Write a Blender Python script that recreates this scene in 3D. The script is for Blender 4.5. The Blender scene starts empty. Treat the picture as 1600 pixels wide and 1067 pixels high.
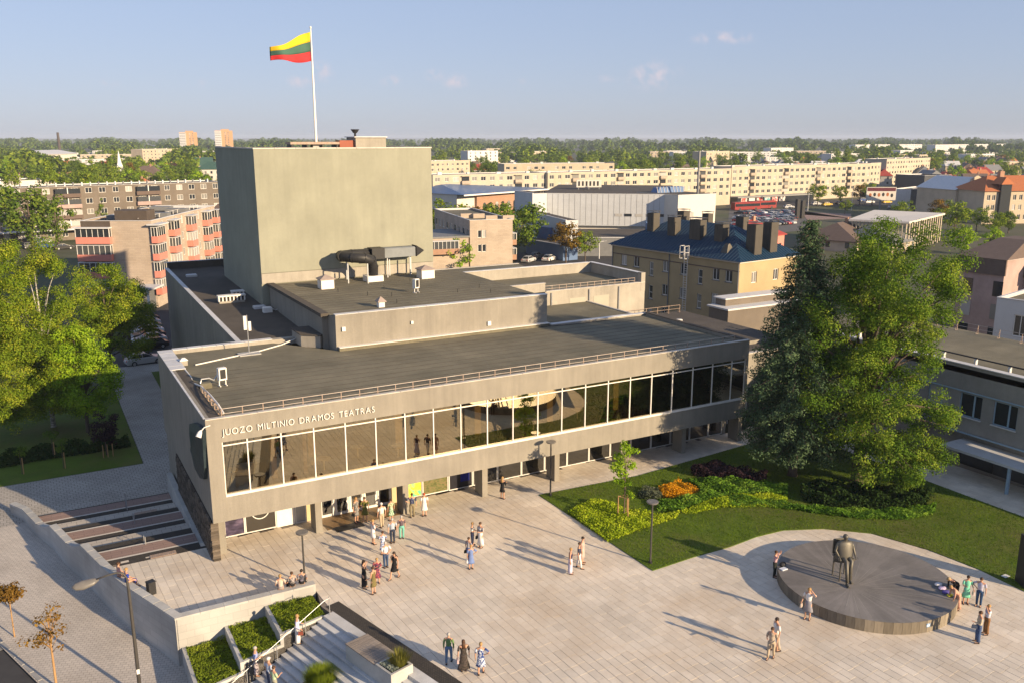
import bpy, bmesh, math, random
import numpy as np
from mathutils import Vector, Matrix, Euler

random.seed(7)
rng = np.random.default_rng(7)
S = bpy.context.scene
COL = S.collection
PI = math.pi
R_ = math.radians

# ------------------------------------------------------------------ camera
CAM_LOC = (-7.89, -50.35, 24.75)
YAW, PITCH = R_(29.12), R_(13.09)
FPX = 1366.64                       # focal length in pixels of a 1600 px wide picture
cam_d = bpy.data.cameras.new('camera')
cam_d.sensor_width = 36.0
cam_d.lens = FPX / 1600.0 * 36.0
cam_d.clip_start = 0.5
cam_d.clip_end = 60000
cam = bpy.data.objects.new('camera', cam_d)
COL.objects.link(cam)
cam.location = CAM_LOC
cam.rotation_euler = (PI / 2 - PITCH, 0, -YAW)
S.camera = cam

# ------------------------------------------------------------------ sky, sun, exposure
SUN_AZ = Vector((0.415, -0.910))    # horizontal direction towards the sun
SUN_EL = R_(16.6)
world = bpy.data.worlds.new('World')
S.world = world
world.use_nodes = True
wn, wl = world.node_tree.nodes, world.node_tree.links
for n in list(wn):
    wn.remove(n)
sky = wn.new('ShaderNodeTexSky')
sky.sky_type = 'NISHITA'
sky.sun_disc = False
sky.sun_elevation = SUN_EL
sky.sun_rotation = math.atan2(SUN_AZ.x, SUN_AZ.y)
sky.altitude = 50
sky.air_density = 1.0
sky.dust_density = 0.5
sky.ozone_density = 3.5
bg = wn.new('ShaderNodeBackground')
bg.inputs['Strength'].default_value = 0.142
wo = wn.new('ShaderNodeOutputWorld')
# a few small pinkish cumulus puffs low over the horizon
_clouds = [(610, 127, .010, .006), (503, 113, .012, .010), (680, 118, .011, .006), (712, 128, .013, .008), (1020, 118, .026, .014), (468, 128, .012, .006), (165, 130, .012, .004), (315, 131, .006, .005), (945, 124, .014, .004), (1130, 60, .03, .006), (820, 130, .012, .004)]
_gm = wn.new('ShaderNodeGamma'); _gm.inputs[1].default_value = 0.36; wl.new(sky.outputs[0], _gm.inputs[0])
_tn = wn.new('ShaderNodeMix'); _tn.data_type = 'RGBA'; _tn.blend_type = 'MULTIPLY'; _tn.inputs[0].default_value = 1; _tn.inputs[7].default_value = (1.02, 1.07, 1.33, 1)
wl.new(_gm.outputs[0], _tn.inputs[6])
sky_out = _tn.outputs[2]
def sky_clouds(ray):
    global sky_out
    tc = wn.new('ShaderNodeTexCoord'); no = wn.new('ShaderNodeTexNoise'); no.inputs['Scale'].default_value = 95; no.inputs['Detail'].default_value = 6
    wl.new(tc.outputs['Generated'], no.inputs['Vector'])
    acc = None
    for px, py, w, h in _clouds:
        d = ray(px, py); d = d / (d @ d) ** .5
        a = wn.new('ShaderNodeVectorMath'); a.operation = 'SUBTRACT'; a.inputs[1].default_value = d; wl.new(tc.outputs['Generated'], a.inputs[0])
        b = wn.new('ShaderNodeVectorMath'); b.operation = 'MULTIPLY'; b.inputs[1].default_value = (1 / w, 1 / w, 1 / h); wl.new(a.outputs[0], b.inputs[0])
        l = wn.new('ShaderNodeVectorMath'); l.operation = 'LENGTH'; wl.new(b.outputs[0], l.inputs[0])
        m = wn.new('ShaderNodeMapRange'); m.interpolation_type = 'SMOOTHSTEP'; m.inputs[1].default_value = 1.5; m.inputs[2].default_value = 0.0; m.inputs[4].default_value = 1.0 if h > .005 else .5; wl.new(l.outputs['Value'], m.inputs[0])
        if acc is None: acc = m.outputs[0]
        else:
            mm = wn.new('ShaderNodeMath'); mm.operation = 'MAXIMUM'; wl.new(acc, mm.inputs[0]); wl.new(m.outputs[0], mm.inputs[1]); acc = mm.outputs[0]
    n2 = wn.new('ShaderNodeMapRange'); n2.inputs[1].default_value = .42; n2.inputs[2].default_value = .68; wl.new(no.outputs['Fac'], n2.inputs[0])
    f = wn.new('ShaderNodeMath'); f.operation = 'MULTIPLY'; wl.new(acc, f.inputs[0]); wl.new(n2.outputs[0], f.inputs[1])
    g = wn.new('ShaderNodeMath'); g.operation = 'MULTIPLY'; g.inputs[1].default_value = .8; wl.new(f.outputs[0], g.inputs[0])
    x = wn.new('ShaderNodeMix'); x.data_type = 'RGBA'; wl.new(g.outputs[0], x.inputs[0]); wl.new(sky_out, x.inputs[6]); x.inputs[7].default_value = (2.45, 2.2, 2.4, 1)
    wl.new(x.outputs[2], bg.inputs['Color'])
wl.new(bg.outputs[0], wo.inputs['Surface'])
sun_d = bpy.data.lights.new('sun', 'SUN')
sun_d.energy = 4.2
sun_d.angle = R_(0.55)
sun_d.color = (1.0, 0.765, 0.49)
sun = bpy.data.objects.new('sun', sun_d)
COL.objects.link(sun)
to_sun = Vector((SUN_AZ.x * math.cos(SUN_EL), SUN_AZ.y * math.cos(SUN_EL), math.sin(SUN_EL))).normalized()
sun.rotation_euler = to_sun.to_track_quat('Z', 'Y').to_euler()
S.view_settings.view_transform = 'Standard'
S.view_settings.look = 'None'
S.view_settings.gamma = 1
S.view_settings.use_curve_mapping = False
S.view_settings.exposure = 1.10
S.render.engine = 'CYCLES'
S.cycles.use_denoising = True
S.cycles.max_bounces = 6
S.cycles.diffuse_bounces = 2
S.cycles.glossy_bounces = 3
S.cycles.transmission_bounces = 4
S.cycles.transparent_max_bounces = 10
S.cycles.volume_bounces = 0
S.cycles.sample_clamp_indirect = 4

# ------------------------------------------------------------------ geometry of the view (to find where things stand)
_F = np.array([math.sin(YAW) * math.cos(PITCH), math.cos(YAW) * math.cos(PITCH), -math.sin(PITCH)])
_R = np.array([math.cos(YAW), -math.sin(YAW), 0.0])
_U = np.cross(_R, _F)
_C = np.array(CAM_LOC)

def _ray(px, py):
    return _F + _R * (px - 800) / FPX - _U * (py - 533.5) / FPX
sky_clouds(_ray)

def P(px, py, z=0.0):
    """the point of the horizontal plane at height z seen at photograph pixel (px, py)"""
    d = _ray(px, py)
    return Vector(_C + d * (z - CAM_LOC[2]) / d[2])

def PX(px, py, x):
    d = _ray(px, py)
    return Vector(_C + d * (x - CAM_LOC[0]) / d[0])

def PY(px, py, y):
    d = _ray(px, py)
    return Vector(_C + d * (y - CAM_LOC[1]) / d[1])

def PD(px, dist, z=-1.8):
    """the point at height z, at a ground distance, in the picture's column px (near the horizon)"""
    d = _ray(px, 225)
    h = math.hypot(d[0], d[1])
    return Vector((_C[0] + d[0] / h * dist, _C[1] + d[1] / h * dist, z))

def height_at(base, py):
    lo, hi = 0.0, 200.0
    b = np.array(base)
    for _ in range(40):
        m = (lo + hi) / 2
        d = b + np.array([0, 0, m]) - _C
        v = 533.5 - FPX * (d @ _U) / (d @ _F)
        if v > py: lo = m
        else: hi = m
    return lo

# ------------------------------------------------------------------ object helpers
def link(o, parent=None):
    COL.objects.link(o)
    if parent is not None:
        o.parent = parent
    return o

def thing(name, label, cat, loc=(0, 0, 0), rot=0.0, group=None):
    o = bpy.data.objects.new(name, None)
    o.empty_display_size = 0.3
    link(o)
    o.location = loc
    o.rotation_euler = (0, 0, rot)
    o['label'] = label
    o['category'] = cat
    if group: o['group'] = group
    return o

def tag(o, label, cat, group=None):
    o['label'] = label
    o['category'] = cat
    if group: o['group'] = group
    return o

def kind(o, k):
    o['kind'] = k
    return o

KIDS = {}
def dup(root, loc, rot=0.0, scale=None, label=None, group=None):
    """a copy of a thing with copies of its parts and sub-parts (mesh data shared)"""
    r = root.copy()
    COL.objects.link(r)
    r.location = loc
    r.rotation_euler = (0, 0, rot)
    if scale is not None:
        r.scale = scale if hasattr(scale, '__len__') else (scale,) * 3
    if label: r['label'] = label
    if group: r['group'] = group
    for ch in root.children:
        c = ch.copy(); COL.objects.link(c); c.parent = r
        for g in ch.children:
            d = g.copy(); COL.objects.link(d); d.parent = c
    return r

_NUM = 'first second third fourth fifth sixth seventh eighth ninth tenth eleventh twelfth thirteenth fourteenth fifteenth sixteenth seventeenth eighteenth nineteenth twentieth'.split()
def ordinal(n):
    if n <= 20: return _NUM[n - 1]
    return ('twenty', 'thirty', 'forty')[n // 10 - 2] + ('-' + _NUM[n % 10 - 1] if n % 10 else 'th').replace('yth', 'ieth')
def order_labels(rows):
    """rows of (object, look, plural, area): things that look alike are told apart by their place from the left"""
    d = {}
    for o, look, plural, area in rows: d.setdefault((look, plural, area), []).append(o)
    def col(o):
        v = np.array(o.location) - _C
        return (v @ _R) / (v @ _F)
    for (look, plural, area), os_ in d.items():
        os_.sort(key=col)
        for k, o in enumerate(os_):
            if len(os_) == 1: o['label'] = 'the only %s %s' % (look, area)
            elif k == 0: o['label'] = 'leftmost of the %s %s' % (plural, area)
            elif k == len(os_) - 1: o['label'] = 'rightmost of the %s %s' % (plural, area)
            else: o['label'] = '%s from the left of the %s %s' % (ordinal(k + 1), plural, area)

class MB:
    """collects shapes and links them as one mesh object"""
    def __init__(s):
        s.v = []; s.f = []; s.m = []
    def add(s, vs, fs, m=0):
        o = len(s.v)
        s.v += [tuple(v) for v in vs]
        s.f += [tuple(i + o for i in f) for f in fs]
        s.m += [m] * len(fs)
        return s
    def quad(s, a, b, c, d, m=0):
        return s.add([a, b, c, d], [(0, 1, 2, 3)], m)
    def box(s, x0, y0, z0, x1, y1, z1, m=0):
        if x0 > x1: x0, x1 = x1, x0
        if y0 > y1: y0, y1 = y1, y0
        if z0 > z1: z0, z1 = z1, z0
        v = [(x0, y0, z0), (x1, y0, z0), (x1, y1, z0), (x0, y1, z0), (x0, y0, z1), (x1, y0, z1), (x1, y1, z1), (x0, y1, z1)]
        return s.add(v, [(0, 3, 2, 1), (4, 5, 6, 7), (0, 1, 5, 4), (1, 2, 6, 5), (2, 3, 7, 6), (3, 0, 4, 7)], m)
    def bbox(s, x0, y0, z0, x1, y1, z1, b=0.02, m=0):
        """box with chamfered top edges"""
        v = [(x0, y0, z0), (x1, y0, z0), (x1, y1, z0), (x0, y1, z0),
             (x0, y0, z1 - b), (x1, y0, z1 - b), (x1, y1, z1 - b), (x0, y1, z1 - b),
             (x0 + b, y0 + b, z1), (x1 - b, y0 + b, z1), (x1 - b, y1 - b, z1), (x0 + b, y1 - b, z1)]
        f = [(0, 3, 2, 1), (8, 9, 10, 11)]
        for i in range(4):
            j = (i + 1) % 4
            f += [(i, j, 4 + j, 4 + i), (4 + i, 4 + j, 8 + j, 8 + i)]
        return s.add(v, f, m)
    def hexa(s, b4, t4, m=0):
        v = [tuple(p) for p in b4] + [tuple(p) for p in t4]
        return s.add(v, [(0, 3, 2, 1), (4, 5, 6, 7), (0, 1, 5, 4), (1, 2, 6, 5), (2, 3, 7, 6), (3, 0, 4, 7)], m)
    def prism(s, poly, z0, z1, m=0, mt=None):
        n = len(poly)
        a = sum(poly[i][0] * poly[(i + 1) % n][1] - poly[(i + 1) % n][0] * poly[i][1] for i in range(n))
        if a < 0: poly = poly[::-1]
        g0 = z0 if callable(z0) else (lambda p: z0)
        g1 = z1 if callable(z1) else (lambda p: z1)
        v = [(p[0], p[1], g0(p)) for p in poly] + [(p[0], p[1], g1(p)) for p in poly]
        s.add(v, [tuple(range(n))[::-1]] + [(i, (i + 1) % n, n + (i + 1) % n, n + i) for i in range(n)], m)
        s.add([v[n + i] for i in range(n)], [tuple(range(n))], m if mt is None else mt)
        return s
    def loft(s, rings, m=0, caps=True, closed=True):
        n = len(rings[0])
        vs = [p for r in rings for p in r]
        fs = []
        for k in range(len(rings) - 1):
            for i in range(n if closed else n - 1):
                j = (i + 1) % n
                fs.append((k * n + i, k * n + j, (k + 1) * n + j, (k + 1) * n + i))
        if caps:
            fs.append(tuple(range(n))[::-1])
            fs.append(tuple((len(rings) - 1) * n + i for i in range(n)))
        return s.add(vs, fs, m)
    def tube(s, pts, r, n=8, m=0, caps=True, flat=1.0):
        pts = [Vector(p) for p in pts]
        rr = r if hasattr(r, '__len__') else [r] * len(pts)
        rings = []
        prev = None
        for i, p in enumerate(pts):
            t = (pts[min(i + 1, len(pts) - 1)] - pts[max(i - 1, 0)])
            if t.length < 1e-9: t = Vector((0, 0, 1))
            t.normalize()
            if prev is None:
                u = t.orthogonal().normalized() if abs(t.z) < 0.9 else Vector((1, 0, 0))
                u = (u - t * u.dot(t)).normalized()
            else:
                u = (prev - t * prev.dot(t)).normalized()
            prev = u
            w = t.cross(u)
            rings.append([p + (u * math.cos(a) + w * math.sin(a) * flat) * rr[i] for a in [2 * PI * k / n for k in range(n)]])
        return s.loft(rings, m, caps)
    def cyl(s, x, y, z0, z1, r, n=12, m=0, r1=None):
        return s.tube([(x, y, z0), (x, y, z1)], [r, r if r1 is None else r1], n, m)
    def sphere(s, c, r, n=8, k=5, m=0):
        r3 = r if hasattr(r, '__len__') else (r, r, r)
        rings = []
        for i in range(k + 1):
            th = 0.06 + (PI - 0.12) * i / k
            rings.append([(c[0] + r3[0] * math.sin(th) * math.cos(2 * PI * j / n), c[1] + r3[1] * math.sin(th) * math.sin(2 * PI * j / n), c[2] - r3[2] * math.cos(th)) for j in range(n)])
        return s.loft(rings, m, True)
    def xform(s, M, start=0):
        for i in range(start, len(s.v)):
            s.v[i] = tuple(M @ Vector(s.v[i]))
        return s
    def mesh(s, name, mats):
        me = bpy.data.meshes.new(name)
        me.from_pydata(s.v, [], s.f)
        ms = mats if isinstance(mats, (list, tuple)) else [mats]
        for mm in ms: me.materials.append(mm)
        if len(ms) > 1: me.polygons.foreach_set('material_index', s.m)
        me.update()
        return me
    def build(s, name, mats, parent=None, smooth=False):
        me = s.mesh(name, mats)
        if smooth: me.polygons.foreach_set('use_smooth', [True] * len(me.polygons))
        return link(bpy.data.objects.new(name, me), parent)

def obj(name, me, parent=None, loc=(0, 0, 0), rot=0.0):
    o = bpy.data.objects.new(name, me)
    link(o, parent)
    o.location = loc
    o.rotation_euler = (0, 0, rot)
    return o

# ------------------------------------------------------------------ materials
def srgb(r, g, b):
    f = lambda c: (c / 255 / 12.92) if c / 255 <= 0.04045 else ((c / 255 + 0.055) / 1.055) ** 2.4
    return (f(r), f(g), f(b))

def mat(name, col, col2=None, rough=0.8, scale=2.0, detail=5, spread=0.5, stretch=(1, 1, 1), bump=0.0, bscale=None, metal=0.0, spec=0.3,
        island=0.0, speck=0.0, stain=0.0, streak=0.0, pos=False, stain_col=None):
    """base colour mottled by noise towards col2, optional per-piece variation, fine specks, broad weather stains, bump"""
    m = bpy.data.materials.new(name)
    m.use_nodes = True
    N, L = m.node_tree.nodes, m.node_tree.links
    b = N['Principled BSDF']
    b.inputs['Roughness'].default_value = rough
    b.inputs['Metallic'].default_value = metal
    b.inputs['Specular IOR Level'].default_value = spec
    c = (*col, 1)
    if col2 is None: col2 = tuple(x * 0.82 for x in col)
    tc = N.new('ShaderNodeTexCoord')
    mp = N.new('ShaderNodeMapping'); mp.inputs['Scale'].default_value = stretch
    src = N.new('ShaderNodeNewGeometry').outputs['Position'] if pos else tc.outputs['Object']
    L.new(src, mp.inputs[0])
    no = N.new('ShaderNodeTexNoise'); no.inputs['Scale'].default_value = scale; no.inputs['Detail'].default_value = detail
    no.inputs['Roughness'].default_value = 0.65
    L.new(mp.outputs[0], no.inputs['Vector'])
    rp = N.new('ShaderNodeMapRange'); rp.inputs[1].default_value = 0.5 - spread / 2; rp.inputs[2].default_value = 0.5 + spread / 2
    L.new(no.outputs['Fac'], rp.inputs[0])
    mx = N.new('ShaderNodeMix'); mx.data_type = 'RGBA'
    mx.inputs[6].default_value = c; mx.inputs[7].default_value = (*col2, 1)
    L.new(rp.outputs[0], mx.inputs[0])
    out = mx.outputs[2]
    def mult(out, fac_socket, lo, hi):
        r = N.new('ShaderNodeMapRange'); r.inputs[3].default_value = lo; r.inputs[4].default_value = hi
        L.new(fac_socket, r.inputs[0])
        v = N.new('ShaderNodeMix'); v.data_type = 'RGBA'; v.blend_type = 'MULTIPLY'; v.inputs[0].default_value = 1
        L.new(out, v.inputs[6])
        cc = N.new('ShaderNodeCombineColor')
        for i in range(3): L.new(r.outputs[0], cc.inputs[i])
        L.new(cc.outputs[0], v.inputs[7])
        return v.outputs[2]
    if island:
        g = N.new('ShaderNodeNewGeometry'); oi = N.new('ShaderNodeObjectInfo')
        ad = N.new('ShaderNodeMath'); ad.operation = 'ADD'; L.new(g.outputs['Random Per Island'], ad.inputs[0]); L.new(oi.outputs['Random'], ad.inputs[1])
        fr = N.new('ShaderNodeMath'); fr.operation = 'FRACT'; L.new(ad.outputs[0], fr.inputs[0])
        out = mult(out, fr.outputs[0], 1 - island, 1 + island)
    if speck:
        n2 = N.new('ShaderNodeTexNoise'); n2.inputs['Scale'].default_value = scale * 14; n2.inputs['Detail'].default_value = 3
        L.new(tc.outputs['Object'], n2.inputs['Vector'])
        out = mult(out, n2.outputs['Fac'], 1 - speck, 1 + speck)
    if stain:
        n3 = N.new('ShaderNodeTexNoise'); n3.inputs['Scale'].default_value = 0.22; n3.inputs['Detail'].default_value = 6
        n3.inputs['Roughness'].default_value = 0.7
        L.new(src, n3.inputs['Vector'])
        r3 = N.new('ShaderNodeMapRange'); r3.inputs[1].default_value = 0.35; r3.inputs[2].default_value = 0.7
        L.new(n3.outputs['Fac'], r3.inputs[0])
        out = mult(out, r3.outputs[0], 1 + stain * 0.4, 1 - stain)
    if stain_col:
        n4 = N.new('ShaderNodeTexNoise'); n4.inputs['Scale'].default_value = 0.16; n4.inputs['Detail'].default_value = 8; n4.inputs['Roughness'].default_value = 0.72
        mv = N.new('ShaderNodeVectorMath'); mv.inputs[1].default_value = (37.3, 11.9, 5.1); L.new(src, mv.inputs[0]); L.new(mv.outputs[0], n4.inputs['Vector'])
        r4 = N.new('ShaderNodeMapRange'); r4.inputs[1].default_value = 0.46; r4.inputs[2].default_value = 0.72; r4.inputs[4].default_value = 0.85; L.new(n4.outputs['Fac'], r4.inputs[0])
        x4 = N.new('ShaderNodeMix'); x4.data_type = 'RGBA'; L.new(r4.outputs[0], x4.inputs[0]); L.new(out, x4.inputs[6]); x4.inputs[7].default_value = (*stain_col, 1); out = x4.outputs[2]
    if streak:
        m5 = N.new('ShaderNodeMapping'); m5.inputs['Scale'].default_value = (1.1, 1.1, 0.03); L.new(src, m5.inputs[0])
        n5 = N.new('ShaderNodeTexNoise'); n5.inputs['Scale'].default_value = 1.4; n5.inputs['Detail'].default_value = 8; n5.inputs['Roughness'].default_value = .75; L.new(m5.outputs[0], n5.inputs['Vector'])
        r5 = N.new('ShaderNodeMapRange'); r5.inputs[1].default_value = .3; r5.inputs[2].default_value = .7; L.new(n5.outputs['Fac'], r5.inputs[0])
        out = mult(out, r5.outputs[0], 1 - streak, 1 + streak * .6)
    L.new(out, b.inputs['Base Color'])
    if bump:
        bn = N.new('ShaderNodeTexNoise'); bn.inputs['Scale'].default_value = bscale or scale * 8; bn.inputs['Detail'].default_value = 4
        L.new(mp.outputs[0], bn.inputs['Vector'])
        bp = N.new('ShaderNodeBump'); bp.inputs['Strength'].default_value = bump; bp.inputs['Distance'].default_value = 0.03
        L.new(bn.outputs['Fac'], bp.inputs['Height']); L.new(bp.outputs[0], b.inputs['Normal'])
    m.diffuse_color = c
    return m

def brickmat(name, c1, c2, mortar, bw, bh, msize=0.012, rough=0.85, rot=0.0, bump=0.3, plane='xy', stain=0.2):
    m = bpy.data.materials.new(name); m.use_nodes = True
    N, L = m.node_tree.nodes, m.node_tree.links
    b = N['Principled BSDF']; b.inputs['Roughness'].default_value = rough; b.inputs['Specular IOR Level'].default_value = 0.25
    tc = N.new('ShaderNodeTexCoord'); mp = N.new('ShaderNodeMapping')
    mp.inputs['Rotation'].default_value = (PI / 2 if plane == 'xz' else 0, 0, rot)
    if plane == 'wall':      # any upright wall: horizontal run x+y, vertical z
        sp = N.new('ShaderNodeSeparateXYZ'); L.new(tc.outputs['Object'], sp.inputs[0])
        ad = N.new('ShaderNodeMath'); ad.operation = 'ADD'; L.new(sp.outputs[0], ad.inputs[0]); L.new(sp.outputs[1], ad.inputs[1])
        cb = N.new('ShaderNodeCombineXYZ'); L.new(ad.outputs[0], cb.inputs[0]); L.new(sp.outputs[2], cb.inputs[1])
        vec = cb.outputs[0]
    else:
        L.new(tc.outputs['Object'], mp.inputs[0]); vec = mp.outputs[0]
    br = N.new('ShaderNodeTexBrick')
    br.inputs['Scale'].default_value = 1; br.inputs['Brick Width'].default_value = bw; br.inputs['Row Height'].default_value = bh
    br.inputs['Mortar Size'].default_value = msize; br.inputs['Color1'].default_value = (*c1, 1); br.inputs['Color2'].default_value = (*c2, 1)
    br.inputs['Mortar'].default_value = (*mortar, 1)
    L.new(vec, br.inputs['Vector'])
    n3 = N.new('ShaderNodeTexNoise'); n3.inputs['Scale'].default_value = 0.35; n3.inputs['Detail'].default_value = 7
    L.new(tc.outputs['Object'], n3.inputs['Vector'])
    mx = N.new('ShaderNodeMix'); mx.data_type = 'RGBA'; mx.blend_type = 'MULTIPLY'
    mr = N.new('ShaderNodeMapRange'); mr.inputs[1].default_value = 0.4; mr.inputs[2].default_value = 0.75; mr.inputs[4].default_value = stain
    L.new(n3.outputs['Fac'], mr.inputs[0]); L.new(mr.outputs[0], mx.inputs[0])
    L.new(br.outputs['Color'], mx.inputs[6]); mx.inputs[7].default_value = (0.35, 0.33, 0.3, 1)
    L.new(mx.outputs[2], b.inputs['Base Color'])
    bp = N.new('ShaderNodeBump'); bp.inputs['Strength'].default_value = bump; bp.inputs['Distance'].default_value = 0.01; bp.invert = True
    L.new(br.outputs['Fac'], bp.inputs['Height']); L.new(bp.outputs[0], b.inputs['Normal'])
    return m

def leafmat(name, dark, mid, light, trans=0.3):
    m = bpy.data.materials.new(name); m.use_nodes = True
    N, L = m.node_tree.nodes, m.node_tree.links
    for n in list(N): N.remove(n)
    o = N.new('ShaderNodeOutputMaterial')
    g = N.new('ShaderNodeNewGeometry')
    tc = N.new('ShaderNodeTexCoord'); no = N.new('ShaderNodeTexNoise'); no.inputs['Scale'].default_value = 0.55; no.inputs['Detail'].default_value = 3
    L.new(tc.outputs['Object'], no.inputs['Vector'])
    ad = N.new('ShaderNodeMath'); ad.operation = 'MULTIPLY_ADD'; ad.inputs[1].default_value = 0.45
    L.new(g.outputs['Random Per Island'], ad.inputs[0])
    sc = N.new('ShaderNodeMapRange'); sc.inputs[1].default_value = 0.32; sc.inputs[2].default_value = 0.68; sc.inputs[4].default_value = 0.55
    L.new(no.outputs['Fac'], sc.inputs[0]); L.new(sc.outputs[0], ad.inputs[2])
    r = N.new('ShaderNodeValToRGB')
    e = r.color_ramp.elements
    e[0].position = 0.0; e[0].color = (*dark, 1); e[1].position = 1.0; e[1].color = (*light, 1)
    k = e.new(0.5); k.color = (*mid, 1)
    L.new(ad.outputs[0], r.inputs[0])
    d = N.new('ShaderNodeBsdfDiffuse'); t = N.new('ShaderNodeBsdfTranslucent'); mx = N.new('ShaderNodeMixShader'); mx.inputs[0].default_value = trans
    L.new(r.outputs[0], d.inputs[0]); L.new(r.outputs[0], t.inputs[0]); L.new(d.outputs[0], mx.inputs[1]); L.new(t.outputs[0], mx.inputs[2])
    L.new(mx.outputs[0], o.inputs[0])
    return m

def glassmat(name, tint, refl, rough=0.02, reflcol=(1, 1, 1)):
    """window glass: part of the view goes through, part is mirrored"""
    m = bpy.data.materials.new(name); m.use_nodes = True
    N, L = m.node_tree.nodes, m.node_tree.links
    for n in list(N): N.remove(n)
    o = N.new('ShaderNodeOutputMaterial')
    t = N.new('ShaderNodeBsdfTransparent'); t.inputs[0].default_value = (*tint, 1)
    g = N.new('ShaderNodeBsdfGlossy'); g.inputs['Roughness'].default_value = rough; g.inputs[0].default_value = (*reflcol, 1)
    fr = N.new('ShaderNodeFresnel'); fr.inputs[0].default_value = 1.5
    ad = N.new('ShaderNodeMath'); ad.operation = 'ADD'; ad.inputs[1].default_value = refl; ad.use_clamp = True
    L.new(fr.outputs[0], ad.inputs[0])
    mx = N.new('ShaderNodeMixShader'); L.new(ad.outputs[0], mx.inputs[0]); L.new(t.outputs[0], mx.inputs[1]); L.new(g.outputs[0], mx.inputs[2])
    L.new(mx.outputs[0], o.inputs[0])
    return m

def objcolmat(name, rough=0.4, spec=0.5, metal=0.0):
    m = bpy.data.materials.new(name); m.use_nodes = True
    N, L = m.node_tree.nodes, m.node_tree.links
    b = N['Principled BSDF']; b.inputs['Roughness'].default_value = rough; b.inputs['Specular IOR Level'].default_value = spec; b.inputs['Metallic'].default_value = metal
    oi = N.new('ShaderNodeObjectInfo')
    no = N.new('ShaderNodeTexNoise'); no.inputs['Scale'].default_value = 1.5; no.inputs['Detail'].default_value = 4
    tc = N.new('ShaderNodeTexCoord'); L.new(tc.outputs['Object'], no.inputs['Vector'])
    mr = N.new('ShaderNodeMapRange'); mr.inputs[3].default_value = 0.86; mr.inputs[4].default_value = 1.1; L.new(no.outputs['Fac'], mr.inputs[0])
    cc = N.new('ShaderNodeCombineColor')
    for i in range(3): L.new(mr.outputs[0], cc.inputs[i])
    mx = N.new('ShaderNodeMix'); mx.data_type = 'RGBA'; mx.blend_type = 'MULTIPLY'; mx.inputs[0].default_value = 1
    L.new(oi.outputs['Color'], mx.inputs[6]); L.new(cc.outputs[0], mx.inputs[7]); L.new(mx.outputs[2], b.inputs['Base Color'])
    return m

M = {}
M['plaster'] = mat('grey_plaster', (0.285, 0.262, 0.218), (0.235, 0.217, 0.185), 0.9, 1.1, 8, 0.5, (1, 1, 0.35), 0.25, 25, stain=0.16, speck=0.14, streak=0.15)
M['plaster2'] = mat('pale_plaster', (0.385, 0.355, 0.30), (0.32, 0.295, 0.25), 0.9, 0.8, 8, 0.5, (1, 1, 0.4), 0.2, 20, stain=0.24, speck=0.12, streak=0.15)
M['tower'] = mat('greenish_render', (0.295, 0.297, 0.232), (0.268, 0.27, 0.214), 0.92, 0.9, 9, 0.4, (1.6, 1.6, 0.22), 0.25, 20, stain=0.14, speck=0.08, streak=0.05)
M['coping'] = mat('zinc_coping', (0.62, 0.62, 0.62), (0.5, 0.5, 0.5), 0.55, 1.5, 5, 0.5, metal=0.0, island=0.1)
M['white'] = mat('white_paint', (0.76, 0.74, 0.70), (0.66, 0.64, 0.6), 0.5, 3)
M['felt'] = mat('bitumen_felt', (0.20, 0.18, 0.125), (0.16, 0.145, 0.10), 0.95, 0.5, 9, 0.5, (0.7, 1.2, 1), 0.35, 30, stain=0.32, speck=0.18, stain_col=(0.11, 0.105, 0.075))
M['felt2'] = mat('dark_bitumen_felt', (0.10, 0.085, 0.07), (0.07, 0.062, 0.053), 0.95, 0.5, 9, 0.5, (1, 1, 1), 0.35, 30, stain=0.25, speck=0.15)
M['tile'] = mat('stone_slab', (0.70, 0.63, 0.53), (0.61, 0.545, 0.455), 0.85, 1.1, 8, 0.6, bump=0.15, bscale=18, island=0.075, speck=0.1, stain=0.2, pos=True, stain_col=(0.50, 0.40, 0.29))
M['joint'] = mat('joint_sand', (0.22, 0.185, 0.155), (0.17, 0.145, 0.125), 0.95, 4)
M['concrete'] = mat('cast_concrete', (0.48, 0.475, 0.45), (0.38, 0.378, 0.36), 0.85, 1.2, 8, 0.5, (1, 1, 1), 0.2, 16, stain=0.3, speck=0.1, island=0.05)
M['conc_dark'] = mat('stained_concrete', (0.30, 0.29, 0.27), (0.2, 0.195, 0.18), 0.85, 1.4, 8, 0.6, bump=0.2, bscale=14, stain=0.35, speck=0.1)
M['steel'] = mat('galvanised_steel', (0.45, 0.46, 0.47), (0.36, 0.37, 0.38), 0.42, 3, metal=0.5, spec=0.5)
M['rust'] = mat('rusty_steel', (0.30, 0.20, 0.14), (0.40, 0.33, 0.28), 0.8, 5, 4, 0.4)
M['rail'] = mat('weathered_rail', (0.55, 0.50, 0.44), (0.40, 0.31, 0.25), 0.7, 2.0, 4, 0.4)
M['black'] = mat('black_metal', (0.022, 0.022, 0.024), (0.03, 0.03, 0.03), 0.5, 5)
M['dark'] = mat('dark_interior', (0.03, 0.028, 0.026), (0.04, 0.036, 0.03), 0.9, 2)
M['room'] = mat('interior_wall', (0.36, 0.30, 0.20), (0.30, 0.25, 0.17), 0.9, 0.6)
M['roomfloor'] = mat('parquet', (0.17, 0.12, 0.07), (0.12, 0.085, 0.05), 0.5, 3, 4, 0.5, (0.3, 3, 1))
M['pillar'] = mat('cream_pillar', (0.55, 0.45, 0.26), (0.48, 0.39, 0.23), 0.8, 1)
M['glass'] = glassmat('bronze_glass', (0.74, 0.68, 0.52), 0.30, 0.012, (0.82, 0.73, 0.53))
M['glass2'] = glassmat('dark_glass', (0.22, 0.23, 0.22), 0.10, 0.03)
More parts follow.
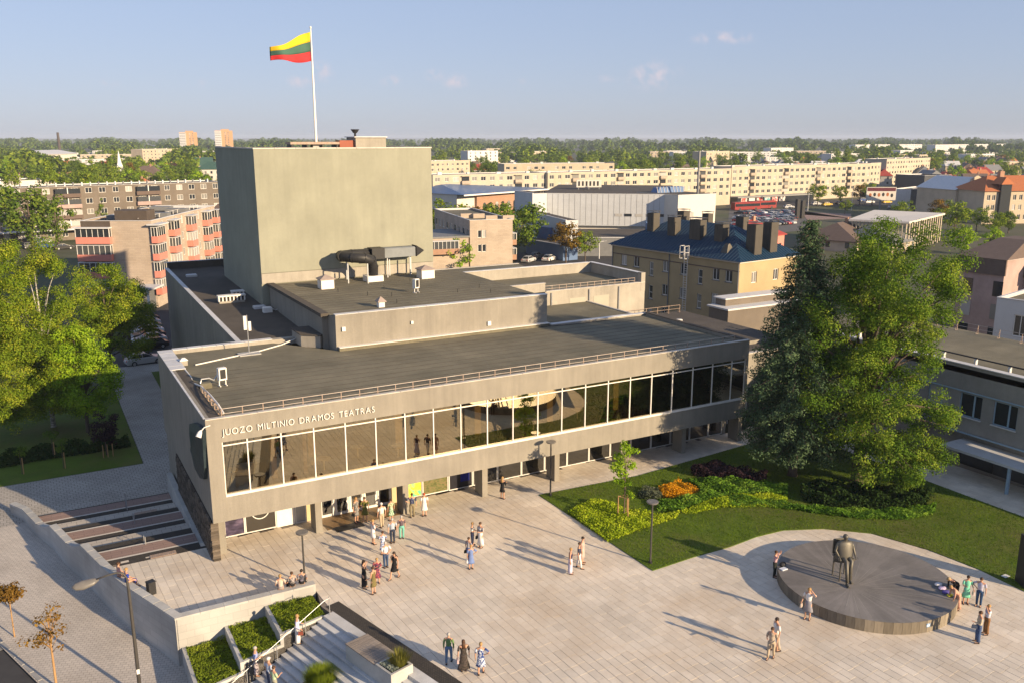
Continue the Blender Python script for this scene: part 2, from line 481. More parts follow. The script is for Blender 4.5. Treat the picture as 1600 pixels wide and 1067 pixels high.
def panemat(name):
    # most panes dark, some pale: curtains, and sky reflection put into the colour
    m = mat(name, (0.035, 0.04, 0.048), (0.06, 0.065, 0.07), 0.12, 0.6, 2, 0.3, spec=0.8)
    N, L = m.node_tree.nodes, m.node_tree.links
    g = N.new('ShaderNodeNewGeometry'); oi = N.new('ShaderNodeObjectInfo'); ad = N.new('ShaderNodeMath'); fr = N.new('ShaderNodeMath'); fr.operation = 'FRACT'
    L.new(g.outputs['Random Per Island'], ad.inputs[0]); L.new(oi.outputs['Random'], ad.inputs[1]); L.new(ad.outputs[0], fr.inputs[0])
    r = N.new('ShaderNodeValToRGB'); r.color_ramp.interpolation = 'CONSTANT'; e = r.color_ramp.elements
    e[0].color = (.025, .03, .036, 1); e[1].position = .5; e[1].color = (.07, .075, .08, 1)
    for p, c in ((.7, (.22, .215, .2, 1)), (.86, (.42, .41, .39, 1))): k = e.new(p); k.color = c
    L.new(fr.outputs[0], r.inputs[0]); L.new(r.outputs[0], N['Principled BSDF'].inputs['Base Color'])
    return m
M['pane'] = panemat('window_pane')
M['asphalt'] = mat('asphalt', (0.06, 0.06, 0.062), (0.045, 0.045, 0.048), 0.95, 1.2, 8, 0.5, bump=0.3, bscale=40, stain=0.2)
M['lawn'] = mat('lawn_grass', (0.095, 0.15, 0.010), (0.07, 0.115, 0.009), 0.95, 0.8, 9, 0.5, bump=0.6, bscale=30, speck=0.3, stain=0.2, stain_col=(0.13, 0.115, 0.035))
M['lawn2'] = mat('dry_lawn', (0.075, 0.10, 0.03), (0.10, 0.085, 0.045), 0.95, 0.35, 9, 0.4, bump=0.6, bscale=30, speck=0.3)
M['soil'] = mat('bark_soil', (0.06, 0.042, 0.03), (0.035, 0.026, 0.02), 0.95, 5, bump=0.5)
M['bark'] = mat('bark', (0.13, 0.10, 0.075), (0.07, 0.055, 0.045), 0.95, 3, 6, 0.5, (2, 2, 0.4), 0.5, 12)
M['birch'] = mat('birch_bark', (0.5, 0.48, 0.44), (0.12, 0.11, 0.1), 0.9, 2.2, 5, 0.25, (1, 1, 3))
M['wood'] = mat('stake_wood', (0.40, 0.24, 0.11), (0.30, 0.18, 0.08), 0.8, 3, 4, 0.5, (2, 2, 0.5))
M['bronze'] = mat('dark_bronze', (0.15, 0.135, 0.105), (0.085, 0.085, 0.078), 0.55, 2.2, 5, 0.5, metal=0.45, spec=0.5, bump=0.15, bscale=14)
# ================================================================== ground, pavements, plaza
def zg(y):
    """height of the lower street level: it falls gently towards the camera"""
    ys = [-400, -20, -6, 16, 30000]; zs = [-2.75, -2.7, -2.38, -1.85, -1.85]
    return float(np.interp(y, ys, zs))
XB = [-30000, -300, -60, -11, 14, 60, 120, 300, 1000, 30000]
YB = [-4000, -60, -20, -6, 16, 60, 120, 300, 1000, 30000]
g = MB()
gv = [(x, y, zg(y)) for y in YB for x in XB]
nx = len(XB)
g.add(gv, [(j * nx + i, j * nx + i + 1, (j + 1) * nx + i + 1, (j + 1) * nx + i) for j in range(len(YB) - 1) for i in range(nx - 1)])
M['ground'] = mat('city_ground', (0.062, 0.078, 0.03), (0.10, 0.092, 0.066), 0.95, 0.02, 10, 0.3, speck=0.2)
kind(g.build('ground', M['ground']), 'structure')

def sheet(name, poly, dz, m, k='structure', seg=None):
    """a flat sheet lying on the lower street level, subdivided where the level bends"""
    bm = bmesh.new()
    bm.faces.new([bm.verts.new((p[0], p[1], 0)) for p in poly])
    for yb in (-20, -6, 16):
        bmesh.ops.bisect_plane(bm, geom=bm.verts[:] + bm.edges[:] + bm.faces[:], plane_co=(0, yb, 0), plane_no=(0, 1, 0))
    for v in bm.verts: v.co.z = zg(v.co.y) + dz
    bmesh.ops.recalc_face_normals(bm, faces=bm.faces[:])
    me = bpy.data.meshes.new(name); bm.to_mesh(me); bm.free(); me.materials.append(m)
    if me.polygons and me.polygons[0].normal.z < 0: me.flip_normals()
    o = obj(name, me)
    return kind(o, k)

M['pave_small'] = brickmat('small_paving', (0.53, 0.48, 0.42), (0.46, 0.42, 0.37), (0.27, 0.24, 0.215), 0.30, 0.20, 0.012, rot=0.33, stain=0.3)
M['pave_walk'] = brickmat('walkway_paving', (0.42, 0.39, 0.35), (0.37, 0.345, 0.31), (0.19, 0.18, 0.165), 0.40, 0.40, 0.02, stain=0.35)
M['pave_pink'] = brickmat('pink_granite', (0.30, 0.21, 0.18), (0.26, 0.185, 0.16), (0.14, 0.1, 0.09), 1.2, 0.33, 0.01, stain=0.2)
M['pave_dark'] = brickmat('dark_granite_setts', (0.075, 0.065, 0.056), (0.055, 0.05, 0.045), (0.03, 0.028, 0.026), 0.12, 0.12, 0.012, stain=0.2)
M['pave_white'] = brickmat('pale_stone', (0.46, 0.42, 0.37), (0.42, 0.385, 0.34), (0.2, 0.18, 0.16), 0.6, 0.6, 0.012, stain=0.25)
M['kerb'] = mat('kerb_stone', (0.34, 0.33, 0.31), (0.27, 0.265, 0.25), 0.85, 2, bump=0.2)

sheet('pavement', [(-3.95, -20), (4, -30), (4, 2.5), (-5, 18), (-24, 30), (-21.3, 27)], 0.112, M['pave_small'])
sheet('walkway', [(-12.0, 16.5), (1, 16.5), (1, 19.0), (6.1, 19.4), (6.1, 60.0), (-1.15, 60), (-1.25, 24.9), (-30, 24.9), (-30, 22)], 0.120, M['pave_walk'])
sheet('park_lawn', [(-1.3, 24.95), (-1.2, 52), (-14, 56), (-60, 70), (-70, 24.9)], 0.13, M['lawn'])
sheet('side_lawn', [(3.3, 56), (3.2, 44), (6.0, 40), (6.0, 56)], 0.14, M['lawn'])
sheet('car_park', [(-4, 60), (12, 60), (14, 110), (-2, 112), (-30, 108), (-30, 66)], 0.016, M['asphalt'])
sheet('road', [(-12.2, 2.5), (-9.2, -5.6), (-6, -14), (-30, -20), (-40, 20)], 0.006, M['asphalt'])

# kerb along the road, one stone after the other
kerb_root = thing('kerb', 'grey stone kerb between the road and the brick pavement at the lower left', 'kerb', (0, 0, 0))
kd = Vector((-9.2 + 12.2, -5.6 - 2.5, 0)); kl = kd.length; kd.normalize()
kme = MB(); kme.bbox(0, 0, -0.3, 0.97, 0.22, 0.10, 0.015); kmesh = kme.mesh('kerb_stone', M['kerb'])
for i in range(int(kl) + 8):
    p = Vector((-12.2, 2.5, 0)) + kd * (i - 3)
    obj('kerb_stone', kmesh, kerb_root, (p.x, p.y, zg(p.y) + .02), math.atan2(kd.y, kd.x))

# ------------------------------------------------------------------ the plaza with its slabs
PLAZA = [(-3.0, -5.9), (4.3, -5.9), (4.0, -7.7), (13.2, -43), (60, -46), (53.4, -30), (53.4, 3.28), (0.1, 3.28), (-5.45, 2.9), (-5.35, 0.0)]
pl = MB().prism(PLAZA, -2.9, -0.022)
plaza = kind(pl.build('plaza', M['joint']), 'structure')
LAWN = [(22.1, -0.45), (22.2, -13.3), (25.5, -13.15), (28.34, -13.2), (30.8, -12.95), (33.0, -13.1), (35.41, -14.2), (37.6, -16.2), (38.75, -19.5), (39.1, -22.5), (38.9, -25.4),
        (43, -27), (48.6, -28), (48.55, -14.4), (48.5, -3), (47, 0.6), (44.2, 0.35), (30.4, -0.95)]
def inside(poly, x, y):
    c = False; n = len(poly); j = n - 1
    for i in range(n):
        xi, yi = poly[i][0], poly[i][1]; xj, yj = poly[j][0], poly[j][1]
        if (yi > y) != (yj > y) and x < (xj - xi) * (y - yi) / (yj - yi) + xi: c = not c
        j = i
    return c
SLAB_W, SLAB_L, GAP = 0.46, 0.76, 0.015
ca, sa = math.cos(R_(3.0)), math.sin(R_(3.0))
def edge_dist(poly, x, y):
    best = 1e9
    for i in range(len(poly)):
        a, b = Vector(poly[i]), Vector(poly[(i + 1) % len(poly)]); p = Vector((x, y)); d = b - a
        t = max(0, min(1, (p - a).dot(d) / d.length_squared)); best = min(best, (a + d * t - p).length)
    return best
cands = []
for i in range(-40, 170):
    for j in range(-90, 26):
        u = i * SLAB_W; v = j * SLAB_L + (0.5 * SLAB_L if i % 2 else 0.0) + 0.21 * ((i * 7) % 5)
        x = u * ca - v * sa; y = u * sa + v * ca
        if not inside(PLAZA, x, y): continue
        if x < 4.4 and y < 2.4 and edge_dist(PLAZA, x, y) < (0.3 if y < -5 else 0.22): continue
        if inside(LAWN, x, y) and edge_dist(LAWN, x, y) > 0.55: continue
        if math.hypot(x - 31.3, y + 20.7) < 4.2: continue
        if y < -37: continue
        d = np.array([x, y, 0]) - _C; zc = d @ _F
        px = 800 + FPX * (d @ _R) / zc; py = 533.5 - FPX * (d @ _U) / zc
        inview = -40 < px < 1640 and py < 1090
        cands.append((0 if inview else 1, zc, x, y))
cands.sort()
hw, hl = (SLAB_W - GAP) / 2, (SLAB_L - GAP) / 2
one = MB().bbox(-hw, -hl, -0.03, hw, hl, 0.0, 0.008)
slab_me = one.mesh('paving_slab', M['tile'])
rest = MB()
rot = R_(3.0)
for k, (_, zc, x, y) in enumerate(cands):
    dz = random.uniform(-0.003, 0.003)
    if k < 300:
        obj('paving_slab', slab_me, plaza, (x, y, dz), rot)
    else:
        b = len(rest.v)
        rest.box(-hw, -hl, -0.03, hw, hl, 0.0)
        rest.xform(Matrix.Translation((x, y, dz)) @ Matrix.Rotation(rot, 4, 'Z'), b)
kind(rest.build('paving_slab', M['tile'], plaza), 'stuff')

# floor mat by the doors, drain covers
mat_t = MB().box(0, 0, 0, 1.9, 0.8, 0.02)
m_o = mat_t.build('doormat', M['black']); p = P(547, 824, 0); m_o.location = (p.x - 0.95, p.y - 0.3, 0.004); m_o.rotation_euler = (0, 0, R_(3))
tag(m_o, 'dark rectangular doormat on the paving in front of the theatre doors', 'doormat')

# ------------------------------------------------------------------ retaining wall round the terrace
wall_pts = [(-10.95, 18.8), (-10.14, 17.0), (-9.34, 13.75), (-8.55, 11.5), (-7.72, 8.0), (-6.97, 5.75), (-6.03, 1.91), (-5.18, -0.9), (-3.24, -6.04)]
wall_top = [-0.95, -0.85, -0.80, -0.22, -0.15, 0.48, 0.5, 0.5, 0.5]
rw = thing('retaining_wall', 'long curved grey concrete retaining wall stepping down along the brick pavement', 'wall')
th = 0.42
def offs(pts, d):
    res = []
    for i, p in enumerate(pts):
        a = Vector(pts[max(i - 1, 0)]); b = Vector(pts[min(i + 1, len(pts) - 1)])
        t = (b - a).normalized(); res.append((p[0] - t.y * d, p[1] + t.x * d))
    return res
inn = offs(wall_pts, th)
body = MB()
for i in range(len(wall_pts) - 1):
    a, b, c, d = wall_pts[i], wall_pts[i + 1], inn[i + 1], inn[i]
    if i in (2, 4): continue
    body.hexa([(a[0], a[1], -3.0), (b[0], b[1], -3.0), (c[0], c[1], -3.0), (d[0], d[1], -3.0)],
              [(a[0], a[1], wall_top[i] - 0.12), (b[0], b[1], wall_top[i + 1] - 0.12), (c[0], c[1], wall_top[i + 1] - 0.12), (d[0], d[1], wall_top[i] - 0.12)])
for i in (2, 4):
    n = 6
    for k in range(n):
        t0, t1 = k / n, (k + 1) / n
        e = lambda t: t ** 2.2
        L2 = lambda q, r, t: (q[0] + (r[0] - q[0]) * t, q[1] + (r[1] - q[1]) * t)
        a, b, c, d = L2(wall_pts[i], wall_pts[i + 1], t0), L2(wall_pts[i], wall_pts[i + 1], t1), L2(inn[i], inn[i + 1], t1), L2(inn[i], inn[i + 1], t0)
        za = wall_top[i] + (wall_top[i + 1] - wall_top[i]) * e(t0); zb = wall_top[i] + (wall_top[i + 1] - wall_top[i]) * e(t1)
        body.hexa([(q[0], q[1], -3.0) for q in (a, b, c, d)], [(a[0], a[1], za - .01), (b[0], b[1], zb - .01), (c[0], c[1], zb - .01), (d[0], d[1], za - .01)])
M['wallblock'] = brickmat('faced_concrete_blocks', (0.46, 0.455, 0.435), (0.41, 0.405, 0.39), (0.36, 0.355, 0.34), 0.8, 0.4, 0.012, plane='wall', stain=0.5, bump=0.2)
body.build('wall_body', M['wallblock'], rw)
def coping_run(parent, a, b, c, d, za, zb, n, m):
    for k in range(n):
        t0 = k / n + 0.006; t1 = (k + 1) / n - 0.006
        q = [Vector(a).lerp(Vector(b), t0), Vector(a).lerp(Vector(b), t1), Vector(d).lerp(Vector(c), t1), Vector(d).lerp(Vector(c), t0)]
        z = [za + (zb - za) * t0, za + (zb - za) * t1, za + (zb - za) * t1, za + (zb - za) * t0]
        mb = MB(); mb.hexa([(v.x, v.y, zz - 0.122) for v, zz in zip(q, z)], [(v.x, v.y, zz) for v, zz in zip(q, z)])
        mb.build('coping_slab', m, parent)
wo_, wi_ = offs(wall_pts, -0.02), offs(wall_pts, th + 0.02)
for i in range(len(wall_pts) - 1):
    if i in (2, 4): continue
    ln = (Vector(wall_pts[i + 1]) - Vector(wall_pts[i])).length
    coping_run(rw, wo_[i], wo_[i + 1], wi_[i + 1], wi_[i], wall_top[i], wall_top[i + 1], max(1, round(ln / 1.2)), M['concrete'])
# front wall of the terrace
fw = thing('parapet_wall', 'sunlit low concrete wall with flat coping between terrace and planted steps', 'wall')
MB().box(-3.16, -6.06, -3.0, 4.2, -5.64, 0.37).build('wall_body', M['wallblock'], fw)
MB().prism([(-3.26, -6.07), (-2.5, -6.07), (-2.5, -5.63), (-3.12, -5.63)], 0.383, 0.489).build('coping_slab', M['concrete'], fw)
for k in range(6):
    MB().box(-3.20 + k * 1.235, -6.08, 0.382, -3.20 + (k + 1) * 1.235 - 0.012, -5.62, 0.496).build('coping_slab', M['concrete'], fw)

# ------------------------------------------------------------------ striped steps beside the theatre
ts = thing('terrace_steps', 'wide shallow steps striped in pink, white and dark stone beside the theatre', 'steps')
bands = [('dark', .7, 0), ('white', .18, 0), ('pink', 1.17, 0), ('white', .17, 0), ('dark', 1.41, 1), ('pave', 1.49, 2), ('dark', 1.26, 3), ('white', .17, 3), ('pink', 1.24, 3), ('white', .17, 3), ('dark', 1.34, 4), ('pave', 1.57, 5), ('dark', 1.26, 6), ('white', .17, 6), ('pink', 1.17, 6), ('dark', .15, 6)]
tot = sum(b[1] for b in bands)
yy = 2.9; z = 0.0
bm_ = {'dark': M['pave_dark'], 'white': mat('white_stone_edge', (0.6, 0.56, 0.5), (0.5, 0.47, 0.42), 0.8, 2), 'pink': M['pave_pink'], 'pave': M['pave_white']}
nstep = len(bands)
for i, (bn, bl, lv) in enumerate(bands):
    bl = bl * 14.0 / tot
    z = -0.257 * lv
    xl = np.interp(yy + bl / 2, [-0.9, 1.91, 5.75, 8.0, 11.5, 13.75, 17.0], [-4.7, -5.55, -6.5, -7.3, -8.15, -8.92, -9.7])
    MB().box(xl + 0.02, yy, -2.4, -0.42, yy + bl + (0.0 if i < nstep - 1 else 0), z).build('step', bm_[bn], ts)
    yy += bl
# plaza strip west of the theatre front corner, at the head of the steps
MB().box(-5.2, 2.6, -2.4, -0.02, 2.895, 0.004).build('landing_edge', M['pave_dark'], ts)
# cheek wall along the theatre side
ck = MB().prism([(-0.40, 2.9), (-0.02, 2.9), (-0.02, 17.2), (-0.40, 17.2)], -2.4, lambda p: -0.02 if p[1] < 5 else -0.1)
ck.build('cheek_wall', M['concrete'], ts)
for (px, py, dy) in ((228.5, 858, 1.0), (211, 820, 1.0), (198, 788, 1.0)):
    b = P(px, py, -0.9 if py < 830 else -0.35)
    hr = MB()
    hr.tube([(b.x, b.y, b.z - 0.4), (b.x, b.y, b.z + 0.85), (b.x, b.y + 0.9, b.z + 0.62), (b.x, b.y + 0.9, b.z - 0.6)], 0.026, 8)
    hr.tube([(b.x, b.y, b.z + 0.45), (b.x, b.y + 0.9, b.z + 0.22)], 0.02, 6)
    hr.build('handrail', M['steel'], ts)
for q, (px, py) in enumerate(((255, 866), (228, 800))):
    b = P(px, py, 0.0 if q == 0 else -1.2)
    gr = MB().box(-0.75, -0.25, 0, 0.75, 0.25, 0.02)
    for k in range(12): gr.box(-0.72 + k * 0.12, -0.22, 0.02, -0.66 + k * 0.12, 0.22, 0.032)
    o = gr.build('drain_grate', M['rust']); o.location = (b.x, b.y, b.z + 0.012)
    tag(o, ('rusty drain grate lying at the foot of the paving before the striped steps', 'rusty drain grate set in a white band of the striped steps')[q], 'grate')

# litter bin by the retaining wall
b = P(237, 927, 0)
bn = thing('litter_bin', 'small dark litter bin standing inside the terrace wall', 'bin', (b.x, b.y, 0), R_(20))
MB().bbox(-0.2, -0.18, 0, 0.2, 0.18, 0.72, 0.03).build('bin_body', M['black'], bn)
MB().box(-0.22, -0.2, 0.722, 0.22, 0.2, 0.77).build('bin_lid', M['black'], bn)

# ------------------------------------------------------------------ staircase from the plaza down to the street
st = thing('stone_staircase', 'broad grey granite staircase from the plaza down to the street', 'staircase')
S0 = Vector((3.80, -8.72, 0)); de = Vector((0.262, -0.965, 0)); dd = Vector((-0.965, -0.262, 0))
Ls = 34.0
M['granite'] = mat('grey_granite', (0.56, 0.56, 0.55), (0.44, 0.44, 0.435), 0.8, 1.2, 8, 0.6, bump=0.15, bscale=25, speck=0.15, stain=0.35, island=0.12, pos=True)
for i in range(15):
    z1 = -0.16 * (i + 1)
    a = S0 + dd * (0.0 + 0.37 * i); b = a + dd * 0.37
    # each step shortens at the cheek wall, runs on past the frame
    q = [a + dd * .03, b, b + de * Ls, a + dd * .03 + de * Ls]
    mb = MB(); mb.hexa([(v.x, v.y, z1 - 0.9) for v in q], [(v.x, v.y, z1 - .055) for v in q])
    so_ = mb.build('step', M['granite'], st)
    u = 0.0; k = 0
    while u < 12:      # tread stones with open joints, nosing a little proud of the riser below
        l_ = 1.9 + .5 * ((i * 5 + k * 3) % 4) / 3
        q = [a + de * (u + .008), b + dd * .025 + de * (u + .008), b + dd * .025 + de * (u + l_ - .008), a + de * (u + l_ - .008)]
        mb = MB(); mb.hexa([(v.x, v.y, z1 - .053) for v in q], [(v.x, v.y, z1) for v in q]); mb.build('tread_stone', M['granite'], so_); u += l_; k += 1
q = [S0 + dd * 0.0, S0 - dd * 0.62, S0 - dd * 0.62 + de * Ls, S0 + de * Ls]
mb = MB(); mb.hexa([(v.x, v.y, -0.6) for v in q], [(v.x, v.y, 0.004) for v in q]); mb.build('top_step', M['granite'], st)
q = [S0 - dd * 0.62 - de * 0.7, S0 - dd * 1.42 - de * 0.7, S0 - dd * 1.42 + de * Ls, S0 - dd * 0.62 + de * Ls]
mb = MB(); mb.hexa([(v.x, v.y, -0.4) for v in q], [(v.x, v.y, 0.008) for v in q])
kind(mb.build('setts_strip', M['pave_dark']), 'structure')

# planters between the parapet wall and the staircase: three terraces
pb = thing('planter_terraces', 'three stepped concrete planter boxes full of green creeping juniper', 'planter')
def bedx(t): return S0 - de * 0.05 + dd * t
levels = [(-0.05, 2.35, -0.12, 0), (2.35, 4.6, -0.72, 1), (4.6, 6.9, -1.30, 2)]
def plant_fol(name, n, fn, size, m, parent=None, asp=0.5, up=0.4):
    c = np.array([fn() for _ in range(n)])
    nr = rng.normal(size=(n, 3)); nr[:, 2] = np.abs(nr[:, 2]) + up
    return leaf_mesh(name, c, nr, size * rng.uniform(0.6, 1.3, n), asp, m, parent)
def leaf_mesh(name, c, nr, size, asp, m, parent=None):
    N = len(c)
    nr = nr / (np.linalg.norm(nr, axis=1, keepdims=True) + 1e-9)
    a = rng.normal(size=(N, 3))
    u = np.cross(nr, a); u /= (np.linalg.norm(u, axis=1, keepdims=True) + 1e-9)
    v = np.cross(nr, u)
    su = u * (size * asp)[:, None] if hasattr(asp, '__len__') else u * (size * asp)[:, None]
    sv = v * size[:, None]
    V = np.stack([c - su, c - sv, c + su, c + sv], axis=1).reshape(-1, 3).astype(np.float32)
    me = bpy.data.meshes.new(name)
    me.vertices.add(4 * N); me.vertices.foreach_set('co', V.ravel())
    me.loops.add(4 * N); me.loops.foreach_set('vertex_index', np.arange(4 * N, dtype=np.int32))
    me.polygons.add(N); me.polygons.foreach_set('loop_start', np.arange(0, 4 * N, 4, dtype=np.int32))
    me.polygons.foreach_set('loop_total', np.full(N, 4, dtype=np.int32))
    me.materials.append(m)
    me.update(calc_edges=True)
    return link(bpy.data.objects.new(name, me), parent)
M['juniper'] = leafmat('juniper_leaf', (0.085, 0.13, 0.012), (0.17, 0.23, 0.02), (0.30, 0.35, 0.04), 0.2)
for (t0, t1, zt, k) in levels:
    a0, a1 = bedx(t0), bedx(t1)
    front = [(a0.x, a0.y), (a1.x, a1.y)]
    yw = -6.08
    poly = [(a0.x, a0.y), (a0.x + (0.25 if k == 0 else 0), yw - 0.0), (a1.x, yw), (a1.x, a1.y)]
    MB().prism(poly, -3.0, zt - 0.1).build('soil', M['soil'], pb)
    # rim walls: along the stairs, and the lower end
    t = (a1 - a0).normalized(); nrm = Vector((-t.y, t.x, 0))
    w = 0.16
    n_ = Vector((t.y, -t.x, 0))
    q = [a0, a1, a1 + n_ * w, a0 + n_ * w]
    mb = MB(); mb.hexa([(v.x, v.y, -3.0) for v in q], [(v.x, v.y, zt + 0.06) for v in q]); mb.build('rim_wall', M['concrete'], pb)
    mb = MB(); mb.box(a1.x - 0.18, a1.y - 0.0, -3.0, a1.x, yw - 0.002, zt + 0.05); mb.build('rim_wall', M['concrete'], pb)
    cx0, cx1 = a1.x + 0.0, a0.x + 0.1
    def bedpoint(cx0=cx0, cx1=cx1, zt=zt, a0=a0, a1=a1):
        x = random.uniform(cx0, cx1); f = (x - a1.x) / (a0.x - a1.x + 1e-6)
        yf = a1.y + (a0.y - a1.y) * min(1, max(0, f))
        y = random.uniform(yf + 0.12, yw - 0.05)
        h = 0.10 + 0.16 * abs(math.sin(x * 3.1 + y * 2.3)) * abs(math.cos(y * 3.7 - x))
        return (x, y, zt - 0.08 + random.random() * h + 0.02)
    o = plant_fol('juniper', 9000, bedpoint, 0.055, M['juniper'], None, 0.35, 0.3)
    kind(o, 'stuff')
# handrail on the staircase
hr = thing('stair_handrail', 'slanting steel handrail running down the left side of the staircase', 'handrail')
def rail_pt(t, h): 
    b = bedx(t) - Vector((dd.y, -dd.x, 0)) * 0.0 - de * -0.22
    return Vector((b.x, b.y, -0.43 * t * 1.0 + h))
mb = MB(); mb.tube([rail_pt(-0.35, 0.98) + Vector((0, 0, -0.15)), rail_pt(0, 0.95), rail_pt(6.4, 0.95)], 0.018, 8); mb.build('rail', M['steel'], hr)
for t in (-0.3, 1.2, 2.9, 4.6, 6.2):
    MB().tube([rail_pt(t, -0.25), rail_pt(t, 0.95)], 0.022, 6).build('post', M['steel'], hr)
hr2 = thing('wall_handrail', 'short bent grey handrail standing against the sunlit parapet wall', 'handrail')
b0, b1 = PY(480, 934, -6.3), PY(466, 942, -6.3)
MB().tube([(b0.x, -6.3, -0.3), (b0.x, -6.3, b0.z), (b1.x, -6.3, b1.z), (b1.x - 1.5, -6.3, b1.z - 0.55)], 0.028, 8).build('rail', M['steel'], hr2)

# timber topped benches with planters on the staircase
def bench_block(name, label, base, L_, W_, z0, ztop, pot):
    t = thing(name, label, 'bench', (base.x, base.y, 0), math.atan2(de.y, de.x))
    # local x along the stair edge, local y uphill (towards the plaza)
    MB().box(0, 0, z0, L_, W_, ztop - 0.06).build('base', M['concrete'], t)
    n = 15; w = (L_ - pot) / n
    for k in range(n):
        MB().bbox(k * w + 0.008, -0.02, ztop - 0.058, (k + 1) * w - 0.008, W_ + 0.02, ztop, 0.006).build('plank', M['plank'], t)
    x0 = L_ - pot
    for (xa, ya, xb, yb) in ((x0 + 0.01, 0, L_, 0.12), (x0 + 0.01, W_ - 0.12, L_, W_), (x0 + 0.01, 0.122, x0 + 0.12, W_ - 0.122), (L_ - 0.12, 0.122, L_, W_ - 0.122)):
        MB().box(xa, ya, ztop - 0.059, xb, yb, ztop + 0.03).build('planter_rim', M['concrete'], t)
    MB().box(x0 + 0.12, 0.12, ztop - 0.059, L_ - 0.12, W_ - 0.12, ztop - 0.02).build('soil', M['soil'], t)
    return t
M['plank'] = mat('weathered_plank', (0.30, 0.255, 0.215), (0.20, 0.17, 0.145), 0.85, 2.0, 6, 0.5, (6, 0.6, 1), 0.3, 10, island=0.16)
M['ornamental'] = leafmat('ornamental_grass', (0.06, 0.085, 0.015), (0.16, 0.17, 0.03), (0.30, 0.27, 0.07), 0.3)
M['silverleaf'] = leafmat('silver_leaf', (0.12, 0.16, 0.12), (0.22, 0.26, 0.21), (0.36, 0.40, 0.34), 0.2)
def grass_tuft(name, n, cx, cy, cz, rad, h, m, parent=None):
    mb_c = []; nr = []; 
    V = []; 
    for _ in range(n):
        a = random.uniform(0, 2 * PI); r = rad * math.sqrt(random.random()) * 0.7
        x0, y0 = cx + r * math.cos(a), cy + r * math.sin(a)
        l = h * random.uniform(0.5, 1.1); lean = random.uniform(0.1, 0.75)
        tip = (x0 + math.cos(a) * l * lean, y0 + math.sin(a) * l * lean, cz + l * math.sqrt(max(0.05, 1 - lean * lean)))
        w = 0.014; px, py = -math.sin(a) * w, math.cos(a) * w
        V += [(x0 - px, y0 - py, cz), (x0 + px, y0 + py, cz), tip]
    me = bpy.data.meshes.new(name); me.from_pydata(V, [], [(3 * i, 3 * i + 1, 3 * i + 2) for i in range(n)]); me.materials.append(m)
    return link(bpy.data.objects.new(name, me), parent)
bb = bench_block('planter_bench', 'timber topped concrete bench with a grass planter at the head of the stairs', Vector((3.78, -12.46, 0)) + dd * 0.0, 3.75, 1.28, -0.9, 0.42, 1.25)
gt = grass_tuft('ornamental_grass', 900, 3.25, 0.85, 0.4, 0.42, 0.75, M['ornamental']); gt.matrix_world = Matrix.Translation((3.78, -12.46, 0)) @ Matrix.Rotation(math.atan2(de.y, de.x), 4, 'Z'); kind(gt, 'stuff')
def sl(): return (random.uniform(2.65, 3.6), random.uniform(0.16, 0.62), 0.42 + random.random() * 0.12)
gs = plant_fol('silver_groundcover', 700, sl, 0.05, M['silverleaf'], None, 0.5, 0.6); gs.matrix_world = gt.matrix_world.copy(); kind(gs, 'stuff')
b2 = Vector((1.75, -12.45, 0)) + dd * 0.55
bb2 = bench_block('planter_bench', 'lower timber topped concrete bench part way down the stairs with a tall grass clump', b2 + de * 0.0, 3.75, 1.28, -2.4, -0.98, 0.4)
b3 = P(502, 1052, -0.7)
gt2 = grass_tuft('grass_clump', 6000, b3.x, b3.y, -1.25, 0.8, 0.85, M['juniper']); kind(gt2, 'stuff')

# ------------------------------------------------------------------ lawn, flower beds
lw = MB().prism(LAWN, -0.05, 0.045)
kind(lw.build('lawn', M['lawn']), 'structure')
def in_poly_pts(poly, n):
    xs = [p[0] for p in poly]; ys = [p[1] for p in poly]
    out = []
    while len(out) < n:
        x, y = random.uniform(min(xs), max(xs)), random.uniform(min(ys), max(ys))
        if inside(poly, x, y): out.append((x, y))
    return out
def blades(name, poly, n, h, w, m, z0):
    pts = np.array(in_poly_pts(poly, n)); N = len(pts)
    a = rng.uniform(0, 2 * PI, N); hh = h * rng.uniform(0.4, 1.2, N)
    dx, dy = np.cos(a) * w, np.sin(a) * w
    V = np.zeros((N, 3, 3), np.float32)
    V[:, 0] = np.stack([pts[:, 0] - dx, pts[:, 1] - dy, np.full(N, z0)], 1)
    V[:, 1] = np.stack([pts[:, 0] + dx, pts[:, 1] + dy, np.full(N, z0)], 1)
    V[:, 2] = np.stack([pts[:, 0] + rng.normal(0, .02, N), pts[:, 1] + rng.normal(0, .02, N), z0 + hh], 1)
    me = bpy.data.meshes.new(name)
    me.vertices.add(3 * N); me.vertices.foreach_set('co', V.ravel()); me.loops.add(3 * N); me.loops.foreach_set('vertex_index', np.arange(3 * N, dtype=np.int32))
    me.polygons.add(N); me.polygons.foreach_set('loop_start', np.arange(0, 3 * N, 3, dtype=np.int32)); me.polygons.foreach_set('loop_total', np.full(N, 3, dtype=np.int32))
    me.materials.append(m); me.update(calc_edges=True)
    return kind(link(bpy.data.objects.new(name, me)), 'stuff')
M['blade'] = leafmat('grass_blade', (0.055, 0.10, 0.007), (0.10, 0.165, 0.010), (0.17, 0.235, 0.022), 0.25)
blades('grass', LAWN, 70000, 0.085, 0.020, M['blade'], 0.04)
M['lime_leaf'] = leafmat('chartreuse_leaf', (0.12, 0.20, 0.012), (0.32, 0.42, 0.02), (0.55, 0.60, 0.05), 0.25)
M['mid_leaf'] = leafmat('ground_cover_leaf', (0.05, 0.11, 0.012), (0.12, 0.24, 0.025), (0.26, 0.38, 0.05), 0.25)
M['orange_flower'] = leafmat('orange_flower', (0.42, 0.16, 0.01), (0.62, 0.28, 0.012), (0.75, 0.42, 0.03), 0.2)
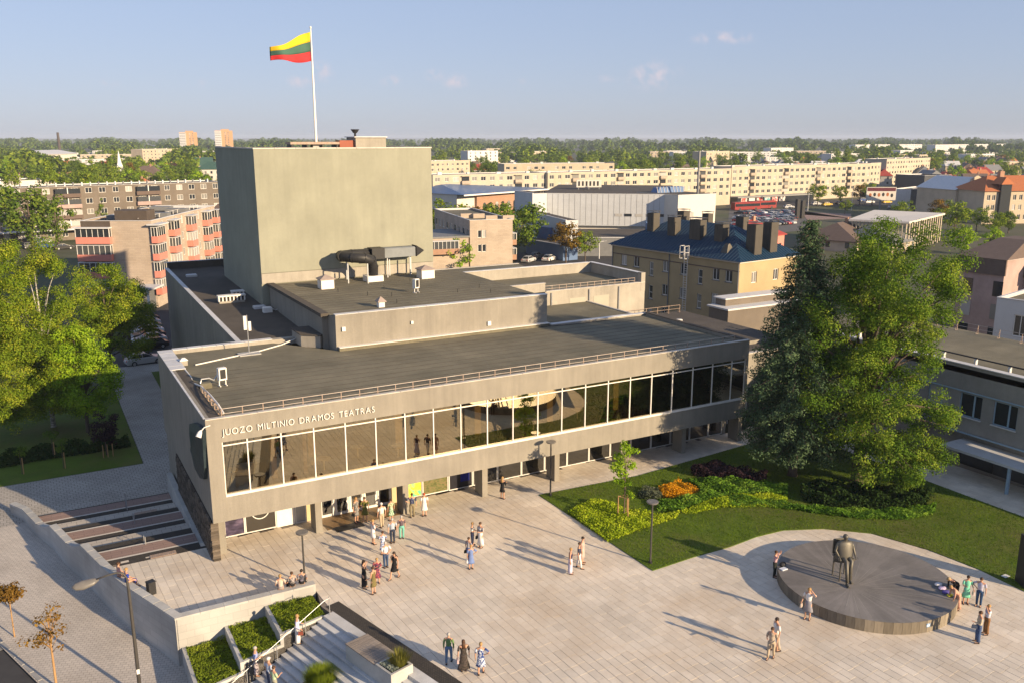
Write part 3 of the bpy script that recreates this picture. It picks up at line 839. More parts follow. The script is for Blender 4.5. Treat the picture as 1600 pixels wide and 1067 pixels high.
M['purple_leaf'] = leafmat('purple_leaf', (0.022, 0.014, 0.018), (0.04, 0.024, 0.03), (0.07, 0.04, 0.05), 0.15)
M['dark_hedge'] = leafmat('dark_hedge_leaf', (0.02, 0.04, 0.012), (0.035, 0.065, 0.018), (0.06, 0.10, 0.03), 0.2)
M['sage'] = leafmat('sage_leaf', (0.05, 0.065, 0.04), (0.09, 0.11, 0.07), (0.14, 0.15, 0.10), 0.2)
def bed(name, poly, n, hgt, size, m, up=0.7, asp=0.6):
    pts = in_poly_pts(poly, n)
    c = np.array([(x, y, 0.05 + hgt * (0.45 + 0.55 * abs(math.sin(x * 1.7) * math.cos(y * 1.9))) * (random.random() ** 0.6)) for x, y in pts])
    nr = rng.normal(size=(n, 3)) * 0.7; nr[:, 2] = np.abs(nr[:, 2]) + up
    return kind(leaf_mesh(name, c, nr, size * rng.uniform(0.6, 1.3, n), asp, m), 'stuff')
W = lambda pts: [(P(x, y, 0).x, P(x, y, 0).y) for x, y in pts]
A_ = lambda pts: W([(830 + x / 3.5575, 640 + y / 3.5575) for x, y in pts])
B_ = lambda pts: W([(1140 + x / 3.478, 767 + y / 3.478) for x, y in pts])
bed('chartreuse_groundcover', A_([(205, 575), (330, 515), (450, 520), (520, 560), (690, 590), (830, 580), (800, 610), (680, 650), (560, 690), (425, 738), (330, 670)]), 15000, 0.34, 0.085, M['lime_leaf'])
bed('yellow_green_groundcover', A_([(830, 580), (960, 520), (1130, 480), (1423, 482), (1423, 548), (1240, 545), (1050, 548), (920, 580)]) , 9000, 0.30, 0.085, M['lime_leaf'])
bed('green_groundcover', B_([(0, 30), (150, 55), (330, 80), (520, 100), (700, 112), (900, 112), (1060, 95), (1122, 78), (1112, 130), (960, 160), (760, 160), (560, 140), (380, 112), (200, 92), (0, 92)]), 15000, 0.36, 0.085, M['mid_leaf'])
bed('lush_groundcover', A_([(700, 520), (860, 500), (960, 470), (870, 400), (1010, 395), (1200, 400), (1423, 440), (1423, 480), (1130, 476), (960, 515), (830, 572), (700, 570)]), 11000, 0.5, 0.10, M['mid_leaf'])
bed('orange_flower_patch', A_([(705, 450), (760, 430), (820, 408), (870, 440), (935, 462), (880, 490), (790, 508), (730, 490)]), 3600, 0.55, 0.065, M['orange_flower'], 0.9)
bed('sage_patch', A_([(590, 480), (640, 445), (705, 455), (730, 495), (700, 515), (600, 500)]), 1500, 0.6, 0.075, M['sage'])
bed('purple_shrub_patch', A_([(885, 355), (960, 330), (1080, 338), (1200, 370), (1310, 405), (1300, 425), (1150, 400), (1000, 390), (900, 375)]), 6000, 1.0, 0.10, M['purple_leaf'], 0.3)
bed('dark_hedge', B_([(380, 20), (440, -15), (700, 5), (900, 10), (1050, 30), (1110, 55), (1050, 90), (900, 105), (700, 105), (520, 92), (400, 62)]), 14000, 1.1, 0.10, M['dark_hedge'], 0.3)
soilring = MB().cyl(25.14, -6.46, 0.02, 0.06, 0.6, 20).build('tree_pit', M['soil']); kind(soilring, 'structure')
# ================================================================== the theatre
th_ = thing('theatre', 'grey concrete drama theatre with long glazed front and blank fly tower', 'theatre')
# ---- front block
XR = 41.95
ZF0, ZF1, ZW0, ZW1, ZT = 2.6, 4.12, 4.20, 7.52, 8.98
MB().box(0, 0, ZW1, XR, 0.30, ZT).build('fascia', M['plaster'], th_)
MB().box(0.84, 0.02, ZF0, 41.72, 0.32, ZF1).build('spandrel', M['plaster'], th_)
MB().box(0, 0, ZF0, 0.835, 0.32, ZW1 - 0.002).build('corner_pier', M['plaster'], th_)
MB().box(41.725, 0, ZF0, XR, 0.32, ZW1 - 0.002).build('corner_pier', M['plaster'], th_)
# side wall (left), with the recess over the stone base
MB().box(0, 0.322, 2.66, 0.3, 19.3, ZT).build('side_wall', M['plaster'], th_)
MB().box(0.12, 1.0, -2.4, 0.42, 19.3, 2.655).build('side_base_wall', M['plaster'], th_)
MB().box(XR - 0.3, 0.322, ZF0, XR, 13.6, ZT).build('side_wall', M['plaster'], th_)
# rubble stone base on the left side: individual stones
M['stone'] = mat('rubble_stone', (0.13, 0.105, 0.08), (0.07, 0.06, 0.05), 0.95, 2.2, 6, 0.6, bump=0.6, bscale=9, island=0.45)
sm = []
for k in range(5):
    mb = MB(); w, h = random.uniform(.34, .55), random.uniform(.2, .3)
    pts = [(-.5 * w, -.5 * h), (-.2 * w, -.56 * h), (.45 * w, -.46 * h), (.52 * w, .1 * h), (.36 * w, .5 * h), (-.3 * w, .52 * h), (-.54 * w, .2 * h)]
    pts = [(a * random.uniform(.9, 1.1), b * random.uniform(.9, 1.1)) for a, b in pts]
    v0 = [(0.0, a, b) for a, b in pts]; v1 = [(-0.10, a * .8, b * .8) for a, b in pts]
    mb.loft([v0, v1]); sm.append(mb.mesh('stone', M['stone']))
n_st = 0
MB().box(-0.06, 0.55, -2.4, 0.115, 13.5, 2.63).build('stone_backing', M['soil'], th_)
for r in range(21):
    zz = -2.2 + 0.235 * r
    yv = 0.7 + (0.2 if r % 2 else 0)
    while yv < 13.2:
        if zz > -0.1 - max(0, (yv - 3)) * 0.16 and n_st < 560:
            if yv < 9 or r % 1 == 0:
                o = obj('stone', sm[random.randrange(5)], th_, (-0.055, yv, zz), 0); n_st += 1
                o.rotation_euler = (random.uniform(-.2, .2), 0, 0)
        yv += 0.47
# front corner pillar of stones at the end of the base
for r in range(21):
    zz = -0.0 + 0.15 * r
    if zz > 2.5: break
    MB().bbox(-0.12 + random.uniform(-.03, .03), 0.42 + random.uniform(-.03, .03), zz, 0.34, 0.62, zz + 0.14, 0.03).build('stone', M['stone'], th_)
# roof, parapet copings
MB().prism([(0.3, 0.3), (XR - 0.3, 0.3), (XR - 0.3, 13.6), (12.4, 13.6), (8.2, 19.3), (0.3, 19.3)], 8.3, 8.72, 1, 0).build('front_roof', [M['felt'], M['plaster']], th_)
def cop(x0, y0, x1, y1, w, z, n, m, name='coping_slab', t=0.05):
    """a run of sheet metal coping pieces, each its own part"""
    for k in range(n):
        a, b = k / n, (k + 1) / n
        xa, xb = x0 + (x1 - x0) * a, x0 + (x1 - x0) * b
        ya, yb = y0 + (y1 - y0) * a, y0 + (y1 - y0) * b
        if abs(x1 - x0) > abs(y1 - y0): MB().box(xa + .012, y0, z, xb - .012, y0 + w, z + t + 0.004 * (k % 2)).build(name, m, th_)
        else: MB().box(x0, ya + .012, z, x0 + w, yb - .012, z + t + 0.004 * (k % 2)).build(name, m, th_)
M['edge'] = mat('pale_roof_edge', (0.60, 0.56, 0.50), (0.44, 0.41, 0.36), 0.7, 1.2, 6, 0.5, stain=0.2)
cop(0.0, -0.05, XR, -0.05, 0.30, ZT + 0.002, 14, M['edge'])
cop(-0.05, 0.27, -0.05, 12.6, 0.12, ZT + 0.002, 8, M['coping'])
MB().box(0.075, 0.27, ZT - 0.3, 0.95, 12.6, ZT - 0.08).build('gutter_strip', M['felt2'], th_)
cop(-0.05, 12.65, -0.05, 19.0, 1.05, ZT + 0.004, 6, M['coping'])
MB().box(0.3, 18.7, 8.5, 12.0, 19.3, ZT).build('back_upstand', M['pale_up'] if 'pale_up' in M else M['plaster2'], th_)
cop(1.02, 18.75, 8.6, 18.75, 0.6, ZT + 0.006, 7, M['coping'])
MB().box(31.4, 13.2, 8.5, XR, 13.6, ZT - 0.12).build('back_upstand', M['plaster2'], th_)
cop(31.45, 13.15, XR, 13.15, 0.5, ZT - 0.11, 9, M['coping'])
cop(XR - 0.35, 0.28, XR - 0.35, 13.1, 0.4, ZT + 0.004, 7, M['felt2'])
MB().box(12.4, 13.38, 8.722, 31.35, 13.78, 8.98).build('skirting_upstand', M['felt'], th_)
MB().box(12.4, 13.30, 8.982, 31.35, 13.79, 9.03).build('flashing', M['white'], th_)
# ---- glazed upper front
mx = [0.86] + [2.29 + 2.0 * i for i in range(20)] + [41.70]
YG = 0.14
for i, x in enumerate(mx):
    w = 0.036
    MB().box(x - w, YG - 0.06, ZW0 + .06, x + w, YG + 0.06, 7.50).build('mullion', M['white'], th_)
for i in range(len(mx) - 1):
    a, b = mx[i] + 0.038, mx[i + 1] - 0.038
    MB().box(a, YG - 0.05, 7.235, b, YG + 0.05, 7.30).build('transom', M['white'], th_)
    MB().box(a, YG - 0.008, ZW0 + 0.06, b, YG + 0.008, 7.233).build('window_pane', M['glass'], th_)
    MB().box(a, YG - 0.008, 7.302, b, YG + 0.008, 7.50).build('transom_pane', M['glass'], th_)
MB().box(0.84, -0.02, ZF1 + 0.004, 41.72, 0.34, ZW0 + 0.058).build('window_sill', M['white'], th_)
# ---- inside of the foyer
MB().box(0.32, 0.36, 3.7, XR - 0.32, 13.0, 4.16).build('upper_floor', M['roomfloor'], th_)
MB().box(0.32, 0.36, 7.62, XR - 0.32, 13.0, 7.72).build('ceiling', M['room'], th_)
MB().box(0.32, 10.5, 4.17, XR - 0.32, 10.7, 7.61).build('back_wall', M['room'], th_)
for i in range(7):
    x = 0.43 + 6.0 * i
    if i > 0: MB().box(x + 0.15, 2.6, 4.17, x + 0.65, 3.2, 7.61).build('foyer_pillar', M['pillar'], th_)
MB().box(5.8, 1.2, 4.17, 6.1, 1.8, 7.61).build('timber_post', M['rust'], th_)
MB().box(3.9, 1.4, 4.17, 4.25, 1.9, 7.61).build('timber_post', M['rust'], th_)
for x, y in ((1.6, 2.2), (3.2, 3.0), (7.2, 1.4), (9.8, 2.4), (12.2, 1.3), (17.4, 2.0), (22.8, 1.6), (27.0, 2.2)):
    MB().cyl(x, y, 4.17, 4.9, 0.05, 8).cyl(x, y, 4.9, 4.94, 0.45, 14).build('foyer_table', M['white'], th_)
# ---- ground floor under the overhang
MB().box(0.3, 0.33, 2.62, XR, 3.2, 2.70).build('soffit', M['plaster'], th_)
for i in range(8):
    x = 0.43 + 6.0 * i
    if x > 43: break
    MB().box(x, 1.2, 0.003, x + 0.42, 2.35, 2.615).build('column', M['plaster'], th_)
YB_ = 3.3
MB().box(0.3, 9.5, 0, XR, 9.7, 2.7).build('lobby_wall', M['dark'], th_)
MB().box(0.3, YB_ + .3, -0.05, XR, 9.5, 0.012).build('lobby_floor', M['roomfloor'], th_)
def framed(name, x0, x1, z0, z1, m_pane, nb=1, fw=0.06, y=YB_, fm=None):
    fm = fm or M['white']
    p = MB().box(x0 + fw, y + 0.03, z0 + fw, x1 - fw, y + 0.05, z1 - fw).build(name, m_pane, th_)
    f = MB()
    f.box(x0 + .002, y - 0.03, z0, x1 - .002, y + 0.07, z0 + fw - .001); f.box(x0 + .002, y - 0.03, z1 - fw + .001, x1 - .002, y + 0.07, z1)
    f.box(x0 + .002, y - 0.028, z0 + fw, x0 + fw, y + 0.068, z1 - fw); f.box(x1 - fw, y - 0.028, z0 + fw, x1 - .002, y + 0.068, z1 - fw)
    for k in range(1, nb):
        xm = x0 + (x1 - x0) * k / nb
        f.box(xm - fw / 2, y - 0.026, z0 + fw, xm + fw / 2, y + 0.066, z1 - fw)
    f.build('frame', fm, p)
    return p
# posters and doors, left to right
def postermat(name, fn):
    m = bpy.data.materials.new(name); m.use_nodes = True
    fn(m.node_tree.nodes, m.node_tree.links, m.node_tree.nodes['Principled BSDF'])
    m.node_tree.nodes['Principled BSDF'].inputs['Roughness'].default_value = 0.35
    return m
def ramp_noise(c, sc, stretch=(1, 1, 1), dist=0.0):
    def fn(N, L, b):
        tc = N.new('ShaderNodeTexCoord'); mp = N.new('ShaderNodeMapping'); mp.inputs['Scale'].default_value = stretch
        L.new(tc.outputs['Object'], mp.inputs[0])
        n = N.new('ShaderNodeTexNoise'); n.inputs['Scale'].default_value = sc; n.inputs['Distortion'].default_value = dist; n.inputs['Detail'].default_value = 3
        L.new(mp.outputs[0], n.inputs['Vector'])
        r = N.new('ShaderNodeValToRGB'); e = r.color_ramp.elements
        e[0].position = 0.3; e[1].position = 0.7; e[0].color = (*c[0], 1); e[1].color = (*c[-1], 1)
        for k, cc in enumerate(c[1:-1]):
            q = e.new(0.3 + 0.4 * (k + 1) / (len(c) - 1)); q.color = (*cc, 1)
        L.new(n.outputs['Fac'], r.inputs[0]); L.new(r.outputs[0], b.inputs['Base Color'])
    return fn
PM1 = postermat('violet_poster', ramp_noise([(0.02, 0.015, 0.03), (0.05, 0.04, 0.08), (0.13, 0.10, 0.16)], 1.6, (1, 1, 2)))
PM2 = postermat('black_poster', ramp_noise([(0.035, 0.03, 0.025), (0.045, 0.04, 0.033)], 1))
PM3 = postermat('green_poster', ramp_noise([(0.05, 0.40, 0.20), (0.10, 0.55, 0.32), (0.55, 0.60, 0.05), (0.75, 0.42, 0.03)], 1.1, (1.2, 1, .8), 1.6))
PM4 = postermat('field_poster', ramp_noise([(0.07, 0.08, 0.02), (0.14, 0.14, 0.05), (0.22, 0.14, 0.08)], 5, (1, 1, 2)))
PM5 = postermat('night_poster', ramp_noise([(0.008, 0.008, 0.012), (0.012, 0.012, 0.02)], 1))
framed('poster', 1.15, 2.42, 0.06, 2.55, PM1)
sl_ = MB().tube([(1.25, YB_ - 0.0, 0.32), (1.9, YB_ - 0.0, 0.78), (2.3, YB_ - 0.0, 0.9)], 0.11, 6, flat=0.1)
pp = framed('poster', 2.44, 4.42, 0.06, 2.55, PM2)
ring = MB(); c0 = (3.45, 1.45)
for k in range(36):
    a0, a1 = 2 * PI * k / 36, 2 * PI * (k + 1) / 36
    ring.quad((c0[0] + .60 * math.cos(a0), YB_ + .022, c0[1] + .62 * math.sin(a0)), (c0[0] + .60 * math.cos(a1), YB_ + .022, c0[1] + .62 * math.sin(a1)),
              (c0[0] + .55 * math.cos(a1), YB_ + .022, c0[1] + .56 * math.sin(a1)), (c0[0] + .55 * math.cos(a0), YB_ + .022, c0[1] + .56 * math.sin(a0)))
ring.build('white_ring', M['white'], pp)
MB().box(4.45, YB_ - 0.02, 0.02, 5.65, YB_ + 0.08, 2.6).build('white_panel', M['white'], th_)
framed('service_door', 5.67, 6.4, 0.02, 2.55, M['steel'])
MB().box(6.42, YB_ - .02, 0.02, 7.3, YB_ + .1, 2.6).build('wall_panel', M['pillar'], th_)
xd = 7.32
for k in range(5):
    d = framed('door', xd + k * 1.02, xd + (k + 1) * 1.02 - 0.03, 0.03, 2.2, M['glass2'], 1, 0.16)
    MB().tube([(xd + k * 1.02 + 0.88, YB_ - 0.08, 0.95), (xd + k * 1.02 + 0.88, YB_ - 0.08, 1.35)], 0.02, 6).build('handle', M['steel'], d)
MB().box(7.3, YB_ - .02, 2.22, 12.42, YB_ + .06, 2.6).build('transom_panel', M['white'], th_)
MB().box(12.44, YB_ - .02, 0.02, 13.3, YB_ + .1, 2.6).build('wall_panel', M['pillar'], th_)
MB().box(7.2, 1.3, 0.0, 12.9, YB_ - 0.04, 0.016).build('entrance_floor', mat('brown_entrance_tiles', (0.24, 0.155, 0.075), (0.18, 0.115, 0.055), 0.5, 2.5, 4), th_)
MB().box(13.32, YB_ - .02, 0.02, 13.4, YB_ + .1, 2.6).build('wall_panel', M['pillar'], th_)
framed('poster', 13.4, 14.7, 0.15, 2.55, PM3, fw=0.03)
framed('poster', 14.75, 16.75, 0.1, 2.0, PM4)
MB().box(14.75, YB_ - .02, 2.01, 16.75, YB_ + .08, 2.6).build('white_panel', M['white'], th_)
p5 = framed('poster', 16.8, 18.7, 0.06, 2.55, PM5)
MB().box(17.75, YB_ + 0.018, 0.55, 18.45, YB_ + 0.026, 2.4).build('blue_curtain_print', mat('blue_print', (0.01, 0.02, 0.28), (0.005, 0.01, 0.15), 0.4, 3), p5)
x = 18.75
while x < 42.5:
    framed('ground_window', x, min(x + 2.0, 42.6), 0.05, 2.6, M['glass2'], 1, 0.05)
    x += 2.03
MB().box(42.62, YB_ - .02, 0.02, 43.0, YB_ + .3, 2.7).build('wall_panel', M['plaster'], th_)
# ---- lettering, a letter at a time
def letter_run(words, x0, x1, z, y, cap, parent, m, depth=0.05):
    """raised letters standing on the wall, evenly spread between x0 and x1"""
    glyphs = []
    for wi, wd in enumerate(words):
        for ch in wd:
            cu = bpy.data.curves.new('letter', 'FONT'); cu.body = ch; cu.size = cap / 0.70; cu.extrude = depth / 2; cu.offset = -0.004
            o = bpy.data.objects.new('letter', cu); COL.objects.link(o)
            bpy.context.view_layer.update()
            me = bpy.data.meshes.new_from_object(o.evaluated_get(bpy.context.evaluated_depsgraph_get()))
            bpy.data.objects.remove(o)
            xs = [v.co.x for v in me.vertices]
            glyphs.append((wi, me, min(xs), max(xs)))
    wsum = sum(g[3] - g[2] for g in glyphs) * .86
    nsp = len(glyphs) - 1; nw = len(words) - 1
    gap = (x1 - x0 - wsum) / (nsp + nw * 2.4)
    x = x0; last = 0
    for wi, me, a, b in glyphs:
        if wi != last: x += gap * 2.4; last = wi
        me.materials.clear(); me.materials.append(m)
        for v in me.vertices:
            vx, vy, vz = v.co
            v.co = ((vx - a) * .86, -vz, vy)
        o = obj('letter', me, parent, (x, y, z)); x += (b - a) * .86 + gap
letter_run(['JUOZO', 'MILTINIO', 'DRAMOS', 'TEATRAS'], 0.87, 10.2, 7.95, -0.06, 0.39, th_, M['white'], 0.07)
# ---- auditorium roof block
AX0, AX1, AY0, AY1, AZ = 12.0, 31.35, 13.8, 32.3, 11.25
MB().prism([(AX0 + 0.3, AY0), (AX1, AY0), (AX1, AY1), (AX0 + 0.3, AY1)], 8.3, AZ, 1, 0).build('auditorium_block', [M['felt'], M['plaster']], th_)
MB().box(AX0 + .3, AY0 - 0.02, AZ + .002, AX1, AY0 + 0.42, 11.46).build('auditorium_parapet', M['plaster'], th_)
MB().box(AX0 - 0.15, AY0 + 2.0, 8.3, AX0 + 0.295, AY1, AZ - 0.15).build('auditorium_side', M['plaster'], th_)
MB().box(AX0 - 0.35, AY0 + 1.6, AZ - 0.148, AX0 + 0.295, AY1, AZ + 0.12).build('roof_edge', M['felt2'], th_)
cop(AX0 + 0.28, AY0 - 0.07, AX1 + 0.02, AY0 - 0.07, 0.56, 11.462, 10, M['coping'])
# felt seams on the auditorium roof
fs = MB()
for k in range(17):
    yv = AY0 + 1.2 + k * 1.02
    fs.box(AX0 + 0.35, yv, AZ + 0.001, AX1 - 0.05, yv + 0.09, AZ + 0.014)
kind(fs.build('roof_seam', M['felt2'], th_), 'stuff')
fs = MB()
for k in range(11):
    yv = 1.2 + k * 1.05
    fs.box(1.1, yv, 8.721, XR - 0.45, yv + 0.07, 8.729)
kind(fs.build('roof_seam', M['felt2'], th_), 'stuff')
for x, y in ((16.2, 25), (17.9, 22), (20.4, 24.5), (23.8, 25.8), (24.2, 27.5), (25.5, 19.6), (19.6, 20.6), (28.4, 21), (28, 18), (18.8, 17.4)):
    MB().cyl(x, y, AZ - .01, AZ + 0.35, 0.035, 6).build('vent_pipe', M['black'], th_)
# ---- fly tower
TX0, TX1, TY0, TY1, TZ = 11.2, 28.85, 32.35, 50.0, 23.72
MB().box(TX0, TY0, 12.3, TX1, TY1, TZ).build('fly_tower', M['tower'], th_)
MB().box(TX0 + .003, TY0 + 0.12, 8.5, TX1 - .003, TY1 - .003, 12.298).build('tower_base', M['tower'], th_)
MB().box(TX0 + .02, TY0 + 0.02, 11.3, TX1, TY0 + 0.118, 12.25).build('tower_plinth', M['plaster2'], th_)
cop(TX0 - 0.06, TY0 - 0.06, TX1 + 0.06, TY0 - 0.06, 0.5, TZ + 0.002, 9, M['edge'], t=0.12)
cop(TX0 - 0.06, TY0 + 0.45, TX0 - 0.06, TY1, 0.4, TZ + 0.002, 9, M['edge'], t=0.12)
cop(TX1 - 0.34, TY0 + 0.45, TX1 - 0.34, TY1, 0.4, TZ + 0.002, 9, M['edge'], t=0.12)
# ---- left wing (its roof falls towards the front)
WX0 = 5.94
wzf = lambda y: 8.95 + (y - 19.3) * (10.05 - 8.95) / 37.7
wz = lambda p: wzf(p[1]) - 0.12
MB().prism([(WX0 + .3, 19.32), (AX0 + 0.2, 19.32), (AX0 + .2, 56.7), (WX0 + .3, 56.7)], 7.5, wz, 1, 0).build('wing_roof', [M['felt2'], M['plaster']], th_)
WIN = [(23.2, 24.0), (24.6, 25.4), (26.0, 26.8)]
MB().prism([(WX0, 19.32), (WX0 + .3, 19.32), (WX0 + .3, 57.0), (WX0, 57.0)], -2.4, lambda p: wzf(p[1]) - 0.001).build('wing_wall', M['plaster'], th_)
for a, b in WIN:
    f = MB().box(WX0 - 0.05, a, 3.2, WX0 - 0.004, b, 7.2).build('window', M['pane'], th_)
    MB().box(WX0 - 0.09, a - 0.05, 3.1, WX0 - 0.052, a, 7.25).box(WX0 - 0.09, b, 3.1, WX0 - 0.052, b + 0.05, 7.25).build('frame', M['white'], f)
for k in range(14):
    y0, y1 = 19.4 + k * 2.68, 19.4 + (k + 1) * 2.68 - 0.02
    mb = MB().prism([(WX0 - .06, y0), (WX0 + .34, y0), (WX0 + .34, y1), (WX0 - .06, y1)], lambda p: wzf(p[1]), lambda p: wzf(p[1]) + .05)
    mb.build('coping_slab', M['coping'], th_)
MB().box(WX0 + .3, 56.7, 7.5, AX0 + 16, 57.0, 10.7).build('back_parapet', M['felt2'], th_)
MB().box(WX0 - .06, 56.65, 10.702, AX0 + 16, 57.05, 10.76).build('coping_slab', M['coping'], th_)
# stair hatch between wing and front roof
MB().prism([(10.4, 16.9), (11.6, 15.7), (12.0, 16.2), (12.0, 19.5), (10.4, 19.5)], 8.6, 9.55).build('roof_hatch', M['plaster2'], th_)
MB().prism([(10.3, 16.8), (11.6, 15.6), (12.05, 16.1), (12.05, 19.6), (10.3, 19.6)], 9.552, 9.63).build('hatch_roof', M['felt2'], th_)
# ---- link roof and back wing on the right
MB().prism([(31.4, 13.65), (41.6, 13.65), (41.6, 30.0), (31.4, 30.0)], 5.5, 8.5, 1, 0).build('link_roof', [M['felt'], M['plaster']], th_)
MB().box(41.4, 13.62, 8.502, 41.62, 30.0, 8.58).build('link_edge', M['edge'], th_)
MB().prism([(41.65, 8), (54, 8), (54, 22.5), (41.65, 22.5)], 2.5, 6.4, 1, 0).build('low_roof', [M['felt2'], M['plaster']], th_)
BX1, BY0, BY1 = 48.8, 22.6, 32.6
MB().box(31.4, BY0, -1.8, BX1, BY0 + 0.3, 9.9).build('back_wing_wall', M['plaster2'], th_)
MB().box(BX1 - 0.3, BY0 + .302, -1.8, BX1, BY1, 10.85).build('back_wing_wall', M['plaster2'], th_)
MB().box(27.5, BY1 - 0.3, -1.8, BX1 - .302, BY1, 10.85).build('back_wing_wall', M['plaster2'], th_)
MB().box(BX1 - .5, BY0 - .02, 9.0, BX1 + .02, BY0 + 0.6, 10.95).build('corner_post', M['plaster2'], th_)
MB().prism([(28, BY0 + .3), (BX1 - .3, BY0 + .3), (BX1 - .3, BY1 - .3), (28, BY1 - .3)], 8.5, 9.75, 1, 0).build('back_wing_roof', [M['felt'], M['plaster2']], th_)
MB().box(27.6, BY0 - 0.0, 9.752, 36.5, BY0 + 0.299, 10.75).build('back_wing_parapet', M['plaster2'], th_)
cop(27.6, BY0 - 0.06, 36.55, BY0 - 0.06, 0.42, 10.752, 4, M['edge'])
cop(36.6, BY0 - 0.06, BX1, BY0 - 0.06, 0.4, 9.904, 6, M['edge'])
cop(BX1 - 0.4, BY0 + 0.6, BX1 - 0.4, BY1, 0.5, 10.853, 5, M['coping'])
cop(27.5, BY1 - 0.4, BX1 - .5, BY1 - 0.4, 0.5, 10.855, 9, M['coping'])
for x in (37.2, 41.7, 45.4):
    MB().tube([(x, BY0 - 0.09, 4), (x, BY0 - 0.09, 9.75)], 0.07, 8).build('downpipe', M['steel'], th_)
for x in (39.4, 42.3):
    MB().box(x, BY0 - 0.02, 6.6, x + 1.9, BY0 - 0.002, 9.0).build('wall_panel', mat('patched_plaster', (0.40, 0.38, 0.31), (0.36, 0.34, 0.28), 0.9, 1), th_)
# rear low roof left of the back wing
MB().prism([(28.9, 33.2), (46, 33.2), (50, 52), (28.9, 52)], 4.0, 8.2, 1, 0).build('rear_roof', [M['felt'], M['plaster2']], th_)
cop(28.95, 51.6, 50, 51.6, 0.4, 8.205, 8, M['edge'])
# ---- roof railings
def railing(name, pts, n, h, parent, mr, back=0.28):
    r = MB(); r.tube([Vector(p) + Vector((0, 0, h)) for p in pts], 0.022, 6); r.tube([Vector(p) + Vector((0, 0, h * 0.52)) for p in pts], 0.018, 6)
    ro = r.build(name, mr, parent)
    a, b = Vector(pts[0]), Vector(pts[-1])
    d = (b - a).normalized(); nrm = Vector((-d.y, d.x, 0))
    pm = MB()
    pm.box(-0.022, -0.022, 0, 0.022, 0.022, h)
    pm.tube([(0, 0, h * 0.75), (0, back, 0.02)], 0.014, 5)
    pm.box(-0.06, -0.04, 0, 0.06, back + 0.04, 0.02)
    me = pm.mesh('post', M['rust'])
    ang = math.atan2(d.y, d.x)
    for k in range(n):
        q = a.lerp(b, k / (n - 1))
        obj('post', me, ro, q, ang)
    return ro
railing('roof_railing', [(1.05, 0.62, 8.73), (40.9, 0.62, 8.73)], 34, 0.62, th_, M['rail'])
railing('roof_railing', [(1.05, 6.8, 8.73), (1.05, 0.66, 8.73)], 7, 0.55, th_, M['rail'])
railing('roof_railing', [(36.8, BY0 + 0.6, 9.76), (BX1 - 0.9, BY0 + 0.6, 9.76)], 14, 0.6, th_, M['rail'])
# ---- loose things on the roofs
def roof_vent(x, y, z, w, h, label, cap=True):
    t = thing('roof_vent', label, 'vent', (x, y, z), 0, 'vents on the theatre roof')
    MB().box(-w / 2, -w / 2, -0.02, w / 2, w / 2, h).build('vent_shaft', M['white'], t)
    k = MB(); e = w / 2 + 0.12
    k.loft([[(-e, -e, h), (e, -e, h), (e, e, h), (-e, e, h)], [(-e, -e, h + .06), (e, -e, h + .06), (e, e, h + .06), (-e, e, h + .06)], [(-.03, -.03, h + .42), (.03, -.03, h + .42), (.03, .03, h + .42), (-.03, .03, h + .42)]])
    k.build('vent_cap', mat('grey_cap', (0.36, 0.29, 0.26), (0.28, 0.23, 0.2), 0.8, 3), t)
roof_vent(15.9, 27.6, AZ, 1.2, 0.85, 'white roof vent with pointed cap, left of the bent black duct')
roof_vent(26.4, 28.8, AZ, 1.35, 0.85, 'white roof vent with pointed cap below the right edge of the fly tower')
roof_vent(17.0, 16.4, AZ, 0.5, 0.45, 'tiny white roof vent close to the front edge of the auditorium roof')
d = thing('ventilation_duct', 'bent black and silver ventilation duct raised over the auditorium roof', 'duct', (0, 0, 0))
MB().box(20.4, 28.8, AZ, 22.0, 30.2, AZ + 0.55).build('duct_base', M['white'], d)
dk = MB(); pth = [(21.2, 29.5, AZ + 0.5), (21.2, 29.4, AZ + 1.4), (20.9, 29.0, AZ + 2.1), (20.1, 28.7, AZ + 2.35), (19.0, 29.0, AZ + 2.45), (18.4, 30.0, AZ + 2.45), (18.6, 31.2, AZ + 2.4), (19.8, 31.6, AZ + 2.4), (21.6, 31.4, AZ + 2.4)]
dk.tube(pth, 0.48, 14); dk.build('duct_pipe', M['black'], d, True)
rg = MB()
for k in range(1, len(pth) - 1):
    a = Vector(pth[k]); t = (Vector(pth[k + 1]) - Vector(pth[k - 1])).normalized()
    rg.tube([a - t * 0.05, a + t * 0.05], 0.51, 14)
rg.build('duct_ring', M['black'], d)
MB().box(21.6, 30.6, AZ + 1.9, 22.9, 32.0, AZ + 2.95).build('duct_joint', M['black'], d)
MB().bbox(22.9, 30.75, AZ + 1.95, 26.2, 31.9, AZ + 2.9, 0.08).build('duct_box', mat('dull_duct_metal', (.22, .24, .25), (.16, .175, .185), .6, 1.2, metal=.2), d)
mb = MB(); mb.loft([[(26.3, 30.7, AZ + 1.9), (26.3, 31.9, AZ + 1.9), (26.3, 31.9, AZ + 3.0), (26.3, 30.7, AZ + 3.0)], [(27.3, 31.2, AZ + 2.35), (27.3, 31.3, AZ + 2.35), (27.3, 31.3, AZ + 2.45), (27.3, 31.2, AZ + 2.45)]])
mb.build('duct_end', M['black'], d)
for x, y in ((18.6, 29.2), (20.2, 28.2), (23.2, 30.8), (23.8, 31.8), (25.6, 30.8), (26.1, 31.8), (19.2, 31.4)):
    MB().box(x - .05, y - .05, AZ, x + .05, y + .05, AZ + 1.9).build('duct_leg', M['steel'], d)
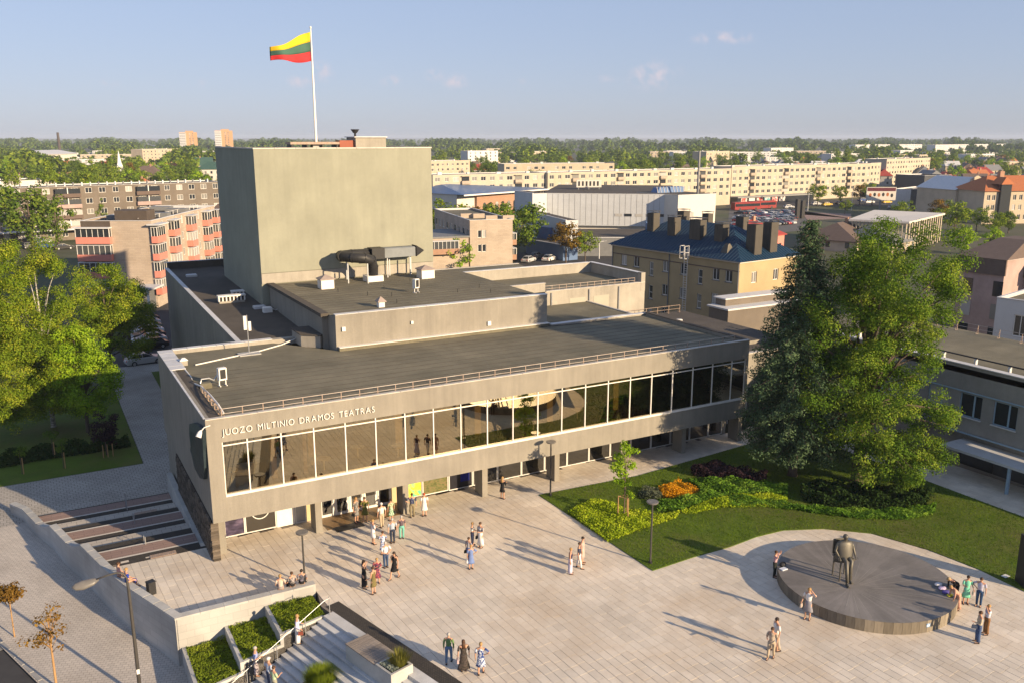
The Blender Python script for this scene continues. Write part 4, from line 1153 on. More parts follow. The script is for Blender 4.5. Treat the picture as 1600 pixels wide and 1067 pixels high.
def ac_unit(x, y, z, rot, label):
    t = thing('air_conditioner', label, 'air conditioner', (x, y, z), rot, 'roof air conditioners')
    MB().bbox(-0.27, -0.17, 0.42, 0.27, 0.17, 1.25, 0.02).build('casing', M['white'], t)
    MB().box(-.19, -.185, .52, .19, -.172, 1.15).build('grille', M['black'], t)
    for sx in (-0.22, 0.22): 
        MB().box(sx - .03, -0.2, 0, sx + .03, 0.2, 0.06).box(sx - .03, -.03, 0.06, sx + .03, .03, 0.42).build('stand', M['white'], t)
ac_unit(2.55, 7.9, 8.73, R_(12), 'white air conditioner on a stand near the left corner of the front roof')
ac_unit(22.2, 21.3, AZ, R_(25), 'white air conditioner standing alone on the auditorium roof')
t = thing('roof_chimney', 'small white brick chimney with red patch at the left roof edge', 'chimney', (1.2, 14.9, 8.72))
MB().box(-.25, -.22, 0, .25, .22, .36).build('shaft', M['plaster2'], t); MB().loft([[(-.3, -.27, .36), (.3, -.27, .36), (.3, .27, .36), (-.3, .27, .36)], [(-.1, -.1, .54), (.1, -.1, .54), (.1, .1, .54), (-.1, .1, .54)]]).build('cap', M['white'], t)
t = thing('antenna_mast', 'thin white antenna mast with panel aerials on a concrete foot', 'antenna', (6.1, 15.9, 8.73))
MB().box(-.8, -.5, 0, .8, .5, .08).build('foot', M['concrete'], t); MB().cyl(0, 0, .08, 3.0, 0.035, 8).build('mast', M['steel'], t)
MB().box(-.28, -.1, 1.9, -.06, .08, 2.95).build('panel_aerial', M['white'], t); MB().box(.06, -.1, 1.8, .26, .08, 2.5).build('panel_aerial', M['white'], t)
t = thing('roof_hump', 'low felt covered vent box with bent pipes beside the left roof railing', 'vent', (1.45, 8.05, 8.72))
MB().bbox(-.35, -.3, 0, .4, .3, .35, .06).build('box', M['felt'], t); MB().tube([(-.3, -.1, .35), (-.2, 0, .6), (.3, .05, .6), (.6, .1, .4), (.95, .3, .75)], .05, 7).build('pipe', M['steel'], t)
for nm, pts, lab in (('cable', [(0.9, 13.3, 9.0), (1.05, 11, 8.8), (0.9, 9.3, 8.8), (1.05, 7.2, 9.1), (1.1, 4, 9.28), (1.15, 2, 9.25), (1.25, 1.0, 8.95)], 'thick white cable winding along the left edge of the front roof'),
                     ('lightning_cable', [(1.9, 14.3, 8.78), (4, 15.2, 8.77), (6.8, 16.2, 8.78), (9, 17.6, 8.77), (11, 18.9, 9.0)], 'pale straight cable lying across the left end of the front roof')):
    tag(MB().tube(pts, 0.05, 6).build(nm, M['white']), lab, 'cable')
mb = MB(); mb.tube([(30.5, 13.3, 8.78), (33, 12.9, 8.78), (38, 12.8, 8.78)], 0.02, 5); tag(mb.build('cable', M['black']), 'thin dark cable lying along the back edge of the front roof', 'cable')
def wing_vent(x, y, n, label):
    t = thing('brick_vent_block', label, 'vent', (x, y, wzf(y) - .13), 0)
    L_ = n * 0.34
    MB().box(-L_ / 2, -0.35, 0, L_ / 2, 0.35, 0.18).build('plinth', M['plaster2'], t)
    for k in range(n + 1): MB().box(-L_ / 2 + k * .34 - .06, -0.3, .18, -L_ / 2 + k * .34 + .06, 0.3, .62).build('pier', M['white'], t)
    MB().box(-L_ / 2 - .1, -.4, .62, L_ / 2 + .1, .4, .74).build('cap', M['white'], t)
    MB().box(-L_ / 2 + .05, -.2, .18, L_ / 2 - .05, .2, .6).build('core', M['dark'], t)
wing_vent(8.9, 35.4, 7, 'long low white vent block with square holes on the left wing roof')
wing_vent(9.9, 37.3, 3, 'short white vent block with three holes behind the longer one')
t = thing('pump_unit', 'small white fan unit with a looping pipe on the shaded wing roof', 'fan unit', (11.0, 29.6, wzf(29.6) - .12))
MB().bbox(-.5, -.3, 0, .3, .3, .5, .08).build('casing', M['white'], t); MB().tube([(.3, 0, .3), (.7, .1, .1), (1.1, .3, .25), (1.2, .4, .8)], .04, 6).build('pipe', M['white'], t)
for (x, y, lb) in ((8.2, 51, 'pale flat roof hatch at the far end of the wing roof'), (11.0, 33.5 - 1.9, 'pale flat roof hatch at the foot of the fly tower corner')):
    t = MB().bbox(-.55, -.4, 0, .55, .4, .25, .04).build('skylight', M['coping']); t.location = (x - 0.35, y, wzf(y) - .13); tag(t, lb, 'roof hatch')
# camera lamp arm on the front corner
t = thing('floodlight', 'white floodlight on a short bent arm at the theatre front corner', 'floodlight', (0, -0.05, 8.55))
MB().tube([(0.25, 0, .12), (-.1, -.15, .1), (-.3, -.25, -.05)], .03, 6).build('arm', M['white'], t)
MB().tube([(-.3, -.25, -.02), (-.38, -.3, -.12), (-.5, -.38, -.35)], [.06, .13, .17], 10).build('lamp_head', M['white'], t)
for (x, z, w, lb) in ((12.9, 10.35, .14, 'small cream box on the left end of the auditorium wall'), (18.6, 10.3, .1, 'small white square plate in the middle of the auditorium wall'), (25.6, 9.5, .15, 'white cabinet fixed to the auditorium wall above the front roof')):
    o = MB().bbox(-w, -.12, -w * 1.2, w, 0, w * 1.2, .02).build('junction_box', M['white']); o.location = (x, AY0 - .025, z); tag(o, lb, 'box')
# bronze relief on the side wall
rel = []
for (px, py) in [(297.6, 661.3), (304, 660), (312, 664), (318, 672), (319, 700), (321, 730), (320, 748), (314, 746), (309, 735), (306, 715), (300, 700), (303, 690), (299, 676)]:
    p = PX(px, py, -0.15); rel.append((p.y, p.z))
cy_, cz_ = sum(a for a, b in rel) / len(rel), sum(b for a, b in rel) / len(rel)
mb = MB()
rg_ = [[(-.006, a, b) for a, b in rel], [(-.22, a, b) for a, b in rel], [(-.42, cy_ + (a - cy_) * .6 + random.uniform(-.2, .2), cz_ + (b - cz_) * .7) for a, b in rel], [(-.5, cy_ + (a - cy_) * .2, cz_ + (b - cz_) * .35) for a, b in rel]]
mb.loft(rg_)
M['patina'] = mat('patinated_bronze', (0.05, 0.075, 0.085), (0.025, 0.04, 0.05), 0.5, 1.5, 6, 0.5, metal=0.5, bump=0.6, bscale=4)
tag(mb.build('bronze_relief', M['patina']), 'dark patinated bronze relief hanging on the shaded theatre side wall', 'relief')
# flagpole with the flag
fp = thing('flagpole', 'tall white flagpole with yellow, green and red flag on the fly tower', 'flagpole', (20.0, 42.0, TZ))
MB().tube([(0, 0, 0), (0, 0, 6), (0, 0, 11.95)], [.14, .11, .06], 12).build('pole', M['white'], fp)
MB().sphere((0, 0, 12.0), .12).build('finial', M['white'], fp)
MB().box(-.5, -.5, 0, .5, .5, .6).build('pole_base', M['concrete'], fp)
def flag_pt(u, v):
    # u along the fly (0 at the pole), v from the top (0) to the bottom (1)
    L_ = 4.25
    x = -u * L_ * 0.98
    y = 0.42 * math.sin(u * 6.2 + 0.6) * u ** 0.7 + 0.1 * math.sin(u * 13 + v * 2)
    ztop = 11.55 - 1.72 * u ** 0.9 + 0.14 * math.sin(u * 7); zbot = 8.72 - 0.22 * u - 0.16 * math.sin(u * 5.5)
    return Vector((x - 0.07, y, ztop + (zbot - ztop) * v))
for k, (nm, c) in enumerate((('yellow_stripe', (0.80, 0.52, 0.02)), ('green_stripe', (0.055, 0.135, 0.10)), ('red_stripe', (0.60, 0.035, 0.04)))):
    mb = MB(); nu = 28; nv = 4
    mb.loft([[flag_pt(i / nu, (k + j / nv) / 3) for i in range(nu + 1)] for j in range(nv + 1)], caps=False, closed=False)
    o = mb.build(nm, mat(nm + '_cloth', c, tuple(x * .85 for x in c), .8, 1.5), fp, True)
    so = o.modifiers.new('s', 'SOLIDIFY'); so.thickness = 0.012
# parapets and machine rooms on the tower roof
t = thing('roof_plant', 'low cream plant room with a dark funnel vent on the fly tower roof', 'plant room', (25.3, 42, TZ))
MB().box(-1.3, -1, 0, 2.1, 2, 1.05).build('room', M['plaster2'], t); MB().box(-1.5, -1.2, 1.05, 2.2, 2.1, 1.15).build('roof', M['coping'], t)
MB().cyl(-1.0, 0, 1.15, 1.5, .12, 8).tube([(-1, 0, 1.5), (-1, 0, 1.9)], [.2, .5], 10).build('funnel', M['black'], t)
t = thing('roof_machine', 'rusty low machinery frame beside the flagpole on the fly tower', 'machine frame', (19.6, 42, TZ))
MB().box(-2.6, -1, .35, 2.6, 1, .6).build('deck', M['rust'], t)
for x in (-2.4, -.8, .8, 2.4): MB().box(x - .08, -.9, 0, x + .08, .9, .35).build('leg', M['black'], t)
MB().box(2.75, -.6, 0, 4.6, .8, .75).build('housing', mat('brick_red', (0.32, 0.11, 0.07), (0.26, 0.09, 0.06), .9, 3), t)

# ------------------------------------------------------------------ right-hand wing with windows, and the link behind the trees
wg = thing('office_wing', 'grey plastered flat roofed office wing with blue framed windows at the right', 'building')
M['wing'] = mat('shaded_grey_plaster', (0.30, 0.29, 0.27), (0.24, 0.235, 0.225), 0.9, 1.3, 8, 0.5, (1, 1, .4), .25, 22, stain=.22, speck=.1)
M['blueframe'] = mat('blue_grey_frame', (0.30, 0.42, 0.52), (0.25, 0.36, 0.46), .5, 3)
WGX = 53.5
wys = [(-10.8 - 2.72 * k, -10.8 - 2.72 * k - 1.82) for k in range(-3, 6)]
def wall_yz(x, ys0, ys1, z0, z1, holes, m, parent, name='wall', depth=.22, sgn=1):
    """an upright wall in the plane x, facing -x, with real openings"""
    mb = MB()
    ys = sorted({ys0, ys1, *[h[0] for h in holes], *[h[1] for h in holes]}); zs = sorted({z0, z1, *[h[2] for h in holes], *[h[3] for h in holes]})
    for i in range(len(ys) - 1):
        for j in range(len(zs) - 1):
            ym, zm = (ys[i] + ys[i + 1]) / 2, (zs[j] + zs[j + 1]) / 2
            if any(h[0] < ym < h[1] and h[2] < zm < h[3] for h in holes): continue
            mb.quad((x, ys[i + 1], zs[j]), (x, ys[i], zs[j]), (x, ys[i], zs[j + 1]), (x, ys[i + 1], zs[j + 1]))
    for a, b, c, d in holes:
        X = x + depth
        mb.quad((x, a, c), (x, b, c), (X, b, c), (X, a, c)); mb.quad((x, a, d), (X, a, d), (X, b, d), (x, b, d))
        mb.quad((x, a, c), (X, a, c), (X, a, d), (x, a, d)); mb.quad((x, b, c), (x, b, d), (X, b, d), (X, b, c))
    return mb.build(name, m, parent)
holes = [(b, a, 4.02, 5.84) for a, b in wys]
wall_yz(WGX, -28, 8, 2.75, 7.98, holes, M['wing'], wg)
wfr = MB(); 
wfr.box(0, 0, 0, .08, 1.82, .08).box(0, 0, 1.74, .08, 1.82, 1.82).box(0, 0, .081, .08, .08, 1.739).box(0, 1.74, .081, .08, 1.82, 1.739).box(-.01, .62, .081, .08, .74, 1.739)
wfm = wfr.mesh('window', M['blueframe'])
pnm = MB().box(.03, .081, .081, .05, 1.739, 1.739).mesh('pane', M['pane'])
slm = MB().box(-.12, -.06, -.06, .1, 1.88, -.002).mesh('sill', M['coping'])
for a, b in wys:
    w_ = obj('window', wfm, wg, (WGX + .12, b, 4.02)); obj('pane', pnm, w_); obj('sill', slm, w_, (-.14, 0, 0))
MB().box(WGX - .06, -28, 5.93, WGX - .002, 8, 6.02).build('drip_moulding', M['blueframe'], wg)
MB().prism([(WGX, -28), (66, -28), (66, 8), (WGX, 8)], 7.3, 7.72, 1, 0).build('roof', [M['felt'], M['wing']], wg)
for k in range(12): MB().box(WGX - .08, -28 + k * 3.0 + .01, 7.982, WGX + .55, -28 + (k + 1) * 3.0 - .01, 8.05).build('coping_slab', M['coping'], wg)
MB().box(WGX + .002, -28, 7.722, WGX + .4, 8, 7.98).build('parapet', M['wing'], wg)
rr = MB().tube([(WGX + 1.6, -28, 8.25), (WGX + 1.6, 8, 8.25)], .06, 8).build('roof_rail', M['black'], wg)
for k in range(13): MB().box(WGX + 1.45, -27 + k * 2.7, 7.722, WGX + 1.7, -26.85 + k * 2.7, 8.2).build('post', M['coping'], rr)
railing('roof_railing', [(65.5, -20, 7.73), (65.5, 6, 7.73)], 14, .75, wg, M['rail'])
MB().box(65.7, -28, -2, 66, 8, 7.7).build('wall', M['wing'], wg); MB().box(WGX + .3, 7.7, -2, 65.7, 8, 7.7).build('wall', M['wing'], wg)
# ground floor: dark glazing under a canopy
MB().box(WGX + .6, -28, -.5, WGX + .8, 8, 2.74).build('ground_wall', M['wing'], wg)
for k in range(6):
    y1 = -10.9 - k * 2.9
    MB().box(WGX + .5, y1 - 2.85, .06, WGX + .56, y1, 2.0).build('ground_window', M['pane'], wg)
MB().box(WGX - 2.3, -28, 1.98, WGX + .5, -11.2, 2.16).build('canopy', M['coping'], wg)
MB().box(WGX - .08, -28, 2.68, WGX - .002, 8, 2.78).build('string_course', M['blueframe'], wg)
for k in range(3): MB().box(WGX - 2.2, -16.6 - k * 5.5, 0, WGX - 2.02, -16.42 - k * 5.5, 1.975).build('canopy_column', M['blueframe'], wg)
# link block between theatre and wing (behind the spruce)
lk = thing('link_block', 'low glazed link building between the theatre and the office wing behind the spruce', 'building')
MB().box(42.2, 5.0, 3.1, 53.4, 5.3, 6.2).build('wall', M['plaster'], lk)
MB().prism([(42.2, 5.3), (53.4, 5.3), (53.4, 7.9), (42.2, 7.9)], 5.6, 6.1).build('roof', M['felt2'], lk)
MB().box(42.1, 4.9, 6.202, 53.45, 5.4, 6.28).build('coping', M['edge'], lk)
x = 42.7
while x < 53:
    p_ = MB().box(x + .05, 5.1, .1, min(x + 2.1, 53.3), 5.13, 3.08).build('window', M['glass2'], lk)
    MB().box(x - .04, 5.05, .05, x + .045, 5.2, 3.09).build('frame', M['white'], p_); x += 2.15
MB().box(42.4, 8, 0, 53.4, 8.2, 5.5).build('inner_wall', M['dark'], lk)
railing('roof_railing', [(44, 21.8, 6.42), (53, 21.8, 6.42)], 7, .8, lk, M['rust'])
ac_unit(46.6, 14.2, 6.41, R_(-20), 'white air conditioner on the low roof behind the front block')
# the small things on the square: lamps and info stand
# ================================================================== lamps, monument, people
def lamp_post(px, py, h, label):
    b = P(px, py, 0)
    t = thing('street_lamp', label, 'street lamp', (b.x, b.y, 0.045 if inside(LAWN, b.x, b.y) else 0.0), 0, 'black disc topped lamps on the square')
    MB().cyl(0, 0, -0.02, 0.12, .12, 12).build('foot', M['black'], t)
    MB().tube([(0, 0, .12), (0, 0, h - .1)], [.062, .05], 12).build('pole', M['lampgrey'], t)
    MB().tube([(0, 0, h - .14), (0, 0, h - .1), (0, 0, h - .02), (0, 0, h)], [.1, .33, .36, .34], 24).build('lamp_head', M['lamptop'], t)
    return t
M['lampgrey'] = mat('lamp_grey', (0.07, 0.065, 0.06), (0.05, 0.048, 0.045), .5, 3)
M['lamptop'] = mat('lamp_top', (0.16, 0.15, 0.14), (0.12, 0.115, 0.11), .35, 3)
lamp_post(476.5, 911, 3.2, 'black disc topped lamp post beside the end of the parapet wall')
lamp_post(1016, 880, 3.95, 'black disc topped lamp post in the pointed corner of the lawn')
lamp_post(860, 774, 4.05, 'black disc topped lamp post on the lawn near the theatre columns')
b = Vector((-5.35, -7.9, zg(-7.9)))
t = thing('tall_street_lamp', 'tall curved grey street lamp on the brick pavement at the lower left', 'street lamp', b)
top = PY(200, 900, -7.9)
hh = PY(206, 898, -7.9).z - b.z
arm = []
dirx = (PY(140, 893, -7.9) - PY(200, 890, -7.9)); dirx.z = 0
hz = 7.0
pts = [(0, 0, -.1), (0, 0, 3), (-.02, 0, hz - 1.0), (-.05, 0, hz - .35), (-.2, .02, hz - .08), (-.45, .04, hz), (-.9, .05, hz - .03), (-1.35, .06, hz - .12)]
MB().tube(pts, [.10, .085, .07, .055, .05, .045, .042, .04], 12).build('pole', M['lampgrey'], t, True)
mb = MB(); mb.tube([(-1.25, .06, hz - .14), (-1.5, .06, hz - .2), (-1.95, .06, hz - .26), (-2.25, .06, hz - .27), (-2.4, .06, hz - .25)], [.06, .18, .24, .18, .05], 14, flat=0.5); mb.build('lamp_head', M['lamptop'], t, True)
MB().box(-.07, -.11, 1.5, .07, -.08, 1.75).build('number_plate', M['white'], t)

# ---- monument: low round bronze-grey disc with a seated statue
MC = Vector((31.35, -20.75, 0)); MR = 4.72; MH = 0.66
mo = thing('monument_disc', 'large low round dark stone disc with radiating grooves on the square', 'monument', MC)
M['disc'] = mat('disc_stone', (0.24, 0.222, 0.21), (0.18, 0.168, 0.16), .48, 1.0, 8, .5, (1, 1, 1), .2, 14, stain=.3, speck=.12, island=.08)
M['disc_side'] = mat('disc_side_stone', (0.26, 0.225, 0.17), (0.14, 0.12, 0.095), .8, 2.4, 7, .5, (3, 3, .35), .25, 12, island=.35)
foot = (P(1330, 917, MH) - MC); fx, fy = foot.x, foot.y
top_ = MB()
NS = 96
def rim(a): return (MR * math.cos(a), MR * math.sin(a))
for k in range(NS):
    a0, a1 = 2 * PI * k / NS, 2 * PI * (k + 1) / NS
    g = .0004 if k % 3 else .0012
    p0, p1 = rim(a0 + g), rim(a1 - g)
    # wedges radiating from the statue's foot
    top_.add([(fx, fy, MH), (p0[0], p0[1], MH + .012), (p1[0], p1[1], MH + .012)], [(0, 1, 2)])
top_.build('top_wedges', M['disc'], mo)
gl = MB()
for k in range(30):
    a_ = 2 * PI * k / 30 + random.uniform(-.06, .06); r0_ = random.uniform(.5, 1.2); e_ = Vector((MR * math.cos(a_), MR * math.sin(a_), 0)) - Vector((fx, fy, 0)); l_ = e_.length; e_.normalize(); w_ = Vector((-e_.y, e_.x, 0)) * .007
    p0 = Vector((fx, fy, MH + .006)) + e_ * r0_; p1 = Vector((fx, fy, MH + .0155)) + e_ * (r0_ + (l_ - r0_) * random.uniform(.35, .9))
    gl.quad(p0 - w_, p0 + w_, p1 + w_, p1 - w_)
kind(gl.build('groove', mat('pale_groove', (.44, .41, .36), (.34, .32, .28), .8, 3), mo), 'stuff')
core = MB(); core.tube([(0, 0, -.05), (0, 0, MH - .012)], MR - .05, NS); core.build('core', M['joint'], mo)
npan = 64
sp = MB(); half = MR * math.tan(PI / npan) - .006
sp.box(-.05, -half, 0, .0, half, MH + .008)
sme = sp.mesh('side_panel', M['disc_side'])
for k in range(npan):
    a = 2 * PI * (k + .5) / npan
    o = obj('side_panel', sme, mo, (MR * math.cos(a), MR * math.sin(a), 0.001), a)
pl_ = MB().box(-.001, -.11, .3, .02, .11, .5).build('notice', mat('blue_sticker', (.1, .25, .5), (.6, .65, .7), .5, 9, 2, .1), mo)
aa = math.atan2(*(reversed([(P(1454, 980, .35) - MC).x, (P(1454, 980, .35) - MC).y])))
pl_.location = ((MR + .006) * math.cos(aa), (MR + .006) * math.sin(aa), 0); pl_.rotation_euler = (0, 0, aa)

# ------------------------------------------------------------------ figures
SKIN = mat('skin', (0.52, 0.30, 0.20), (0.46, 0.26, 0.17), .6, 4)
CL = {}
def cloth(c1, c2=None, scale=9.0):
    k = (c1, c2, scale)
    if k in CL: return CL[k]
    if c2 is None: m = mat('cloth', c1, tuple(x * .8 for x in c1), .9, 5, 3, .5, bump=.2, bscale=20)
    else: m = mat('patterned_cloth', c1, c2, .9, scale, 2, .12)
    CL[k] = m; return m
HAIR = {'dark': mat('dark_hair', (.025, .016, .012), (.04, .025, .018), .6, 8), 'brown': mat('brown_hair', (.09, .045, .022), (.06, .03, .016), .6, 8), 'blond': mat('blond_hair', (.40, .25, .10), (.30, .18, .07), .6, 8),
        'grey': mat('grey_hair', (.42, .40, .37), (.33, .31, .29), .6, 8), 'red': mat('red_hair', (.42, .09, .03), (.32, .06, .02), .6, 8), 'white': mat('white_hair', (.62, .59, .54), (.5, .48, .45), .6, 8)}
EYE = mat('eye', (.03, .02, .02), (.05, .04, .03), .3, 3)
LIPS = mat('lips', (.36, .12, .10), (.3, .1, .08), .5, 3)

def figure(name, label, loc, face, H=1.68, top=(.5, .5, .5), top2=None, bottom='skirt', bot=(.1, .1, .1), bot2=None, hair='brown', long_hair=False, female=True,
           arms=('down', 'down'), stride=0.0, bend=0.0, sit=0.0, sleeves='short', hem=None, bag=None, hat=None, bag_col=(.03, .03, .03), pscale=9.0, metal=None, shoes=(.04, .03, .03),
           cat='person', group=None, width=1.0, seat_h=None, legs_pose=None):
    """a figure standing on loc, looking along the direction face (radians); local x is its left... right hand at +x when looking along +y"""
    t = thing(name, label, cat, loc, face - PI / 2, group)
    s = H
    wsh = (.115 if female else .130) * s * width      # half shoulder
    whp = (.060 if female else .056) * s
    V3 = Vector
    hip_z = .525 * s; drop = 0
    if sit: hip_z = seat_h
    lean = Matrix.Rotation(-bend, 4, 'X')   # bending forward (+y)
    hipc = V3((0, 0, hip_z))
    up = lambda v: hipc + (lean @ (V3(v) * s))
    waist, chest, shc, neck, chin, head, crown = up((0, 0, .085)), up((0, .006, .19)), up((0, -.004, .292)), up((0, .004, .335)), up((0, .012, .358)), up((0, .018, .408)), up((0, .012, .468))
    # joints of the legs
    legs = []
    for sd in (-1, 1):
        hp = hipc + V3((sd * whp, 0, 0))
        if sit:
            kn = hp + V3((sd * .02, .25 * s, -.01)); an = V3((kn.x, kn.y + .04 * s * (1 if sd > 0 else -.5), max(.04 * s, hip_z - .24 * s)))
            if legs_pose: kn, an = [V3(q) for q in legs_pose[(sd + 1) // 2]]
        else:
            f = stride * sd * s
            kn = hp + V3((sd * .004, f * .55 + .012 * s, -.25 * s)); an = V3((hp.x * 1.02, f, .042 * s + (max(0, -f) * .12)))
        toe = an + V3((sd * .012 * s, .105 * s, -.028 * s))
        legs.append((hp, kn, an, toe))
    # arms
    armj = []
    for sd, pose in zip((-1, 1), arms):
        sh = up((sd * wsh / s, -.004, .283))
        ua, fa = .165 * s, .15 * s
        D = lambda x, y, z: (lean @ V3((x * sd, y, z)).to_4d()).to_3d().normalized()
        if pose == 'down': el = sh + D(.18, -.05, -1) * ua; wr = el + D(.02, .14, -1) * fa
        elif pose == 'crossed': el = sh + D(.15, .15, -.95) * ua; wr = el + D(-.85, .55, .12) * fa
        elif pose == 'back': el = sh + D(.35, -.35, -.9) * ua; wr = el + D(-.8, -.3, -.35) * fa
        elif pose == 'hip': el = sh + D(.75, -.25, -.65) * ua; wr = el + D(-.75, .25, -.5) * fa
        elif pose == 'head': el = sh + D(.55, .65, .1) * ua; wr = el + D(-.62, .1, .78) * fa
        elif pose == 'read': el = sh + D(.15, .2, -.95) * ua; wr = el + D(-.35, .9, .25) * fa
        elif pose == 'reach': el = sh + D(.1, .75, -.65) * ua; wr = el + D(0, .8, -.6) * fa
        elif pose == 'bag': el = sh + D(.25, -.1, -.95) * ua; wr = el + D(.05, .75, -.4) * fa
        elif pose == 'rest': el = sh + D(.3, .1, -.95) * ua; wr = el + D(-.15, .8, -.55) * fa
        elif pose == 'behind': el = sh + D(.6, -.45, -.7) * ua; wr = el + D(.1, -.3, -.95) * fa
        ha = wr + (wr - el).normalized() * .055 * s
        armj.append((sh, el, wr, ha))
    # continuous body grown from a skeleton
    vs, es, rs = [], [], []
    def av(p, r, parent=None):
        vs.append(tuple(p)); rs.append(r)
        if parent is not None: es.append((parent, len(vs) - 1))
        return len(vs) - 1
    r_ = lambda a, b: (a * s * width, b * s)
    pel = av(hipc + V3((0, 0, .01 * s)), r_(.078, .058))
    wa = av(waist, r_(.064 if female else .074, .05), pel); ch = av(chest, r_(.082 if female else .092, .062), wa); sc_ = av(shc, r_(.066, .045), ch)
    nk = av(neck, r_(.031, .031), sc_); cn = av(chin, (.036 * s, .038 * s), nk); hd = av(head, (.044 * s, .052 * s), cn); av(crown, (.030 * s, .036 * s), hd)
    for hp, kn, an, toe in legs:
        a = av(hp + V3((0, 0, -.03 * s)), (.050 * s, .052 * s), pel); b = av(hp.lerp(kn, .5), (.043 * s, .045 * s), a); k = av(kn, (.031 * s, .032 * s), b)
        c = av(kn.lerp(an, .35), (.030 * s, .033 * s), k); n2 = av(an, (.019 * s, .021 * s), c); av(toe, (.019 * s, .013 * s), n2)
    for sh, el, wr, ha in armj:
        a = av(sh, (.030 * s, .032 * s), sc_); b = av(el, (.022 * s, .022 * s), a); c = av(wr, (.015 * s, .017 * s), b); av(ha, (.018 * s, .011 * s), c)
    me = bpy.data.meshes.new('body'); me.from_pydata(vs, es, [])
    o = bpy.data.objects.new('body', me); COL.objects.link(o)
    sk = o.modifiers.new('skin', 'SKIN'); sk.use_smooth_shade = True
    for i, sv in enumerate(me.skin_vertices[0].data): sv.radius = rs[i]; sv.use_root = (i == 0)
    sub = o.modifiers.new('sub', 'SUBSURF'); sub.levels = 1; sub.render_levels = 1
    bpy.context.view_layer.update()
    bme = bpy.data.meshes.new_from_object(o.evaluated_get(bpy.context.evaluated_depsgraph_get()))
    bpy.data.objects.remove(o)
    # fingers and face rooted in the body
    x = MB()
    for (sh, el, wr, ha), sd in zip(armj, (-1, 1)):
        d = (ha - wr).normalized(); w = d.cross(V3((0, 0, 1)))
        if w.length < .2: w = d.cross(V3((1, 0, 0)))
        w.normalize(); n_ = w.cross(d)
        for q, ln in ((-.6, .034), (-.2, .042), (.2, .044), (.6, .038)):
            a = wr + d * .045 * s + w * q * .018 * s; m_ = a + d * ln * .7 * s; x.tube([a, m_, m_ + (d * .6 - n_ * .6) * ln * .5 * s], [.0058 * s, .0052 * s, .004 * s], 5)
        a = wr + d * .02 * s + w * .012 * s * sd; x.tube([a, a + (d * .6 + w * sd * .8) * .03 * s, a + (d * 1.3 + w * sd * .8) * .04 * s], [.007 * s, .006 * s, .0045 * s], 5)
    fw_ = (lean @ V3((0, 1, 0)).to_4d()).to_3d(); sd_ = V3((1, 0, 0)); upv = (lean @ V3((0, 0, 1)).to_4d()).to_3d()
    fc = head
    x.loft([[fc + fw_ * .046 * s + upv * .012 * s + sd_ * q * .004 * s for q in (-1, 0, 1)], [fc + fw_ * (.050 + (.016 if q == 0 else 0)) * s - upv * .012 * s + sd_ * q * .009 * s for q in (-1, 0, 1)]])
    for q in (-1, 1):
        x.sphere(fc + fw_ * .047 * s + upv * .012 * s + sd_ * q * .018 * s, .0062 * s, 6, 4, 1)
        x.sphere(fc + sd_ * q * .046 * s, (.006 * s, .012 * s, .016 * s), 6, 4, 0)
    x.box(fc.x - .013 * s, (fc + fw_ * .044 * s).y, (fc - upv * .03 * s).z - .002, fc.x + .013 * s, (fc + fw_ * .05 * s).y, (fc - upv * .03 * s).z + .004, 2)
    bm = bmesh.new(); bm.from_mesh(bme)
    xm = x.mesh('x', [SKIN, EYE, LIPS]); bm.from_mesh(xm); bm.to_mesh(bme); bm.free(); bpy.data.meshes.remove(xm)
    bme.materials.clear()
    for mm in ((metal, metal, metal) if metal else (SKIN, EYE, LIPS)): bme.materials.append(mm)
    bo = link(bpy.data.objects.new('body', bme), t)
    mt = metal or cloth(top, top2, pscale); mb_ = metal or cloth(bot, bot2, pscale)
    ell = lambda c, a, b, n=14: [c + (lean @ V3((a * s * width * math.cos(q), b * s * math.sin(q), 0)).to_4d()).to_3d() for q in [2 * PI * i / n for i in range(n)]]
    ellh = lambda c, a, b, n=14, w=0.0, ph=0: [V3((c.x + a * s * width * math.cos(q) * (1 + w * math.cos(5 * q + ph)), c.y + b * s * math.sin(q) * (1 + w * math.cos(5 * q + ph)), c.z)) for q in [2 * PI * i / n for i in range(n)]]
    # top
    g = MB()
    hem_t = up((0, 0, -.03))
    fwid = .088 if female else .098
    g.loft([ell(hem_t, .088 if female else .092, .068), ell(waist, .074 if female else .086, .060), ell(chest + V3((0, .004 * s, 0)), fwid, .074), ell(up((0, 0, .265)), .098 if female else .112, .058), ell(up((0, 0, .312)), .055, .042)], 0)
    if sleeves != 'none':
        for sh, el, wr, ha in armj:
            sh2 = sh + (shc - sh) * .12
            if sleeves == 'short': g.tube([sh2, sh.lerp(el, .35), sh.lerp(el, .78)], [.034 * s, .036 * s, .034 * s], 10)
            else: g.tube([sh2, sh.lerp(el, .5), el, wr.lerp(el, .12)], [.035 * s, .032 * s, .028 * s, .021 * s], 10)
    g.build('dress' if bottom == 'dress' else ('shirt' if not female else 'blouse'), mt, t, True)
    # bottom
    g = MB()
